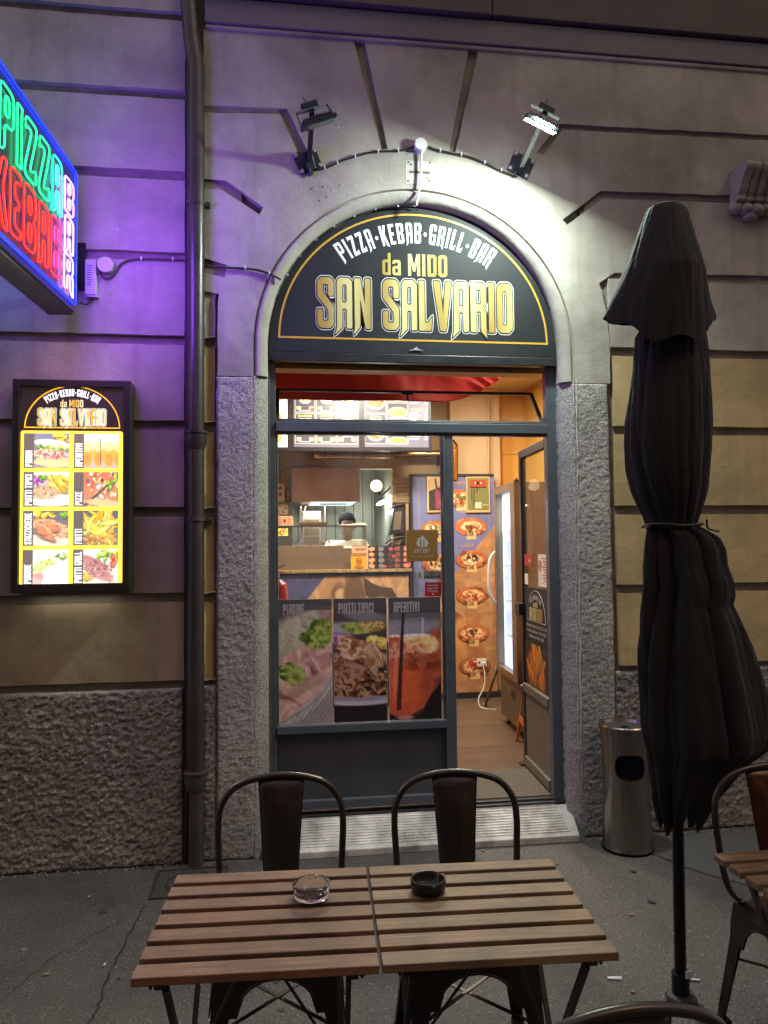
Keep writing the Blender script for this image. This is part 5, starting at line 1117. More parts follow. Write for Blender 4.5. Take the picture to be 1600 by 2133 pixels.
# ------------------------------------------------------------------ counter
mat('granite_top', 'b39a78', .3, var=.7, vs=70, var2='5e4a36'); mat('counter_dark', '26242a', .5); print_mat('matt_print', .5)
CY = 2.85
ctr = thing('counter', 'serving counter with speckled granite ledge and stone mural front', 'counter')
cxr = at(858, 1200, CY).x; cz1 = at(700, 1190, CY).z
obj('counter_body', MB().box(-.16, cxr, CY+.01, CY+.75, ZF, cz1-.02), 'counter_dark', ctr)
gx = at(733, 1190, CY).x
obj('granite_ledge', MB().box(-.16, cxr, CY-.03, CY+.78, cz1-.012, cz1+.016), 'granite_top', ctr, bevel=.003)
obj('edge_strip', MB().box(-.16, cxr, CY-.012, CY+.01, cz1-.030, cz1-.013), 'counter_dark', ctr); obj('edge_strip', MB().box(cxr-.02, cxr, CY-.012, CY+.01, ZF, cz1-.031), 'counter_dark', ctr)
p = Paint(260, 120, '3e4a78'); p.fill('474f7a'); p.grain(.05, 6)
p.poly([(.2,1),(.2,.62),(.42,.02),(1,.02),(1,1)], 'b58f6c'); p.c *= (1+.5*(fbm(p.u*30, p.v*9, 3, 4)-.5)*(p.u > .25))[..., None]
p.poly([(.56,.02),(.66,.02),(.72,.28),(.66,.5),(.6,.55),(.52,.5),(.55,.3)], '8a6a50'); p.ell(.47, .35, .2, .32, 'b08862', 12, .3); p.ell(.5, .25, .08, .16, '7a5a44', 20, .6); p.ell(.53, .3, .09, .10, 'c8a47c', -20, .4); p.ell(.50, .42, .12, .06, '8a674c', 10, .5)
p.ell(.62, .33, .16, .35, '6a5040', 0, .4); p.poly([(.68,.02),(.74,.12),(.80,.18),(.88,.2),(.92,.35),(.96,.55),(1,.7),(.9,.75),(.84,.5),(.76,.42),(.70,.3)], '4c3a34')
for cx_, cy_, r_ in ((.74,.5,.12),(.82,.45,.12),(.88,.55,.1),(.34,.55,.13),(.70,.62,.14)): p.ruf(cx_, cy_, r_*1.1, r_, ['6e503a', 'a07858', 'be9570', 'cba684'], 14, 10, .15, int(cx_*50), 1, .3); p.ell(cx_+.01, cy_+.05, r_*.7, r_*.5, '86634a', 10, .8, al=.6)
mx0 = -.15; mz1 = cz1-.036; p.grain(.08, 25)
p.mesh('mural_print', (mx0, CY-.004, mz1), (cxr-.03-mx0, 0, 0), (0, 0, -.62), 'matt_print', ctr)
# glass case on the counter
gcx1 = at(763, 1120, CY+.05).x; gz1 = at(700, 1096, CY+.05).z; gzm = at(700, 1136, CY+.05).z
gs = thing('display_case', 'steel fronted glass display case on the counter', 'display case')
obj('steel_front', MB().box(-.155, gcx1, CY+.04, CY+.055, cz1+.017, gzm), 'kitchen_steel', gs, bevel=.002)
obj('glass_front', MB().box(-.155, gcx1-.006, CY+.045, CY+.050, gzm, gz1), 'clear_glass', gs); obj('glass_side', MB().box(gcx1-.006, gcx1, CY+.045, CY+.42, gzm, gz1), 'clear_glass', gs)
obj('glass_top', MB().box(-.155, gcx1-.001, CY+.045, CY+.42, gz1, gz1+.006), 'clear_glass', gs)
obj('edge_trim', MB().box(-.155, gcx1, CY+.040, CY+.052, gz1-.003, gz1+.008), 'dark_plastic', gs); obj('edge_trim', MB().box(gcx1-.006, gcx1, CY+.040, CY+.050, gzm, gz1), 'kitchen_steel', gs)
obj('case_back', MB().box(-.155, gcx1, CY+.40, CY+.42, cz1+.017, gzm), 'kitchen_steel', gs)
mat('foil', 'c9a27c', .35, metal=.6); mat('sauce_tray', 'a8a49c', .3, metal=.7)
tr_ = thing('foil_tray', 'shallow foil tray resting on the glass display case', 'tray')
a, b_ = at(624, 1090, CY+.2), at(683, 1090, CY+.2); zt_ = gz1+.007
obj('tray_body', MB().hexa([(a.x+.02,CY+.12,zt_),(b_.x-.02,CY+.12,zt_),(b_.x-.02,CY+.32,zt_),(a.x+.02,CY+.32,zt_)], [(a.x,CY+.09,zt_+.03),(b_.x,CY+.09,zt_+.03),(b_.x,CY+.35,zt_+.03),(a.x,CY+.35,zt_+.03)]), 'foil', tr_, bevel=.003)
obj('tray_rim', MB().box(a.x-.012, b_.x+.012, CY+.08, CY+.36, zt_+.030, zt_+.035), 'foil', tr_)
# kebab grill and cone
kg = thing('kebab_grill', 'tall steel kebab grill unit behind the display case', 'grill'); a, b_ = at(630, 1065, 3.75), at(669, 1134, 3.75)
obj('grill_body', MB().box(a.x, b_.x, 3.75, 3.95, 1.15, a.z), 'kitchen_steel', kg, bevel=.006)
for i in range(3): z = a.z-.12-i*.09; obj('burner_panel', MB().box(a.x+.02, b_.x-.02, 3.742, 3.75, z-.035, z+.035), 'copper_dark', kg)
obj('grill_stand', MB().box(a.x-.05, b_.x+.25, 3.68, 4.2, ZF, 1.15), 'kitchen_steel', kg)
obj('spit_arm', MB().tube([at(627, 1050, 3.74), at(627, 1090, 3.74), at(640, 1046, 3.74)], .006, 6).tube([at(677, 1046, 3.74), at(677, 1098, 3.74)], .006, 6), 'kitchen_steel', kg)
obj('power_lead', MB().tube(smoothpath([at(608, 1058, 3.6), at(607, 1090, 3.6), at(606, 1115, 3.6), at(612, 1128, 3.6), at(622, 1126, 3.6), at(628, 1108, 3.6), at(628, 1085, 3.6)], 4), .005, 6), 'cable_black', kg, smooth='all')
mat('kebab_meat', '7a4a34', .6, var=.6, vs=25, bump=1, bs=40, var2='3c2018'); a = at(677, 1100, 3.72); kc = thing('kebab_cone', 'brown kebab meat cone on its spit next to the grill', 'kebab meat')
obj('meat', MB().lathe([(0,.0),(.030,.0),(.034,.06),(.040,.12),(.044,.20),(.040,.235),(0,.24)], 20, (a.x, 3.72, 1.16+.33)), 'kebab_meat', kc, smooth=True); obj('spit', MB().tube([(a.x, 3.72, 1.15), (a.x, 3.72, 1.9)], .006, 6), 'kitchen_steel', kc)
# snack sachets rack
sr = thing('sauce_display', 'rack of colourful food pictures and cards at the right end of the counter', 'display rack')
a, b_ = at(767, 1137, CY+.03), at(856, 1189, CY+.03); zlo = cz1+.018
p = Paint(110, 66, '2c262a'); 
for cx_, cc in ((.08, ['e0a878','c88a68','f0c8a0']), (.30, ['8a8f98','5c6068','a09a98']), (.52, ['3c3638','5c4a40','28242a']), (.68, ['5a3c34','c86a5a','403038']), (.90, ['d89a70','c85a60','e8c8a8'])):
    for k_ in range(4): p.ruf(cx_, .13+k_*.25, .12, .10, ['1a1414']+cc[::-1], 20, 0, .45, k_+int(cx_*40), 1, .2)
for u in (.22, .42, .60, .78): p.rect(u, 0, u+.012, 1, '15130f')
for u, v in ((.50,.1),(.56,.42),(.36,.85),(.93,.75)): p.rect(u, v, u+.07, v+.1, 'd8446a')
p.mesh('card_print', (a.x, CY+.028, a.z), (b_.x-a.x, 0, 0), (0, 0, zlo-a.z), 'matt_print', sr)
obj('rack_body', MB().box(a.x, b_.x, CY+.03, CY+.2, zlo, a.z), 'counter_dark', sr); obj('side_post', MB().box(a.x-.018, a.x-.002, CY+.02, CY+.2, zlo, a.z), 'menu_sheet', sr)
# yellow no smoking sign and label
mat('yellow_card', 'e0a93c', .5); mat('ochre_card', 'a8782c', .5); mat('red_print', 'a3241e', .5); mat('dark_print', '2e2018', .5); mat('white_print', 'e4ddd4', .5)
nsn = thing('no_smoking_sign', 'yellow VIETATO FUMARE sign standing on the granite ledge', 'sign'); a, b_ = at(731, 1152, CY-.02), at(764, 1188, CY-.02); zb2 = cz1+.017; cx_ = (a.x+b_.x)/2
obj('card', MB().box(a.x, b_.x, CY-.02, CY-.016, zb2, a.z), 'yellow_card', nsn); obj('card_header', MB().box(a.x, b_.x, CY-.0215, CY-.020, a.z-.032, a.z), 'ochre_card', nsn)
zc2 = a.z-.075; obj('ban_ring', MB().lathe([(.023,-.001),(.030,-.001)], 28, (cx_, CY-.021, zc2), 'y'), 'red_print', nsn)
obj('ban_bar', MB().bar((cx_-.018, CY-.022, zc2+.018), (cx_+.018, CY-.022, zc2-.018), .001, .006), 'red_print', nsn); obj('cigarette', MB().bar((cx_-.017, CY-.0212, zc2-.008), (cx_+.015, CY-.0212, zc2+.004), .0008, .006), 'dark_print', nsn)
mb = MB(); text(mb, 'VIETATO', (cx_, CY-.021, zc2-.046), (1,0,0), (0,0,1), .022, bold=.02, w=.075); text(mb, 'FUMARE', (cx_, CY-.021, zc2-.064), (1,0,0), (0,0,1), .022, bold=.02, w=.075); obj('lettering', mb, 'dark_print', nsn)
a, b_ = at(716, 1137, CY+.03), at(733, 1142, CY+.03); tag(obj('price_label', MB().box(a.x, b_.x, CY+.034, CY+.040, b_.z, a.z), 'white_print'), 'small white label on the steel front of the display case', 'label')
nt_ = thing('paper_notice', 'pale paper notice behind the yellow no smoking sign', 'notice'); a, b_ = at(733, 1138, CY+.03), at(762, 1152, CY+.03); obj('sheet', MB().box(a.x, b_.x, CY+.034, CY+.040, b_.z-.02, a.z), 'menu_sheet', nt_)
mb = MB(); [mb.box(a.x+.03+.02*i, a.x+.042+.02*i, CY+.0325, CY+.034, a.z-.035-.01*(i % 2), a.z-.02) for i in range(5)]; obj('sheet_print', mb, 'dark_print', nt_)

# ------------------------------------------------------------------ lamps, pizza boxes, bags
emis('globe_glow', 'ffe2a8', 5); gl = thing('globe_lamp', 'glowing round globe lamp in the kitchen opening', 'lamp'); a = at(784, 1012, 3.5)
obj('globe', MB().ell(a, (.060, .060, .060), 24, 16), 'globe_glow', gl, smooth='all'); obj('lamp_arm', MB().tube([a+Vector((.02,0,-.055)), a+Vector((.06,0,-.10)), a+Vector((.14,.0,-.02)), a+Vector((.20,.02,.03))], .008, 8), 'dark_plastic', gl, smooth='all')
obj('lamp_socket', MB().tube([a+Vector((.012,0,-.05)), a+Vector((.04,0,-.09))], .017, 10), 'dark_plastic', gl, smooth='all')
emis('tube_glow', 'f4fbff', 4); g2 = thing('oval_lamp', 'small glowing oval lamp below the globe lamp', 'lamp'); a = at(795, 1047, 3.9)
obj('diffuser', MB().ell((0,0,0), (.065, .03, .022), 18, 10).xf(Matrix.Translation(a) @ Matrix.Rotation(R(-24), 4, 'Y')), 'tube_glow', g2, smooth='all'); obj('lamp_bracket', MB().tube(smoothpath([at(806, 1030, 3.88), at(813, 1045, 3.88), at(810, 1056, 3.88)], 4), .012, 8), 'grey_plastic', g2, smooth='all')
mat('box_card', 'bda07c', .7, var=.2, vs=12); mat('box_print', '4f5a2c', .6); PX = at(816, 1000, 3.16).x
SHZ = at(830, 1045, 3.16).z; sf = thing('box_shelf', 'narrow brown shelf and post carrying the pizza boxes', 'shelf'); obj('shelf_board', MB().box(PX+.0, PX+.30, 3.14, 3.34, SHZ-.02, SHZ), 'copper_dark', sf, bevel=.002); q = at(848, 1100, 3.14).x; obj('post', MB().box(q-.012, q+.018, 3.14, 3.17, cz1+.02, SHZ-.02), 'beam_wood', sf, bevel=.002)
lab6 = ['lowest of the stacked pizza boxes on the shelf', 'second pizza box from the bottom of the shelf stack', 'third pizza box from the bottom of the shelf stack', 'third pizza box from the top of the shelf stack', 'second pizza box from the top of the shelf stack', 'topmost of the stacked pizza boxes on the shelf']
for i in range(6):
    z = SHZ+.001+i*.0395; t = thing('pizza_box', lab6[i], 'pizza box', (PX+.16+random.uniform(-.006, .006), 3.24, z), random.uniform(-.10, .10), group='pizza boxes stacked on the shelf')
    obj('box_body', MB().box(-.145, .145, -.085, .085, 0, .037), 'box_card', t, bevel=.002); mb = MB()
    for k_ in range(9): mb.add([(-.11+k_*.022+random.uniform(-.004,.004), -.0862, .009+random.uniform(0,.008)), (-.095+k_*.022, -.0862, .008), (-.098+k_*.022, -.0862, .027), (-.112+k_*.022, -.0862, .020)], [(0,1,2,3)])
    obj('box_print', mb, 'box_print', t)
mat('bag_black', '1e1b1a', .3, var=.3, vs=10, spec=.7); mat('bag_pane', '6e5f52', .25)
def bag(label, x0, y0, x1, y1, Y):
    t = thing('cooler_bag', label, 'bag', group='black bags hanging beside the pizza boxes'); a, b_ = at(x0, y0, Y), at(x1, y1, Y); w = b_.x-a.x; h = a.z-b_.z
    obj('bag_body', MB().hexa([(a.x,Y,b_.z),(b_.x,Y+.02,b_.z+.02),(b_.x,Y+.14,b_.z+.02),(a.x,Y+.12,b_.z)], [(a.x+.04,Y,a.z-.03),(b_.x,Y+.02,a.z),(b_.x,Y+.10,a.z),(a.x+.04,Y+.08,a.z-.03)]), 'bag_black', t, bevel=.012, seg=3)
    obj('bag_pocket', MB().hexa([(a.x+w*.2,Y-.006,b_.z+h*.15),(a.x+w*.68,Y-.004,b_.z+h*.18),(a.x+w*.68,Y+.01,b_.z+h*.18),(a.x+w*.2,Y+.01,b_.z+h*.15)], [(a.x+w*.34,Y-.006,a.z-h*.22),(a.x+w*.78,Y-.004,a.z-h*.18),(a.x+w*.78,Y+.01,a.z-h*.18),(a.x+w*.34,Y+.01,a.z-h*.22)]), 'bag_pane', t, bevel=.004)
    obj('bag_strap', MB().tube(smoothpath([(a.x-.02,Y-.01,a.z-.05), (a.x+w*.3,Y-.03,a.z-.0), (b_.x-.01,Y-.01,a.z+.02)], 5), .008, 6), 'bag_black', t, smooth='all')
bag('tall black cooler bag hanging under the pizza box shelf', 811, 1054, 846, 1114, 3.12)
bag('low black bag lying above the food picture rack', 806, 1122, 846, 1137, 3.02)
mat('pale_tub', '9fb2b4', .4); a, b_ = at(804, 1112, 3.5), at(846, 1140, 3.5); tag(obj('storage_tub', MB().box(a.x, b_.x, 3.5, 3.62, b_.z-.3, a.z), 'pale_tub', bevel=.008), 'pale blue storage tub behind the bags', 'tub')

kl = bpy.data.lights.new('oval_light', 'POINT'); kl.energy = 20; kl.color = (.96, .98, .9); kl.shadow_soft_size = .1; ko = bpy.data.objects.new('oval_light', kl); COL.objects.link(ko); ko.parent = g2; ko.location = at(795, 1047, 3.9)+Vector((0, -.08, -.02))
# ------------------------------------------------------------------ the man at the counter
mat('skin', '6e4630', .55, var=.1, vs=8); mat('hair', '0f0c0b', .9, var=.3, vs=60, bump=.4, bs=90, spec=.08); mat('tshirt', 'cdbfae', .8, var=.12, vs=14, bump=.2, bs=20)
mat('eye_white', 'd9d3c8', .4); mat('shirt_print', '8c7a6a', .7)
pc = at(722, 1100, 3.66); PXc, PYc = pc.x, 3.62; hzc = at(722, 1094, 3.62).z
man = thing('person', 'cook with short black hair and pale printed t-shirt looking down behind the counter', 'person', (PXc, PYc, 0))
def skin_body(name, J, E2, m_, par, sub=2, root=0):
    me = bpy.data.meshes.new(name); me.from_pydata([j[:3] for j in J], E2, []); o = bpy.data.objects.new(name+'_s', me); COL.objects.link(o)
    md = o.modifiers.new('s', 'SKIN'); sd = me.skin_vertices[0].data if me.skin_vertices else None
    if sd is None: me.skin_vertices.new() if hasattr(me.skin_vertices, 'new') else None; sd = me.skin_vertices[0].data
    for v, j in zip(sd, J): v.radius = (j[3], j[4] if len(j) > 4 else j[3])
    sd[root].use_root = True
    su = o.modifiers.new('u', 'SUBSURF'); su.levels = sub; su.render_levels = sub
    dg = bpy.context.evaluated_depsgraph_get(); ne = bpy.data.meshes.new_from_object(o.evaluated_get(dg)); bpy.data.objects.remove(o)
    ne.name = name; ne.materials.clear(); ne.materials.append(MATS[m_]); ne.polygons.foreach_set('use_smooth', [True]*len(ne.polygons))
    r = bpy.data.objects.new(name, ne); COL.objects.link(r); r.parent = par; return r
H0 = hzc
J = [(0,.03,H0-.72,.15,.11), (0,.03,H0-.50,.155,.115), (0,.03,H0-.245,.15,.10), (0,.02,H0-.165,.065,.065), (0,-.01,H0-.11,.055,.058), (0,-.045,H0-.055,.068,.07), (0,-.04,H0+.02,.078,.092), (0,-.03,H0+.07,.062,.075),
     (-.17,.03,H0-.20,.055), (-.22,-.05,H0-.46,.045), (-.13,-.26,H0-.52,.034), (-.08,-.33,H0-.53,.028,.016),
     (.17,.03,H0-.20,.055), (.25,-.05,H0-.44,.045), (.15,-.26,H0-.50,.034), (.09,-.33,H0-.52,.028,.016),
     (-.10,.03,H0-.95,.085), (-.10,.03,H0-1.35,.06), (-.10,.02,ZF+.05,.045), (.10,.03,H0-.95,.085), (.10,.03,H0-1.35,.06), (.10,.02,ZF+.05,.045), (-.10,-.12,ZF+.03,.035), (.10,-.12,ZF+.03,.035)]
Eg = [(0,1),(1,2),(2,3),(3,4),(4,5),(5,6),(6,7),(2,8),(8,9),(9,10),(10,11),(2,12),(12,13),(13,14),(14,15),(0,16),(16,17),(17,18),(0,19),(19,20),(20,21),(18,22),(21,23)]
for s_, h in ((-1, 11), (1, 15)):
    hx_, hy_, hz_ = J[h][:3]
    for f in range(4):
        b0 = len(J); dx = (f-1.5)*.017; L_ = (.030, .036, .034, .026)[f]
        J += [(hx_+dx*.8-s_*.01, hy_-.02, hz_-.002, .009), (hx_+dx-s_*.02, hy_-.02-L_, hz_-.006, .0085), (hx_+dx-s_*.028, hy_-.02-L_*1.7, hz_-.028, .0075)]
        Eg += [(h, b0), (b0, b0+1), (b0+1, b0+2)]
    b0 = len(J); J += [(hx_-s_*.035, hy_-.0, hz_-.004, .010), (hx_-s_*.055, hy_-.03, hz_-.012, .008)]; Eg += [(h, b0), (b0, b0+1)]
skin_body('body', J, Eg, 'skin', man)
hr_ = MB().ell((0, -.008, H0+.045), (.092, .104, .094), 24, 16)
hr_.v = [(x*(1+.03*math.sin(30*x+20*z)), y if not (y < -.055 and z < H0+.035) else -.055, max(z, H0+.012 if y < -.02 else H0-.05)) for x, y, z in hr_.v]
obj('hair', hr_, 'hair', man, smooth='all')
f_ = MB().ell((0, -.118, H0-.028), (.013, .022, .024), 12, 8); obj('nose', f_, 'skin', man, smooth='all')
for s_ in (-1, 1):
    obj('eye', MB().ell((s_*.028, -.112, H0+.002), (.013, .008, .008), 10, 6), 'skin', man, smooth='all'); obj('ear', MB().ell((s_*.080, -.02, H0-.012), (.010, .02, .03), 10, 8), 'skin', man, smooth='all')
    obj('eyebrow', MB().bar((s_*.014, -.118, H0+.020), (s_*.044, -.108, H0+.022), .006, .005), 'hair', man)
mat('lips', '5a3026', .5)
for s_ in (-1, 1): obj('eyelashes', MB().bar((s_*.018, -.121, H0-.003), (s_*.039, -.118, H0-.004), .003, .004), 'hair', man)
obj('mouth', MB().ell((0, -.108, H0-.066), (.021, .006, .005), 10, 6), 'lips', man, smooth='all')
J = [(0,.03,H0-.75,.17,.125), (0,.03,H0-.50,.165,.125), (0,.03,H0-.235,.165,.11), (0,.025,H0-.175,.085,.078), (-.17,.03,H0-.20,.066), (-.215,-.02,H0-.34,.064), (.17,.03,H0-.20,.066), (.225,-.02,H0-.34,.064)]
skin_body('tshirt', J, [(0,1),(1,2),(2,3),(2,4),(4,5),(2,6),(6,7)], 'tshirt', man)
mat('trousers', '24262c', .8)
skin_body('trousers', [(0,.03,H0-.78,.16,.12), (-.10,.03,H0-.95,.10), (-.10,.03,H0-1.35,.075), (-.10,.02,ZF+.08,.062), (.10,.03,H0-.95,.10), (.10,.03,H0-1.35,.075), (.10,.02,ZF+.08,.062)], [(0,1),(1,2),(2,3),(0,4),(4,5),(5,6)], 'trousers', man)
mat('cap_pale', 'cdb99c', .6)
tg = thing('paper_package', 'pale paper package on the display case in front of the cook', 'package'); a, b_ = at(704, 1092, CY+.12), at(766, 1092, CY+.12)
obj('wrapping', MB().hexa([(a.x,CY+.12,gz1+.007),(b_.x,CY+.12,gz1+.007),(b_.x,CY+.22,gz1+.007),(a.x,CY+.22,gz1+.007)], [(a.x+.03,CY+.14,gz1+.016),(b_.x-.03,CY+.13,gz1+.035),(b_.x-.03,CY+.2,gz1+.035),(a.x+.05,CY+.2,gz1+.020)]), 'cap_pale', tg, bevel=.004)

# ------------------------------------------------------------------ pizza price panel on the back wall
PY = 3.10
pn = thing('price_board', 'tall blue and stone coloured pizza price panel on the back wall', 'panel')
pa, pb = at(855, 987, PY), at(1030, 1440, PY); X0, X1, Z1, Z0 = pa.x, at(1029, 1000, PY).x, pa.z, pb.z
obj('panel_board', MB().box(X0, X1, PY+.002, PY+.10, Z0-.002, Z1), 'counter_dark', pn); obj('panel_frame', MB().box(X0, X1, PY-.012, PY+.0015, Z1-.022, Z1).box(X0, X0+.018, PY-.012, PY+.0015, Z0, Z1-.022), 'counter_dark', pn)
obj('skirting', MB().box(X0, X1+.12, PY-.004, PY+.1, ZF, Z0-.003), 'counter_dark', pn)
p = Paint(150, 400, '6a70a0'); p.grad('6c74a4', '7078a8'); p.grain(.05, 5)
p.poly([(0,.98),(0,.8),(.2,.62),(.3,.55),(.62,.40),(1,.23),(1,1),(0,1)], 'a67c58'); p.poly([(.2,.9),(.3,.55),(.45,.62),(.9,.32),(.98,.4),(.95,.7),(.85,1),(.2,1)], 'b28a64')
p.c *= (1+.35*(fbm(p.u*9, p.v*50, 4, 4)-.5)*(p.c[..., 0] > .6))[..., None]
p.poly([(.28,.42),(.5,.40),(.48,.62),(.62,.66),(.6,.72),(.3,.7)], '80543c'); p.ell(.62, .78, .09, .13, 'c8925e', 10, .25, .1); p.ell(.42, .88, .07, .10, 'b98454', 0, .3, .1); p.ell(.78, .86, .035, .10, 'a06a44', -8, .4, al=.7)
p.poly([(.62,.60),(.8,.64),(.78,1),(.64,1)], 'a06c48', .55)
for k_ in (0, 1): p.rect(.07 if k_ == 0 else .93, .03, .074 if k_ == 0 else .934, .97, 'c8906a', .7)
PZ = [(958,1033,'MARGHERITA','7.00€',0),(978,1093,'PIZZA KEBAP','8.00€',1),(978,1163,'4 STAGIONI','7.00€',2),(978,1238,'SNACK','7.50€',3),(980,1318,'NAPOLI','6.50€',4),(982,1386,'DIAVOLA','6.50€',5),(906,1098,'VEGETARIANA','8.00€',6),(906,1172,'FUNGHI','7.00€',2),(906,1245,'CAPRICCIOSA','7.50€',4)]
U = lambda x, y: ((x-855)/175, (y-987)/453)
tops = [['c83a28','4c6a2c'],['6a4030','e0c090','8a5038'],['3c4a2c','e8d8c0','2a2a24'],['e8b868','f0d090','c85a30'],['f0e0c8','2c4a34','c83a28'],['d83c30','c02c24'],['6a8a3c','e8dcb0','8aa04a']]
for x, y, n_, pr2, k_ in PZ:
    u, v = U(x, y); p.ell(u, v+.004, .072, .043, '5c3424', 0, .1); p.ell(u, v, .070, .040, 'b8704a', 0, .1, .15); p.clu(26, u, v, .066, .036, ['c88458', '9c5a3c'], .016, 1.6); p.ell(u, v, .056, .030, 'b0533a', 0, .2, .2); p.ruf(u, v, .052, .027, ['7a2c1e', 'b85a3c', 'd8a070', 'ecd0a0'], 60, 0, .2, k_+3, 1, .2); p.clu(16, u, v, .040, .020, tops[k_], .009, 1.6)
    p.rect(u-.055, v+.029, u+.065, v+.060, 'd8b47c')
p.grain(.06, 40)
p.mesh('panel_print', (X0+.018, PY, Z1-.022), (X1-X0-.018, 0, 0), (0, 0, Z0-Z1+.022), 'matt_print', pn)
mb = MB(); mat('caption_gold', 'c8946c', .5)
for x, y, n_, pr2, k_ in PZ:
    q = at(x-4, y-27, PY); obj('name_print', text(MB(), n_, (q.x, PY-.0015, q.z), (1,0,.0), (0,0,1), .042, bold=.008, w=.014*len(n_)), 'caption_gold', pn); q = at(x+1, y+20, PY); text(mb, pr2, (q.x, PY-.0015, q.z), (1,0,.06), (-.06,0,1), .060, bold=.012, w=.082)
obj('price_lettering', mb, 'dark_print', pn)
mat('poster_green', '73764a', .5); mat('poster_cream', 'cbab7c', .5); mat('tape_red', 'b8402c', .5)
cp = thing('cassette_poster', 'green 80S poster with dripping red cassette, upper right of the pizza panel', 'poster')
a, b_ = at(971, 993, PY-.02), at(1021, 1067, PY-.02); y = PY-.02; w = b_.x-a.x; h = a.z-b_.z
obj('poster_board', MB().box(a.x, b_.x, y, PY-.001, b_.z, a.z), 'poster_cream', cp); obj('poster_field', MB().box(a.x+.01, b_.x-.01, y-.001, y, b_.z+.02, a.z-.01), 'poster_green', cp)
obj('cassette', MB().prism([rrect(a.x+w*.14, a.x+w*.86, a.z-h*.28, a.z-h*.09, .006)], y-.0025, y-.001), 'tape_red', cp); mb = MB().prism([rrect(a.x+w*.3, a.x+w*.7, a.z-h*.22, a.z-h*.14, .006)], y-.0035, y-.0025); mb.box(a.x+w*.16, a.x+w*.84, y-.0030, y-.001, a.z-h*.31, a.z-h*.28)
for i, (u, l_) in enumerate([(.2,.34),(.27,.52),(.34,.46),(.42,.16),(.47,.12),(.55,.06)]): mb.box(a.x+w*u, a.x+w*u+.005, y-.0030, y-.001, a.z-h*(.31+l_), a.z-h*.30)
obj('tape_print', mb, 'dark_print', cp); mb = MB()
for u in (.38, .62): mb.lathe([(.004,-.001),(.010,-.001)], 14, (a.x+w*u, y-.0035, a.z-h*.18), 'y')
text(mb, '80S', (a.x+w*.50, y-.0012, a.z-h*.81), (1,0,0), (0,0,1), .085, bold=.03, w=.065); mb.box(a.x+w*.64, a.x+w*.93, y-.0015, y-.001, a.z-h*.80, a.z-h*.79); obj('poster_lettering', mb, 'white_print', cp)
bp_ = thing('bottle_poster', 'cream poster with red bottle and glass, upper left of the pizza panel', 'poster'); a, b_ = at(889, 993, PY-.02), at(940, 1067, PY-.02); w = b_.x-a.x; h = a.z-b_.z
obj('poster_board', MB().box(a.x, b_.x, y, PY-.001, b_.z, a.z), 'poster_cream', bp_); q = Paint(50, 70, 'c8a878'); q.poly([(.05,.4),(.9,.2),(.95,.95),(.05,.97)], '2c2422'); q.poly([(.3,.04),(.38,.04),(.45,.3),(.62,.42),(.7,.95),(.3,.95),(.3,.42),(.36,.3)], '3c1a20'); q.poly([(.34,.34),(.42,.34),(.58,.45),(.64,.92),(.34,.92)], '8c3a48'); q.ell(.75, .74, .16, .12, 'd8a890', 0, .2)
q.mesh('poster_print', (a.x+.006, y-.001, a.z-.006), (w-.012, 0, 0), (0, 0, .012-h), 'matt_print', bp_)
so_ = thing('wall_socket', 'white double socket with plug on the pizza panel', 'socket'); a, b_ = at(994, 1372, PY-.01), at(1014, 1388, PY-.01); obj('socket_plate', MB().box(a.x, b_.x, PY-.014, PY-.001, b_.z, a.z), 'white_plastic', so_, bevel=.003); obj('plug', MB().lathe([(0,-.04),(.012,-.038),(.016,-.014)], 14, at(1006, 1381, PY), 'y'), 'white_plastic', so_, smooth=30)
obj('socket_hole', MB().lathe([(0,-.0155),(.010,-.0150)], 14, (a.x+.02, PY, (a.z+b_.z)/2), 'y'), 'dark_print', so_)
cb_ = thing('electric_cable', 'white power cord hanging from the socket to the floor behind the fridge', 'cable'); e = atz(1034, 1478, ZF+.006)
obj('wire', MB().tube(smoothpath([at(1006, 1385, PY-.04), at(1010, 1405, PY-.06), at(1008, 1432, PY-.08), at(997, 1455, PY-.12), atz(1003, 1474, ZF+.008), e], 6), .0055, 8), 'white_plastic', cb_, smooth='all')
# leaning stick
st_k = thing('broom_stick', 'grey stick leaning against the drinks fridge', 'stick'); f0 = atz(1011, 1468, ZF+.01); obj('stick', MB().tube([f0, at(1034, 1398, 2.25), at(1046, 1340, 2.22)], .013, 10), 'grey_brown_plaster', st_k, smooth='all'); obj('stick_foot', MB().ell(f0+Vector((0,0,.005)), (.018,.018,.015), 12, 8), 'white_plastic', st_k, smooth='all')

# ------------------------------------------------------------------ drinks fridge
mat('fridge_metal', '8a7863', .35, metal=.5, var=.1, vs=4); mat('fridge_side', 'a18465', .45); emis('fridge_light', 'cfe0ff', 1.35, 'e8eef8'); emis('led_dot', 'ffffff', 4)  # back and liner glow: the cold inside light is put into them
mat('shelf_white', 'c8d0dc', .4)
frr = thing('drinks_fridge', 'tall glass door drinks fridge with cold white light inside', 'fridge', (1.80, 1.40, ZF), R(-3))
FW_, FD, FH = .68, .60, 1.955          # along y, along x, height
obj('cabinet_side', MB().box(.03, FD, 0, .03, .07, FH), 'fridge_side', frr, bevel=.004); obj('cabinet_side', MB().box(.03, FD, FW_-.03, FW_, .07, FH), 'fridge_side', frr); obj('cabinet_top', MB().box(.03, FD, .03, FW_-.03, FH-.04, FH), 'fridge_side', frr); obj('cabinet_back', MB().box(FD-.03, FD, .03, FW_-.03, .42, FH-.04), 'fridge_light', frr)
obj('motor_case', MB().box(.0, FD, 0.001, FW_-.001, .07, .41), 'fridge_metal', frr, bevel=.004)
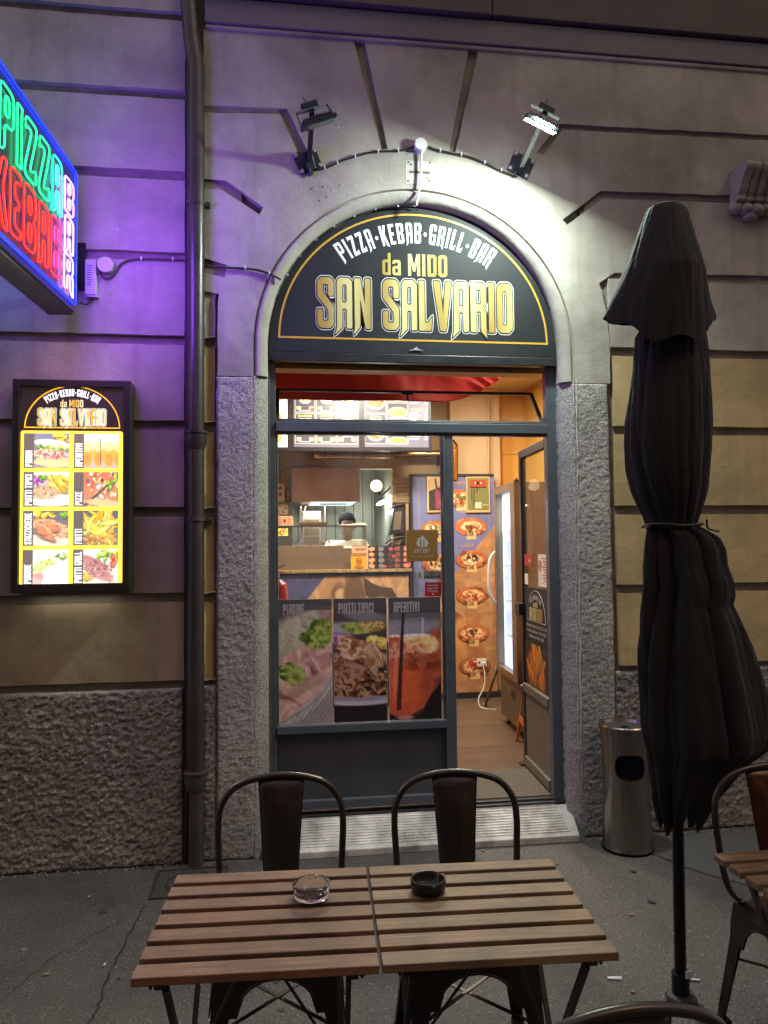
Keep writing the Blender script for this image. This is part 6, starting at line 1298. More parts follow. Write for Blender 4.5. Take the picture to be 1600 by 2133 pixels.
gr = MB(); [gr.box(-.004, .0, .02, FW_-.02, .09+i*.011, .095+i*.011) for i in range(26)]; obj('grille_slats', gr, 'fridge_metal', frr)['kind'] = 'stuff'
obj('thermostat', MB().box(-.008, 0, .20, .29, .27, .33), 'dark_plastic', frr, bevel=.002)
obj('door_frame', MB().box(-.03, .03, 0, .13, .425, FH).box(-.03, .03, FW_-.045, FW_, .425, FH).box(-.03, .03, .13, FW_-.045, FH-.06, FH).box(-.03, .03, .13, FW_-.045, .425, .48), 'fridge_metal', frr, bevel=.004)
obj('door_glass', MB().box(-.004, .004, .13, FW_-.045, .48, FH-.06), 'clear_glass', frr)
obj('liner', MB().box(.03, FD-.03, FW_-.035, FW_-.03, .42, FH-.04).box(.03, FD-.03, .03, .035, .42, FH-.04).box(.03, FD-.03, .035, FW_-.035, .415, .42), 'fridge_light', frr)
for i in range(4): obj('shelf', MB().box(.05, FD-.04, .04, FW_-.04, .72+i*.29, .726+i*.29), 'shelf_white', frr)
ld = MB(); [ld.box(.034, .040, FW_-.055, FW_-.045, .5+i*.022, .508+i*.022) for i in range(56)]; obj('led_strip', ld, 'led_dot', frr)['kind'] = 'stuff'
hp_ = [(-.03, FW_-.02, 1.42), (-.075, FW_-.02, 1.36), (-.09, FW_-.02, 1.22), (-.085, FW_-.02, 1.08), (-.03, FW_-.02, .98)]; obj('handle', MB().tube(smoothpath(hp_, 6), .011, 10), 'white_plastic', frr, smooth='all')
for x, y in ((.05, .06), (.05, FW_-.06), (FD-.05, .06), (FD-.05, FW_-.06)): obj('foot', MB().lathe([(0,0),(.022,0),(.022,.01),(.01,.014),(.01,.07)], 14, (x, y, 0)), 'dark_plastic', frr)
obj('hinge', MB().box(-.02, .02, .0, .05, FH, FH+.012).tube([(0,.03,FH+.01),(0,.03,FH+.03)], .008, 8), 'dark_plastic', frr)
lamp('fridge_lamp', frr, (.32, FW_/2, FH-.06), (0, 0, 0), .4, 8.0, (.82, .9, 1), sy=.4)
# orange framed board behind the door
mat('orange_wood', 'b5552a', .5, var=.25, vs=8, stretch=(6, 6, 1)); mat('chalk_black', '2c211c', .7)
ab = thing('chalk_board', 'orange framed blackboard leaning by the fridge behind the open door', 'blackboard', tuple(atz(1077, 1546, ZF)), R(80)); 
def lean(mb): return mb.xf(Matrix.Rotation(R(10), 4, 'X'))
obj('frame_side', lean(MB().box(-.0, .03, -.01, .01, 0, .62)), 'orange_wood', ab); obj('frame_side', lean(MB().box(-.40, -.37, -.01, .01, 0, .62)), 'orange_wood', ab); obj('frame_rail', lean(MB().box(-.37, 0, -.01, .01, .16, .20)), 'orange_wood', ab); obj('frame_rail', lean(MB().box(-.37, 0, -.01, .01, .59, .62)), 'orange_wood', ab); obj('board', lean(MB().box(-.37, 0, -.004, .004, .20, .59)), 'chalk_black', ab)
# fire extinguisher on the left wall
mat('fire_red', 'a81a1c', .25, clear=.4); fe = thing('fire_extinguisher', 'red fire extinguisher at the left edge of the window', 'fire extinguisher'); ex = at(576, 1230, .95); ez = at(576, 1212, .95).z
obj('cylinder', MB().lathe([(.0,ez-.50),(.07,ez-.50),(.078,ez-.48),(.078,ez-.05),(.068,ez-.015),(.04,ez+.008),(.018,ez+.018),(.018,ez+.03)], 28, (ex.x, .95, 0)), 'fire_red', fe, smooth=50); obj('valve', MB().lathe([(0,ez+.03),(.022,ez+.03),(.022,ez+.06),(0,ez+.065)], 14, (ex.x, .95, 0)), 'bare_bolt', fe, smooth=30)
obj('lever', MB().bar((ex.x-.02,.95,ez+.07),(ex.x+.055,.95,ez+.115),.02,.008).bar((ex.x-.02,.95,ez+.06),(ex.x+.05,.95,ez+.065),.018,.006), 'fire_red', fe, bevel=.002); obj('hose', MB().tube(smoothpath([(ex.x-.02,.93,ez+.05),(ex.x-.08,.90,ez),(ex.x-.09,.92,ez-.3)], 6), .009, 8), 'cable_black', fe, smooth='all')
obj('label', MB().lathe([(.0785,ez-.32),(.0785,ez-.12)], 12, (ex.x, .95, 0), a0=R(230), a1=R(310)), 'white_print', fe); obj('bracket', MB().box(-.165, ex.x-.07, .93, .97, ez-.20, ez-.17), 'dark_plastic', fe)

# ------------------------------------------------------------------ posters and stickers on the glazing
mat('strip_white', 'b9b4b0', .5); mat('poster_white', 'b0aaa8', .5)
def win_poster(label, xa_, xb_, title, paint):
    t = thing('window_poster', label, 'poster'); Yp = Y0+.018; a, b_ = at(xa_, 1248, Yp), at(xb_, 1500, Yp); zt2 = at(750, 1246, Yp).z; zb3 = z_sill+.002
    obj('backing', MB().box(a.x, b_.x, Yp, Yp+.004, zb3, zt2), 'strip_white', t)
    p = Paint(92, 196, '4a4546'); paint(p); p.c = np.clip(p.c*1.18+.02, 0, 1); p.grain(.07, 18); p.grain(.06, 50)
    p.mesh('poster_print', (a.x+.002, Yp-.001, zt2), (b_.x-a.x-.004, 0, 0), (0, 0, zb3-zt2), 'poster_print', t)
    mb = MB(); s = .0058; gothic(mb, title, lambda x, z, W: (a.x+.030+x*s*.70, zt2-.084+z*s), 0, .9, Yp-.0022, k=.2); obj('title', mb, 'poster_white', t)
print_mat('poster_print', .38)
HAM = ['5a3a3a', '8f6462', 'a87c74', 'c09a90']; LEAF = ['28340f', '48591f', '6f7d33', '959d55']
def f1_(p):
    p.grad('403c3c', '6e5c58'); p.ruf(.45, .62, .55, .42, HAM, 7, -25, .1, 3, .6, .3); p.poly([(0,.24),(.35,.13),(1,.05),(1,.10),(.78,.22),(.45,.37),(0,.49)], '968f7c'); p.ruf(.25, .25, .28, .12, ['5c584e', '8a8474', 'a19a88', 'a8a08c'], 16, -28, .2, 5, .5, .5, .8)
    p.ruf(.78, .27, .11, .13, LEAF, 13, 20, .35, 8, 1, .1); p.ruf(.60, .34, .12, .05, LEAF, 15, 30, .4, 18, 1, .1); p.ell(.9, .12, .10, .05, '8f6a66', 30, .6, al=.7)
    p.ruf(.62, .55, .26, .07, HAM, 8, -22, .2, 13, .5, .3); p.ruf(.26, .60, .13, .085, LEAF, 14, 25, .35, 9, 1, .1); p.ruf(.45, .70, .07, .05, LEAF, 16, 60, .4, 29, 1, .1)
    p.ell(.50, .74, .22, .09, '9f7a72', -32, .5, al=.8); p.ell(.38, .82, .26, .035, 'c29d90', -32, .4, al=.8); p.ell(.22, .82, .10, .03, '5f403e', 30, .7); p.ruf(.2, .88, .18, .07, HAM, 8, 20, .15, 23, .5, .4)
    p.poly([(.0,1),(.1,.96),(.5,.85),(.8,.73),(1,.58),(1,.70),(.8,.83),(.45,.96),(.2,1)], '9d9695'); p.poly([(.04,.975),(.5,.87),(.82,.75),(1,.62),(1,.64),(.82,.77),(.5,.89),(.08,.99)], '746c6c', .6)
    p.poly([(.2,1),(.45,.96),(.8,.83),(1,.70),(1,1)], '857c7a')
    for i in range(10): p.poly([(.24+i*.085,1),(.265+i*.085,1),(.60+i*.085,.80),(.575+i*.085,.80)], '5c5352', .55) if .575+i*.085 > .7 else p.poly([(.24+i*.085,1),(.265+i*.085,1),(.42+i*.085,.90),(.395+i*.085,.90)], '5c5352', .55)
    p.rect(0, 0, 1, .09, '464242', .8)
def f2_(p):
    p.grad('443e3f', '2a2022'); p.ell(.62, .15, .2, .045, '6c656e', 8, .5); p.ell(.3, .24, .25, .05, '8a8690', 0, .5); p.ruf(.45, .24, .14, .05, LEAF, 16, 5, .35, 3, 1, .2); p.ruf(.75, .23, .12, .05, ['4a4a24', '7c6a34', '9a5c34', 'a8a060'], 18, 0, .3, 4, 1, .2)
    p.ruf(.13, .33, .13, .045, ['3c1c40', '6a3070', '94609a', 'b48aba'], 20, 8, .3, 5, 1, .1); p.ruf(.85, .36, .13, .05, ['6a4c14', 'a8802c', 'd0ac4c', 'e4cc80'], 14, 12, .3, 6, 2, .1)
    MT = ['120a09', '1e0f0b', '4a2a1b', '70472f', 'a07c64']; p.ruf(.5, .60, .30, .23, MT, 9, 0, .15, 7, 1, .1, 1, .3); p.ruf(.52, .44, .25, .10, ['3a1e14', '74482f', '9c7052', 'c0a088'], 13, 20, .3, 8, 1.5, .15)
    p.ruf(.36, .58, .09, .07, ['4a2a1c', '7c543e', '94705a'], 16, 15, .2, 9, 1, .2); p.ruf(.72, .50, .05, .12, ['3a1e14', '84583e', 'b08c72'], 14, -12, .2, 10, .5, .2); p.ruf(.25, .74, .16, .03, MT[1:], 14, 12, .2, 11, 2, .2)
    p.ell(.5, .82, .34, .050, 'a29aa8', 0, .12); p.ell(.5, .803, .30, .032, '6e6674', 0, .6, al=.7); p.ruf(.5, .76, .27, .045, MT, 14, 0, .2, 12, 1, .2); p.rect(0, .872, 1, 1, '1e1416'); p.rect(0, 0, 1, .09, '443e40', .8)
def f3_(p):
    p.grad('464044', '1d1619'); p.rect(0, .13, 1, .29, '5e585e', .7); p.ell(.15, .26, .3, .06, '8e8a92', 0, .8, al=.8); p.ell(.9, .25, .15, .06, '7c7880', 0, .8, al=.8)
    p.ruf(.93, .46, .12, .20, ['4a1c16', '8a3a2a', 'a85a44'], 6, 0, .1, 2, 1, .2); p.poly([(0,.32),(.84,.30),(.90,.55),(.84,.74),(.66,.90),(.40,.965),(.12,.97),(0,.94)], 'a5452c'); p.ell(.35, .72, .30, .20, 'bd5432', 0, .9, al=.8); p.ell(.74, .62, .07, .24, '7a2f20', 8, .9, al=.5)
    p.ruf(.62, .38, .16, .085, ['9a5a28', 'b9803e', 'cfa260', 'ddc08c'], 8, 10, .25, 3, 1, .2); p.ruf(.30, .44, .22, .085, ['54201a', '8c4430', 'b06a50', 'd09a84'], 20, 0, .3, 4, 1, .5, .8); p.ruf(.60, .54, .16, .06, ['3a1612', '6a2a1e', '9a4a34'], 12, 5, .3, 5, 1, .6, .8)
    p.poly([(.02,.185),(.70,.165),(.68,.30),(.72,.31),(.04,.325)], '77727a', .55); p.poly([(.64,.17),(.68,.165),(.67,.30),(.63,.30)], 'b0aab0', .7); p.ruf(.42, .315, .24, .016, ['8a6a68', 'c0a8a4', 'd8c8c4'], 24, 0, .4, 6, 3, .3); p.ell(.12, .62, .015, .2, 'd0806a', 4, .9, al=.6)
    p.poly([(.26,.09),(.31,.09),(.22,.92),(.13,.92)], '2a1a1c', .92); p.poly([(.80,.80),(1,.70),(1,1),(.5,1),(.64,.93)], '181214'); p.rect(0, .968, 1, 1, '181214'); p.ell(.3, .98, .08, .02, 'a06462', 0, .5); p.rect(0, 0, 1, .09, '443e42', .7)
win_poster('window poster titled PIADINE with ham and lettuce wrap', 578, 693.5, 'PIADINE', f1_)
win_poster('window poster titled PIATTI TIPICI with a plate of brown kebab meat', 694, 808, 'PIATTI TIPICI', f2_)
win_poster('window poster titled APERITIVI with an orange drink in a glass', 808.5, 921, 'APERITIVI', f3_)
mat('sticker_gold', '8f6c33', .45); mat('sticker_grey', '787468', .45); mat('sticker_red', 'a32a26', .4); mat('sticker_white', 'b7b9b6', .45)
GY = Y0+.022
def sticker(label, x0, y0, x1, y1, m_):
    t = thing('window_sticker', label, 'sticker'); a, b_ = at(x0, y0, GY), at(x1, y1, GY); obj('sticker_film', MB().box(a.x, b_.x, GY-.001, GY+.0005, b_.z, a.z), m_, t); return t, a, b_, (a.x+b_.x)/2, (a.z+b_.z)/2, b_.x-a.x, a.z-b_.z
t, a, b_, cx_, cz_, w, h = sticker('gold brown square JUST EAT sticker on the window glass', 846, 1104, 912, 1169, 'sticker_gold')
k_ = w/66; L_ = lambda x, y: (cx_+(x-33)*k_, cz_-(y-33)*k_)       # logo house with fork and knife
hs = [(22,32),(21,27),(24,22),(24,18),(27,16),(29,18),(34,11),(39,17),(45,24),(47,29),(44,31),(44,36),(24,36),(24,31)]
obj('house_logo', MB().prism([[L_(x, y) for x, y in hs], [L_(x, y) for x, y in [(29,20),(31,20),(31.5,36-.5),(28.5,36-.5)]], [L_(x, y) for x, y in [(36,20),(38,22),(38,35.5),(36,35.5)]]], GY-.0015, GY-.001), 'sticker_white', t)
mb = MB(); text(mb, 'JUST EAT', (*[q for q in (cx_, GY-.0015, L_(0, 44)[1])],), (1,0,0), (.15,0,1), .032, bold=.015, w=w*.50); text(mb, "Scarica l'app e ordina ora", (cx_, GY-.0015, L_(0, 55)[1]), (1,0,0), (0,0,1), .012, w=w*.7); obj('lettering', mb, 'sticker_white', t)
t, a, b_, cx_, cz_, w, h = sticker('grey ARIA CONDIZIONATA sticker with round symbol on the window', 867, 1190, 919, 1206, 'sticker_grey')
mb = MB(); text(mb, 'ARIA', (cx_+w*.12, GY-.0015, cz_+h*.2), (1,0,0), (0,0,1), .019, bold=.02, w=w*.2); text(mb, 'CONDIZIONATA', (cx_+w*.13, GY-.0015, cz_-h*.22), (1,0,0), (0,0,1), .019, bold=.02, w=w*.64); obj('lettering', mb, 'dark_print', t)
obj('symbol_field', MB().box(a.x+.002, a.x+h*.95, GY-.0015, GY-.001, b_.z+.002, a.z-.002), 'sticker_white', t); mb = MB().lathe([(.009,-.001),(.013,-.001)], 20, (a.x+h*.48, GY-.0012, cz_), 'y', a0=.8, a1=5.8).lathe([(0,-.001),(.004,-.001)], 12, (a.x+h*.48, GY-.0012, cz_), 'y'); obj('symbol', mb, 'dark_print', t)
t, a, b_, cx_, cz_, w, h = sticker('red payment sticker with white lettering, low right on the window', 885, 1213, 919, 1242, 'sticker_red')
mb = MB(); [text(mb, s_, (cx_, GY-.0015, cz_+h*(.28-.2*i)), (1,0,0), (0,0,1), .013, bold=.015, w=w*.66) for i, s_ in enumerate(['Fammi felice,', 'paga con', 'Satispay.'])]; mb.prism([[(cx_, cz_-h*.24), (cx_+.005, cz_-h*.33), (cx_, cz_-h*.42), (cx_-.005, cz_-h*.33)]], GY-.0015, None); obj('lettering', mb, 'sticker_white', t)

# items on the open door, in the leaf's own frame
def on_door(name, label, cat): t = thing(name, label, cat, (H.x, H.y, 0), math.atan2(ud.y, ud.x)); return t
dpz0, dpz1 = .755, 1.385; D0, D1 = .058, LW_-.055
dpst = on_door('door_poster', 'black opening hours poster with gold logo and fries on the open door', 'poster'); yq = .006
obj('backing', MB().box(D0, D1, yq, yq+.003, dpz0, dpz1), 'sign_black', dpst)
Pm = lambda u, z: (D1-u*(D1-D0), yq+.0045, z)            # u runs left to right as seen from the shop side
p = Paint(96, 60, '2a2022'); p.clu(70, .5, .62, .62, .34, ['c8742a', 'e09a3c', 'a85a1c', 'b8682a'], .11, 4.2, 85); p.clu(22, .5, .25, .25, .28, ['d88a34', 'c06f26'], .09, 5, 80)
p.mesh('fries_print', Pm(0, dpz0+.27), (-(D1-D0), 0, 0), (0, 0, -.268), 'matt_print', dpst)
dc = (D0+D1)/2; kk = .27
def door_map(x, z): return (dc-x*kk, dpz1-.205+z*kk*.95)
band('logo_arch', .80*kk, .74*kk, dpz1-.215, dc, dpz1-.215, .004, 0, 'sticker_white', dpst).location.y = yq+.0045
sign_lettering(dpst, door_map, 0, ('sticker_white',), ('sticker_white', 'sign_edge_black', 'gold_print'), .0006, P3=lambda x, y_, z: (x, yq+.0042-y_, z))
mb = MB(); [text(mb, s_, (dc, yq+.0045, dpz1-.245-.034*i), (-1,0,0), (0,0,1), .030, bold=.01, w=w_) for i, (s_, w_) in enumerate([('dal lunedì al giovedì ore 11:00 - 01:00', .47), ('venerdì e sabato ore 11:00 - 04:00', .44), ('domenica ore 11:00 - 24:00', .34)])]; obj('hours_lettering', mb, 'sticker_white', dpst)
nn = on_door('door_notice', 'white notice with red no smoking ring on the door glass', 'notice'); obj('sheet', MB().box(.075, .27, yq, yq+.002, 1.40, 1.60), 'white_print', nn)
obj('ban_ring', MB().lathe([(.026,.001),(.034,.001)], 24, (.225, yq+.003, 1.53), 'y'), 'red_print', nn); obj('ban_bar', MB().bar((.203, yq+.004, 1.552), (.247, yq+.004, 1.508), .001, .007), 'red_print', nn)
mb = MB(); [mb.box(.09, .18-.02*(i % 3), yq+.002, yq+.003, 1.572-i*.017, 1.578-i*.017) for i in range(9)]; mb.box(.15, .16, yq+.002, yq+.003, 1.42, 1.43); obj('notice_print', mb, 'red_print', nn)
n2 = on_door('door_sticker', 'red and white payment stickers on the door glass by the handle side', 'sticker'); obj('red_film', MB().box(.40, .60, yq, yq+.002, 1.52, 1.60), 'sticker_red', n2); obj('white_film', MB().box(.52, .60, yq, yq+.002, 1.40, 1.47), 'white_print', n2); obj('dark_film', MB().box(.52, .60, yq, yq+.002, 1.475, 1.515), 'dark_print', n2)
mb = MB(); text(mb, 'pay', (.47, yq+.0025, 1.56), (-1,0,0), (0,0,1), .035, bold=.02); obj('lettering', mb, 'white_print', n2)

# ceiling lights of the shop (above the pelmet, out of the camera's sight, added for the clearly lit room)
mat('lamp_white', 'e0dccf', .5); emis('ceiling_glow', 'ffd9a0', 3)
for i, (x, y, e) in enumerate([(.7, 2.0, 88), (1.6, 1.9, 56), (1.5, .85, 9)]):
    cl_ = thing('ceiling_light', ['round ceiling light over the counter', 'round ceiling light over the fridge', 'round ceiling light by the shop door'][i], 'ceiling light', (x, y, 3.25), group='ceiling lights in the shop')
    obj('light_body', MB().lathe([(0,-.03),(.16,-.03),(.17,-.02),(.17,0)], 28), 'lamp_white', cl_, smooth=30); obj('diffuser', MB().lathe([(0,-.034),(.14,-.034),(.145,-.03)], 28), 'ceiling_glow', cl_)
    lamp('ceiling_lamp', cl_, (0, 0, -.045), (0, 0, 0), .28, e, (1, .87, .68), 'DISK')
# ================================================================== STREET FURNITURE
def wood(name, c, c2):
    M = mat(name, c, .5, var=.3, vs=3.5, var2=c2, bump=.12, bs=14, stretch=(1.2, 14, 14)); return M
def wood(name, c, c2):
    M = mat(name, c, .55, var=.4, vs=4.5, var2=c2, bump=.2, bs=22, stretch=(1.0, 16, 16)); nt = M.node_tree; N = nt.nodes; L = nt.links; b = N['Principled BSDF']
    r = [n for n in N if n.type == 'VALTORGB'][0]; g = N.new('ShaderNodeNewGeometry'); n1 = N.new('ShaderNodeTexNoise'); n1.inputs['Scale'].default_value = 7; n1.inputs['Detail'].default_value = 7; L.new(g.outputs['Position'], n1.inputs['Vector'])
    oi = N.new('ShaderNodeObjectInfo'); mr = N.new('ShaderNodeMapRange'); mr.inputs['From Min'].default_value = .35; mr.inputs['From Max'].default_value = .62; mr.inputs['To Min'].default_value = .62; mr.inputs['To Max'].default_value = 1.05; L.new(n1.outputs['Fac'], mr.inputs['Value'])
    m3 = N.new('ShaderNodeMapRange'); m3.inputs['To Min'].default_value = .82; m3.inputs['To Max'].default_value = 1.12; L.new(oi.outputs['Random'], m3.inputs['Value'])
    mm = N.new('ShaderNodeMath'); mm.operation = 'MULTIPLY'; L.new(mr.outputs[0], mm.inputs[0]); L.new(m3.outputs[0], mm.inputs[1])
    mu = N.new('ShaderNodeMix'); mu.data_type = 'RGBA'; mu.blend_type = 'MULTIPLY'; mu.inputs['Factor'].default_value = 1; L.new(r.outputs[0], mu.inputs[6]); L.new(mm.outputs[0], mu.inputs[7]); L.new(mu.outputs[2], b.inputs['Base Color']); return M
wood('table_wood', '7f6245', '4e3926'); wood('table_wood_pink_lit', '7a543f', '4b3024'); wood('table_wood_pale', '876c50', '5a432f')  # reddish copy: pink neon light on the left table put into the wood
mat('table_steel', '1c1a19', .45, var=.2, vs=10)
def make_table(label, woods=('table_wood', 'table_wood_pale')):
    t = thing('bistro_table', label, 'table', group='small slatted folding tables'); W2, D2 = .274, .27; sw = .0575; gp = (2*D2-7*sw)/6
    for i in range(7):
        y = -D2+i*(sw+gp); dx = random.uniform(-.002, .002)
        obj('slat', MB().box(-W2+dx, W2+dx, y, y+sw, .690, .710), woods[0 if (i*3) % 4 else 1], t, bevel=.0025)
    for sx in (-1, 1):
        obj('side_bar', MB().box(sx*.215-.012, sx*.215+.012, -D2+.015, D2-.015, .674, .691), 'table_steel', t)
        x = sx*.205; o_ = sx*.016
        obj('leg', MB().bar((x, -D2+.03, .672), (x, D2-.03, .008), .020, .012, up=(1,0,0)), 'table_steel', t)
        obj('leg', MB().bar((x-o_, D2-.03, .672), (x-o_, -D2+.03, .008), .020, .012, up=(1,0,0)), 'table_steel', t)
        obj('bracket_tip', MB().add([(x+sx*.03-.012,-D2+.018,.690),(x+sx*.03+.012,-D2+.018,.690),(x+sx*.03,-D2+.018,.672),(x+sx*.03-.012,-D2+.022,.690),(x+sx*.03+.012,-D2+.022,.690),(x+sx*.03,-D2+.022,.672)], [(0,1,2),(3,5,4),(0,2,5,3),(1,4,5,2),(0,3,4,1)]), 'table_steel', t)
    for y, z in ((D2-.04, .03), (-D2+.04, .03), (0, .34)): obj('cross_bar', MB().tube([(-.205, y, z), (.205, y, z)], .0065, 8), 'table_steel', t)
    for sx in (-1, 1): obj('brace_rod', MB().tube([(sx*.05, -D2+.06, .672), (sx*.18, .0, .345)], .004, 6), 'table_steel', t)
    return t
ta = R(-3.13); ox, oy = .2240, -2.4762
ca_, sa_ = math.cos(ta), math.sin(ta)
def tpos(u, v): return (ox+u*ca_-v*sa_, oy+u*sa_+v*ca_, 0)
t1_ = make_table('left of the two joined slatted tables, carrying the clear glass ashtray', ('table_wood_pink_lit', 'table_wood_pink_lit')); t1_.location = tpos(-.2775, .27); t1_.rotation_euler = (0, 0, ta-R(.2))
t2_ = make_table('right of the two joined slatted tables, carrying the black ashtray', ('table_wood', 'table_wood_pale')); t2_.location = tpos(.2775, .27); t2_.rotation_euler = (0, 0, ta)
t3_ = make_table('slatted table cut off by the right edge, behind the parasol', ('table_wood', 'table_wood')); t3_.location = (1.303+.274, -2.012-.27, 0)

# metal bistro chair
mat('chair_paint', '2f2623', .30, metal=.35, var=.25, vs=6, bump=.03, bs=12, spec=.6); mat('chair_orange_reflect', '432516', .30, metal=.4, var=.3, vs=5); mat('chair_steel', '6b5a50', .28, metal=.85, var=.2, vs=5)  # splat colour holds the orange reflection on the right chair's back
mat('rubber', '0f0f0f', .8)
def make_chair(label, frame='chair_paint', splat='chair_paint', seatm='chair_paint'):
    t = thing('metal_chair', label, 'chair', group='metal bistro chairs')
    hoop = [(-.168,.150,.440),(-.190,.170,.462),(-.204,.188,.52),(-.211,.205,.62),(-.214,.215,.70),(-.205,.222,.765),(-.165,.227,.820),(-.10,.230,.848),(0,.231,.860)]
    hoop = hoop+[(-x, y, z) for x, y, z in hoop[-2::-1]]
    obj('back_frame', MB().tube(smoothpath(hoop, 5), .0115, 12), frame, t, smooth='all')
    # splat with pressed channel
    nz_, nx_ = 12, 8; X = np.zeros((nz_, nx_)); Y = X.copy(); Z = X.copy()
    for i in range(nz_):
        q = i/(nz_-1); w = .054+.026*q
        for j in range(nx_):
            s_ = j/(nx_-1)*2-1; X[i, j] = s_*w; Z[i, j] = .452+.396*q; Y[i, j] = .158+.070*q**.8-.010*(1 if abs(s_) < .55 and .03 < q < .82 else 0)+.004*s_*s_
    closed_sheet('back_splat', X, Y, Z, .004, splat, t)
    n = 9; g = np.linspace(-1, 1, 17); XX, YY = np.meshgrid(g, g); k = np.maximum(np.abs(XX), np.abs(YY))
    def sq(u, v): 
        r = np.sqrt(u*u+v*v)+1e-9; m_ = np.maximum(np.abs(u), np.abs(v)); f = (1-.16*(m_**4)*(np.minimum(np.abs(u), np.abs(v))/np.maximum(m_, 1e-6))**4); return u*f, v*f
    u, v = sq(XX, YY); zz = .445-.010*(1-np.clip((k-.55)/.3, 0, 1))+.004*(k > .9)
    V = np.stack([u*.180, v*.178-.010, zz], -1).reshape(-1, 3); idx = np.arange(17*17).reshape(17, 17); F = np.stack([idx[:-1, :-1], idx[:-1, 1:], idx[1:, 1:], idx[1:, :-1]], -1).reshape(-1, 4)
    br = np.concatenate([idx[0, :], idx[1:, -1], idx[-1, -2::-1], idx[-2:0:-1, 0]]); B = V[br].copy(); B[:, :2] *= 1.035; B[:, 2] = .412; o = len(V); m_ = len(br)
    F = np.vstack([F, [(br[i], br[(i+1) % m_], o+(i+1) % m_, o+i) for i in range(m_)]]); np_mesh('seat', np.vstack([V, B]), F, seatm, t, smooth=True)
    for sx in (-1, 1):
        for sy in (-1, 1):
            a = Vector((sx*.178, sy*.178-.010, .425)); b_ = Vector((sx*.222, sy*.222+(.01 if sy > 0 else 0), .012)); mb = MB()
            def L(p, w, d): return [(p.x, p.y, p.z), (p.x-sx*w, p.y, p.z), (p.x-sx*w, p.y-sy*d, p.z), (p.x-sx*d, p.y-sy*d, p.z), (p.x-sx*d, p.y-sy*w, p.z), (p.x, p.y-sy*w, p.z)]
            mid = a.lerp(b_, .35); r0, r1, r2 = L(a, .085, .004), L(mid, .052, .004), L(b_, .034, .004); mb.hexa(r0, r1); mb.hexa(r1, r2)
            obj('leg', mb, frame, t, bevel=.0012, smooth=30); obj('rubber_foot', MB().box(b_.x-sx*.036, b_.x+sx*.002, b_.y-sy*.036, b_.y+sy*.002, 0, .016), 'rubber', t)
        # arched skirt, sides then front and back
    for kx in range(4):
        Rm = Matrix.Rotation(math.pi/2*kx, 4, 'Z'); P = [(-.182, .424)]; P += [(-.19, .36), (-.186, .30)]
        for q in range(13):
            s_ = -1+q/6; P.append((s_*.118, .300+.098*math.sqrt(max(0, 1-abs(s_)**2.2))))
        P += [(.186, .30), (.19, .36), (.182, .424)]
        mp = lambda x, z, y: tuple(Rm @ Vector((x, -.184-(.424-z)*.105+y+(0), z)))
        m2 = MB().prism([P], 0, .003, mp); m2.v = [(x, y-.010, z) for x, y, z in m2.v]; obj('skirt', m2, frame, t)
        edge = [(s_*.118, .300+.098*math.sqrt(max(0, 1-abs(s_)**2.2))) for s_ in [-1+q/6 for q in range(13)]]
        m3 = MB().tube([Vector(mp(x, z, 0))+Vector((0, -.010, 0)) for x, z in edge], .0042, 6); obj('rolled_edge', m3, frame, t, smooth='all')
    for a, b_ in (((-.19,-.19,.24), (.19,.19,.24)), ((.19,-.19,.236), (-.19,.19,.236))): obj('cross_brace', MB().bar(a, b_, .012, .004), frame, t)
    return t
c0 = make_chair('dark metal chair behind the left table, backed to the window')
p1 = atz(588, 1607, .872); c0.location = (p1.x-.012, p1.y-.231, 0); c0.rotation_euler = (0, 0, R(-2))
p2 = atz(951, 1600, .872); c1 = dup(c0, (p2.x-.028, p2.y-.231, 0), R(-5), 'dark metal chair behind the right table, in front of the open doorway')
c2 = make_chair('metal chair with a back coloured by orange reflection at the right edge behind the parasol', 'chair_paint', 'chair_orange_reflect', 'chair_steel')
p3 = at(1563, 1592, -1.66); c2.location = (1.722, -1.900, 0); c2.rotation_euler = (0, 0, R(2))
pn_ = atz(1345, 2086, .872); c3 = dup(c0, (pn_.x-.045, pn_.y+.231, 0), R(180+3), 'dark metal chair nearest the viewer, only the curved top of its back showing')

# ------------------------------------------------------------------ ashtrays
def real_glass():
    M = bpy.data.materials.new('ashtray_glass'); M.use_nodes = True; b = M.node_tree.nodes['Principled BSDF']; b.inputs['Transmission Weight'].default_value = 1; b.inputs['Roughness'].default_value = .02; b.inputs['IOR'].default_value = 1.45; b.inputs['Base Color'].default_value = (.98, .96, .97, 1); MATS['ashtray_glass'] = M
real_glass()
def notched(prof_o, prof_i, n, notches, depth, w):
    V = []; F = []; prof = prof_o+prof_i; m_ = len(prof); zt3 = max(z for _, z in prof)
    for k in range(n):
        a = 2*math.pi*k/n; dn_ = max(math.exp(-((((a-q+math.pi) % (2*math.pi))-math.pi)/w)**4) for q in notches)
        for r, z in prof: zz = z-depth*dn_ if z > zt3-.006 else z; V.append((r*math.cos(a), r*math.sin(a), zz))
    for k in range(n):
        j = (k+1) % n
        for q in range(m_-1): F.append((k*m_+q, j*m_+q, j*m_+q+1, k*m_+q+1))
    return np.array(V), np.array(F)
g1 = atz(649, 1868, .711); a1 = thing('glass_ashtray', 'round clear glass ashtray on the left table', 'ashtray', (g1.x, g1.y, .7105))
V, F = notched([(0,0),(.040,0),(.0475,.004),(.0495,.014),(.0500,.026),(.0505,.037)], [(.0485,.040),(.045,.039),(.0435,.030),(.040,.015),(.034,.010),(.015,.0085),(0,.0085)], 96, [R(70), R(190), R(310)], .010, .10)
np_mesh('glass_bowl', V, F, 'ashtray_glass', a1, smooth=True)
g2_ = atz(892, 1856, .711); a2 = thing('black_ashtray', 'round black ashtray on the right table', 'ashtray', (g2_.x, g2_.y, .7105)); mat('ashtray_black', '0f0f10', .35)
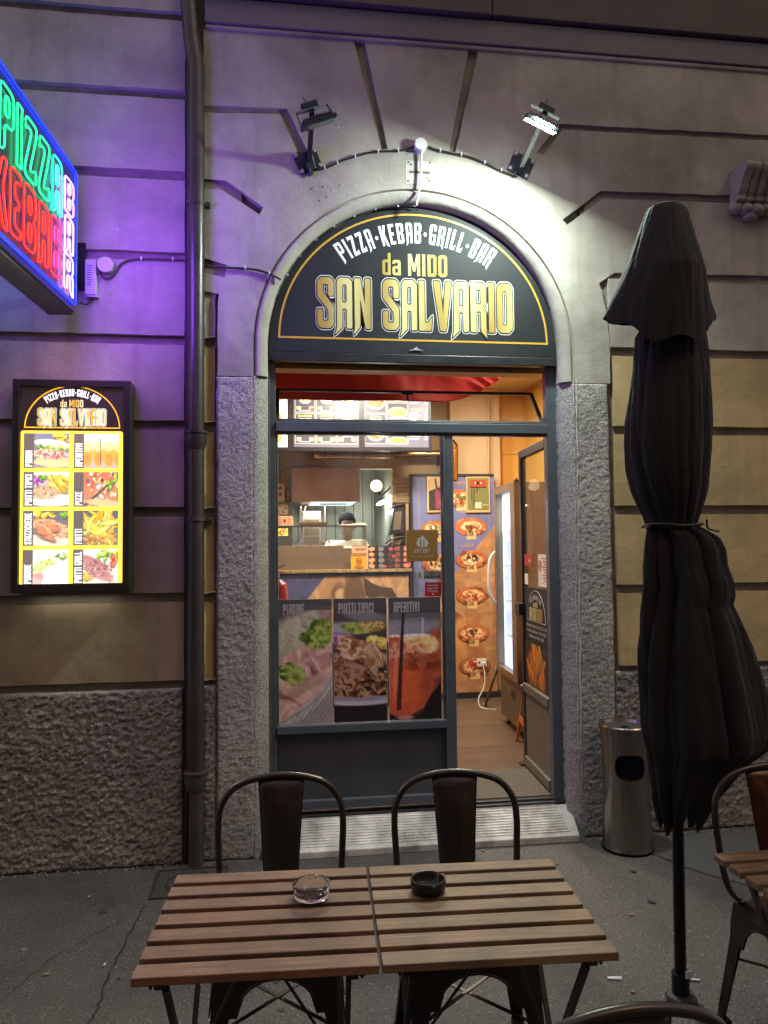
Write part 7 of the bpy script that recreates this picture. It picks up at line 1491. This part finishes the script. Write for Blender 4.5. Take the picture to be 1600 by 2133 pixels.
V, F = notched([(0,0),(.042,0),(.0455,.003),(.0475,.012),(.0485,.034)], [(.0475,.037),(.0450,.036),(.0435,.030),(.042,.010),(.036,.006),(0,.006)], 72, [R(40), R(160), R(280)], .009, .09)
np_mesh('ashtray_bowl', V, F, 'ashtray_black', a2, smooth=True); obj('ash_bed', MB().lathe([(0,.008),(.030,.0075),(.040,.0065)], 24), 'ash_grey', a2)

# ------------------------------------------------------------------ closed parasol
def cloth():
    M = mat('parasol_cloth', '151416', .78, var=.15, vs=6, spec=.35); nt = M.node_tree; b = nt.nodes['Principled BSDF']; b.inputs['Sheen Weight'].default_value = .03; b.inputs['Sheen Roughness'].default_value = .4
    tc = nt.nodes.new('ShaderNodeTexCoord'); n = nt.nodes.new('ShaderNodeTexNoise'); n.inputs['Scale'].default_value = 9; n.inputs['Detail'].default_value = 6
    bp = nt.nodes.new('ShaderNodeBump'); bp.inputs['Strength'].default_value = .35; bp.inputs['Distance'].default_value = .02
    mp = nt.nodes.new('ShaderNodeMapping'); mp.inputs['Scale'].default_value = (2.2, 2.2, .5); nt.links.new(tc.outputs['Object'], mp.inputs['Vector']); nt.links.new(mp.outputs[0], n.inputs['Vector']); nt.links.new(n.outputs['Fac'], bp.inputs['Height']); nt.links.new(bp.outputs['Normal'], b.inputs['Normal'])
cloth(); mat('pole_paint', '1c1b1d', .35, metal=.5, var=.2, vs=8); mat('base_concrete', '2c2a2a', .7, var=.3, vs=12, bump=.2, bs=40)
UB = atz(1420, 2050, .05); UYc = -1.545
ps = thing('closed_parasol', 'closed black parasol tied round its pole, standing right of the tables', 'parasol', (0, 0, 0))
topc = at(1387, 437, UYc); b0_ = at(1418, 2050, UYc)
obj('pole', MB().tube([(b0_.x, UYc, .03), (topc.x, UYc, topc.z-.05)], .021, 16), 'pole_paint', ps, smooth=True)
obj('base_tube', MB().tube([(b0_.x, UYc, .02), (b0_.x, UYc, .10)], .031, 16), 'pole_paint', ps, smooth=True)
q = Vector((b0_.x, UYc, 0)); obj('base_plate', MB().lathe([(0,0),(.052,0),(.055,.012),(.05,.022),(.035,.028),(0,.03)], 40, q), 'base_concrete', ps, smooth=40)
obj('clamp_screw', MB().tube([q+Vector((.03,-.01,.075)), q+Vector((.065,-.02,.075))], .007, 8), 'bare_bolt', ps); obj('white_tag', MB().box(q.x-.002, q.x+.022, UYc-.045, UYc-.04, .10, .125), 'white_plastic', ps)
def canopy(name, rows, nth, nz, folds, amp, m_, seed, depth=.62, hem=None, y_off=0, thick=True):
    """rows: (photo y, left x, right x) silhouette at the parasol's own distance; rounded section with pleats"""
    ys = np.array([r[0] for r in rows]); L = np.array([at(r[1], r[0], UYc).x for r in rows]); Rr = np.array([at(r[2], r[0], UYc).x for r in rows]); Zs = np.array([at(1400, r[0], UYc).z for r in rows])
    t = np.linspace(0, 1, nz); s = np.linspace(0, 1, len(rows)); yi = np.interp(t, s, np.arange(len(rows)))
    f = lambda A: np.interp(yi, np.arange(len(rows)), A)
    l, r, z = f(L), f(Rr), f(Zs); th = np.linspace(0, 2*np.pi, nth, endpoint=False)
    cx_ = (l+r)/2; rx = (r-l)/2; ry = np.minimum(rx*depth*1.2, .15+.0*rx)
    TH, ZI = np.meshgrid(th, np.arange(nz)); ph = fbm(TH*0+seed, Zs_n(z)[:, None]*2+TH*0, seed, 2)*2.2
    w = np.zeros_like(TH)
    for k_, (n_, a_) in enumerate(folds):      # irregular pleats: ridged noise round the section, drifting slowly down the cloth
        q_ = vnoise(np.cos(TH+ph*.25)*n_*.42+seed*5+z[:, None]*.55, np.sin(TH+ph*.25)*n_*.42+seed*3+k_*7-z[:, None]*.4, seed+k_)
        w += a_*(1-np.abs(2*q_-1))**2.2*1.5
    w += .25*(fbm(TH*2.2+seed, z[:, None]*3.2+TH*0, seed+3, 3)-.5)
    A = f(np.array(amp))[:, None]; side = 1-np.abs(np.cos(TH))**6*.8
    cq, sq_ = np.cos(TH), np.sin(TH); zz2 = z[:, None]+0*TH           # creases: sharp little ridges running down and slantwise
    cr = 1-np.abs(2*fbm(cq*2.6+seed+zz2*1.1, sq_*2.6+zz2*2.6, seed+31, 3)-1); cr2 = 1-np.abs(2*fbm(cq*5+zz2*5, sq_*5-zz2*3.5+seed, seed+47, 2)-1)
    sc = 1-A*(w-.15)*side-.048*(cr**4-.35)-.014*(cr2**5-.3)
    X = cx_[:, None]+rx[:, None]*np.cos(TH)*sc; Y = UYc+y_off-ry[:, None]*np.sin(TH)*sc*-1*-1; Z = z[:, None]+0*TH
    if hem is not None:
        k2 = np.clip((np.arange(nz)/(nz-1)-.7)/.3, 0, 1)[:, None]**1.5; Z = Z-k2*hem(TH)
    V = np.stack([X, Y, Z], -1).reshape(-1, 3); idx = np.arange(nz*nth).reshape(nz, nth); nx_ = np.roll(idx, -1, 1)
    F = np.stack([idx[:-1], nx_[:-1], nx_[1:], idx[1:]], -1).reshape(-1, 4)
    return np_mesh(name, V, F, m_, ps, smooth=True)
def Zs_n(z): return z/1.0
lower = [(1096,1346,1456),(1104,1344,1474),(1120,1341,1500),(1145,1338,1513),(1180,1335,1517),(1215,1333,1532),(1245,1331,1533),(1262,1330,1528),(1300,1329,1546),(1350,1329,1566),(1400,1330,1582),(1450,1333,1594),(1500,1336,1602),(1535,1339,1608),(1565,1344,1602),(1590,1348,1562),(1620,1352,1530),(1650,1356,1502),(1680,1364,1478),(1700,1372,1460)]
am = [.30,.34,.34,.32,.32,.36,.36,.34,.30,.28,.26,.26,.26,.26,.26,.3,.34,.4,.45,.45]
canopy('lower_canopy', lower, 260, 120, [(7, .7), (4, .5)], [q*.72 for q in am], 'parasol_cloth', 3, .42, hem=lambda T: .045*np.abs(np.sin(T*6.5))+.02*np.sin(T*3))
upper = [(690,1333,1462),(700,1327,1468),(730,1324,1472),(780,1320,1476),(830,1314,1479),(880,1306,1480),(930,1304,1479),(980,1307,1476),(1020,1316,1472),(1050,1328,1464),(1075,1341,1457),(1090,1346,1453),(1100,1347,1452)]
canopy('upper_canopy', upper, 240, 90, [(6, .6), (3, .5)], [.08,.09,.09,.09,.09,.10,.11,.13,.16,.18,.2,.22,.24], 'parasol_cloth', 9, .62)
hood = [(429,1372,1404),(431,1362,1412),(436,1352,1421),(446,1347,1428),(470,1338,1434),(500,1327,1441),(540,1312,1452),(580,1296,1463),(620,1280,1473),(650,1268,1481),(672,1258,1487)]
def hemf(T):                               # pointed corners hang lower between the ribs
    fr = np.clip(np.sin(T)*3, 0, 1); return fr*(.10*np.clip((1-np.abs(np.cos(T)))/.55, 0, 1)+.010*np.sin(7*T))-(1-fr)*.03-.012*np.cos(T)
hd_ = canopy('hood_flap', hood, 240, 70, [(3, .4), (2, .4)], [.01,.01,.02,.03,.04,.05,.06,.07,.08,.09,.10], 'parasol_cloth', 5, .80, hem=hemf)
# tie cord with knot and loose end
tz = at(1400, 1094, UYc).z; xl2, xr2 = at(1346, 1094, UYc).x, at(1455, 1094, UYc).x
P = [((xl2+xr2)/2+(xr2-xl2)/2*1.04*math.cos(a), UYc-.075*math.sin(a)*1.3, tz+.004*math.sin(3*a)) for a in np.linspace(0, 2*math.pi, 40, endpoint=False)]
obj('tie_cord', MB().tube(P, .0055, 8, closed=True), 'cable_black', ps, smooth='all'); obj('tie_knot', MB().ell((xl2, UYc-.02, tz-.008), (.013, .013, .014), 10, 8), 'cable_black', ps, smooth='all')
obj('tie_end', MB().tube(smoothpath([(xr2-.03, UYc-.11, tz+.015), at(1475, 1100, UYc-.06), at(1498, 1107, UYc-.03)], 5), .004, 6), 'cable_black', ps, smooth='all')

# ------------------------------------------------------------------ small litter on the pavement
mat('paper_white', 'c4c6c8', .7); mat('butt', 'a08a68', .8)
tag(obj('paper_scrap', MB().add([(0,0,.003),(.05,-.018,.006),(.052,-.008,.012),(.004,.012,.004)], [(0,1,2,3)]).xf(Matrix.Translation(atz(1266, 2040, .002))), 'paper_white'), 'small torn white paper strip lying right of the tables', 'litter')
for i, (x, y, lb) in enumerate([(420, 1530/2.286+1200, 'small pale crumb of litter near the wall'), ]):
    pass
lt = [(520,1985,'pale cigarette end under the front of the left table'), (1010,1772,'cigarette end lying on the asphalt in front of the doorstep'), (1320,1905,'pale crumb on the asphalt between table and parasol'), (184,1869,'pale cigarette end lying near the left wall'), (216,2012,'tiny white scrap at the left side of the pavement'), (90,2030,'pale flake of litter at the lower left')]
for x, y, lb in lt:
    q = atz(x, y, .006); a = random.random()*3; tag(obj('cigarette_end', MB().tube([(q.x, q.y, .006), (q.x+.02*math.cos(a), q.y+.02*math.sin(a), .005)], .004, 8), 'butt' if x != 216 else 'paper_white', smooth='all'), lb, 'litter')
# moss and grit where wall and pavement meet: uneven joint of debris
rs = random.Random(5); gm = MB()
for i in range(520):
    x = rs.uniform(-1.9, 2.9)
    if -.14 < x < 1.7: continue
    y = -abs(rs.gauss(.03, .02)); s_ = rs.uniform(.002, .007)
    gm.ell((x, y, s_*.4), (s_, s_, s_*.7), 5, 3)
gg = obj('joint_grit', gm, 'dark_granite'); gg['kind'] = 'stuff'
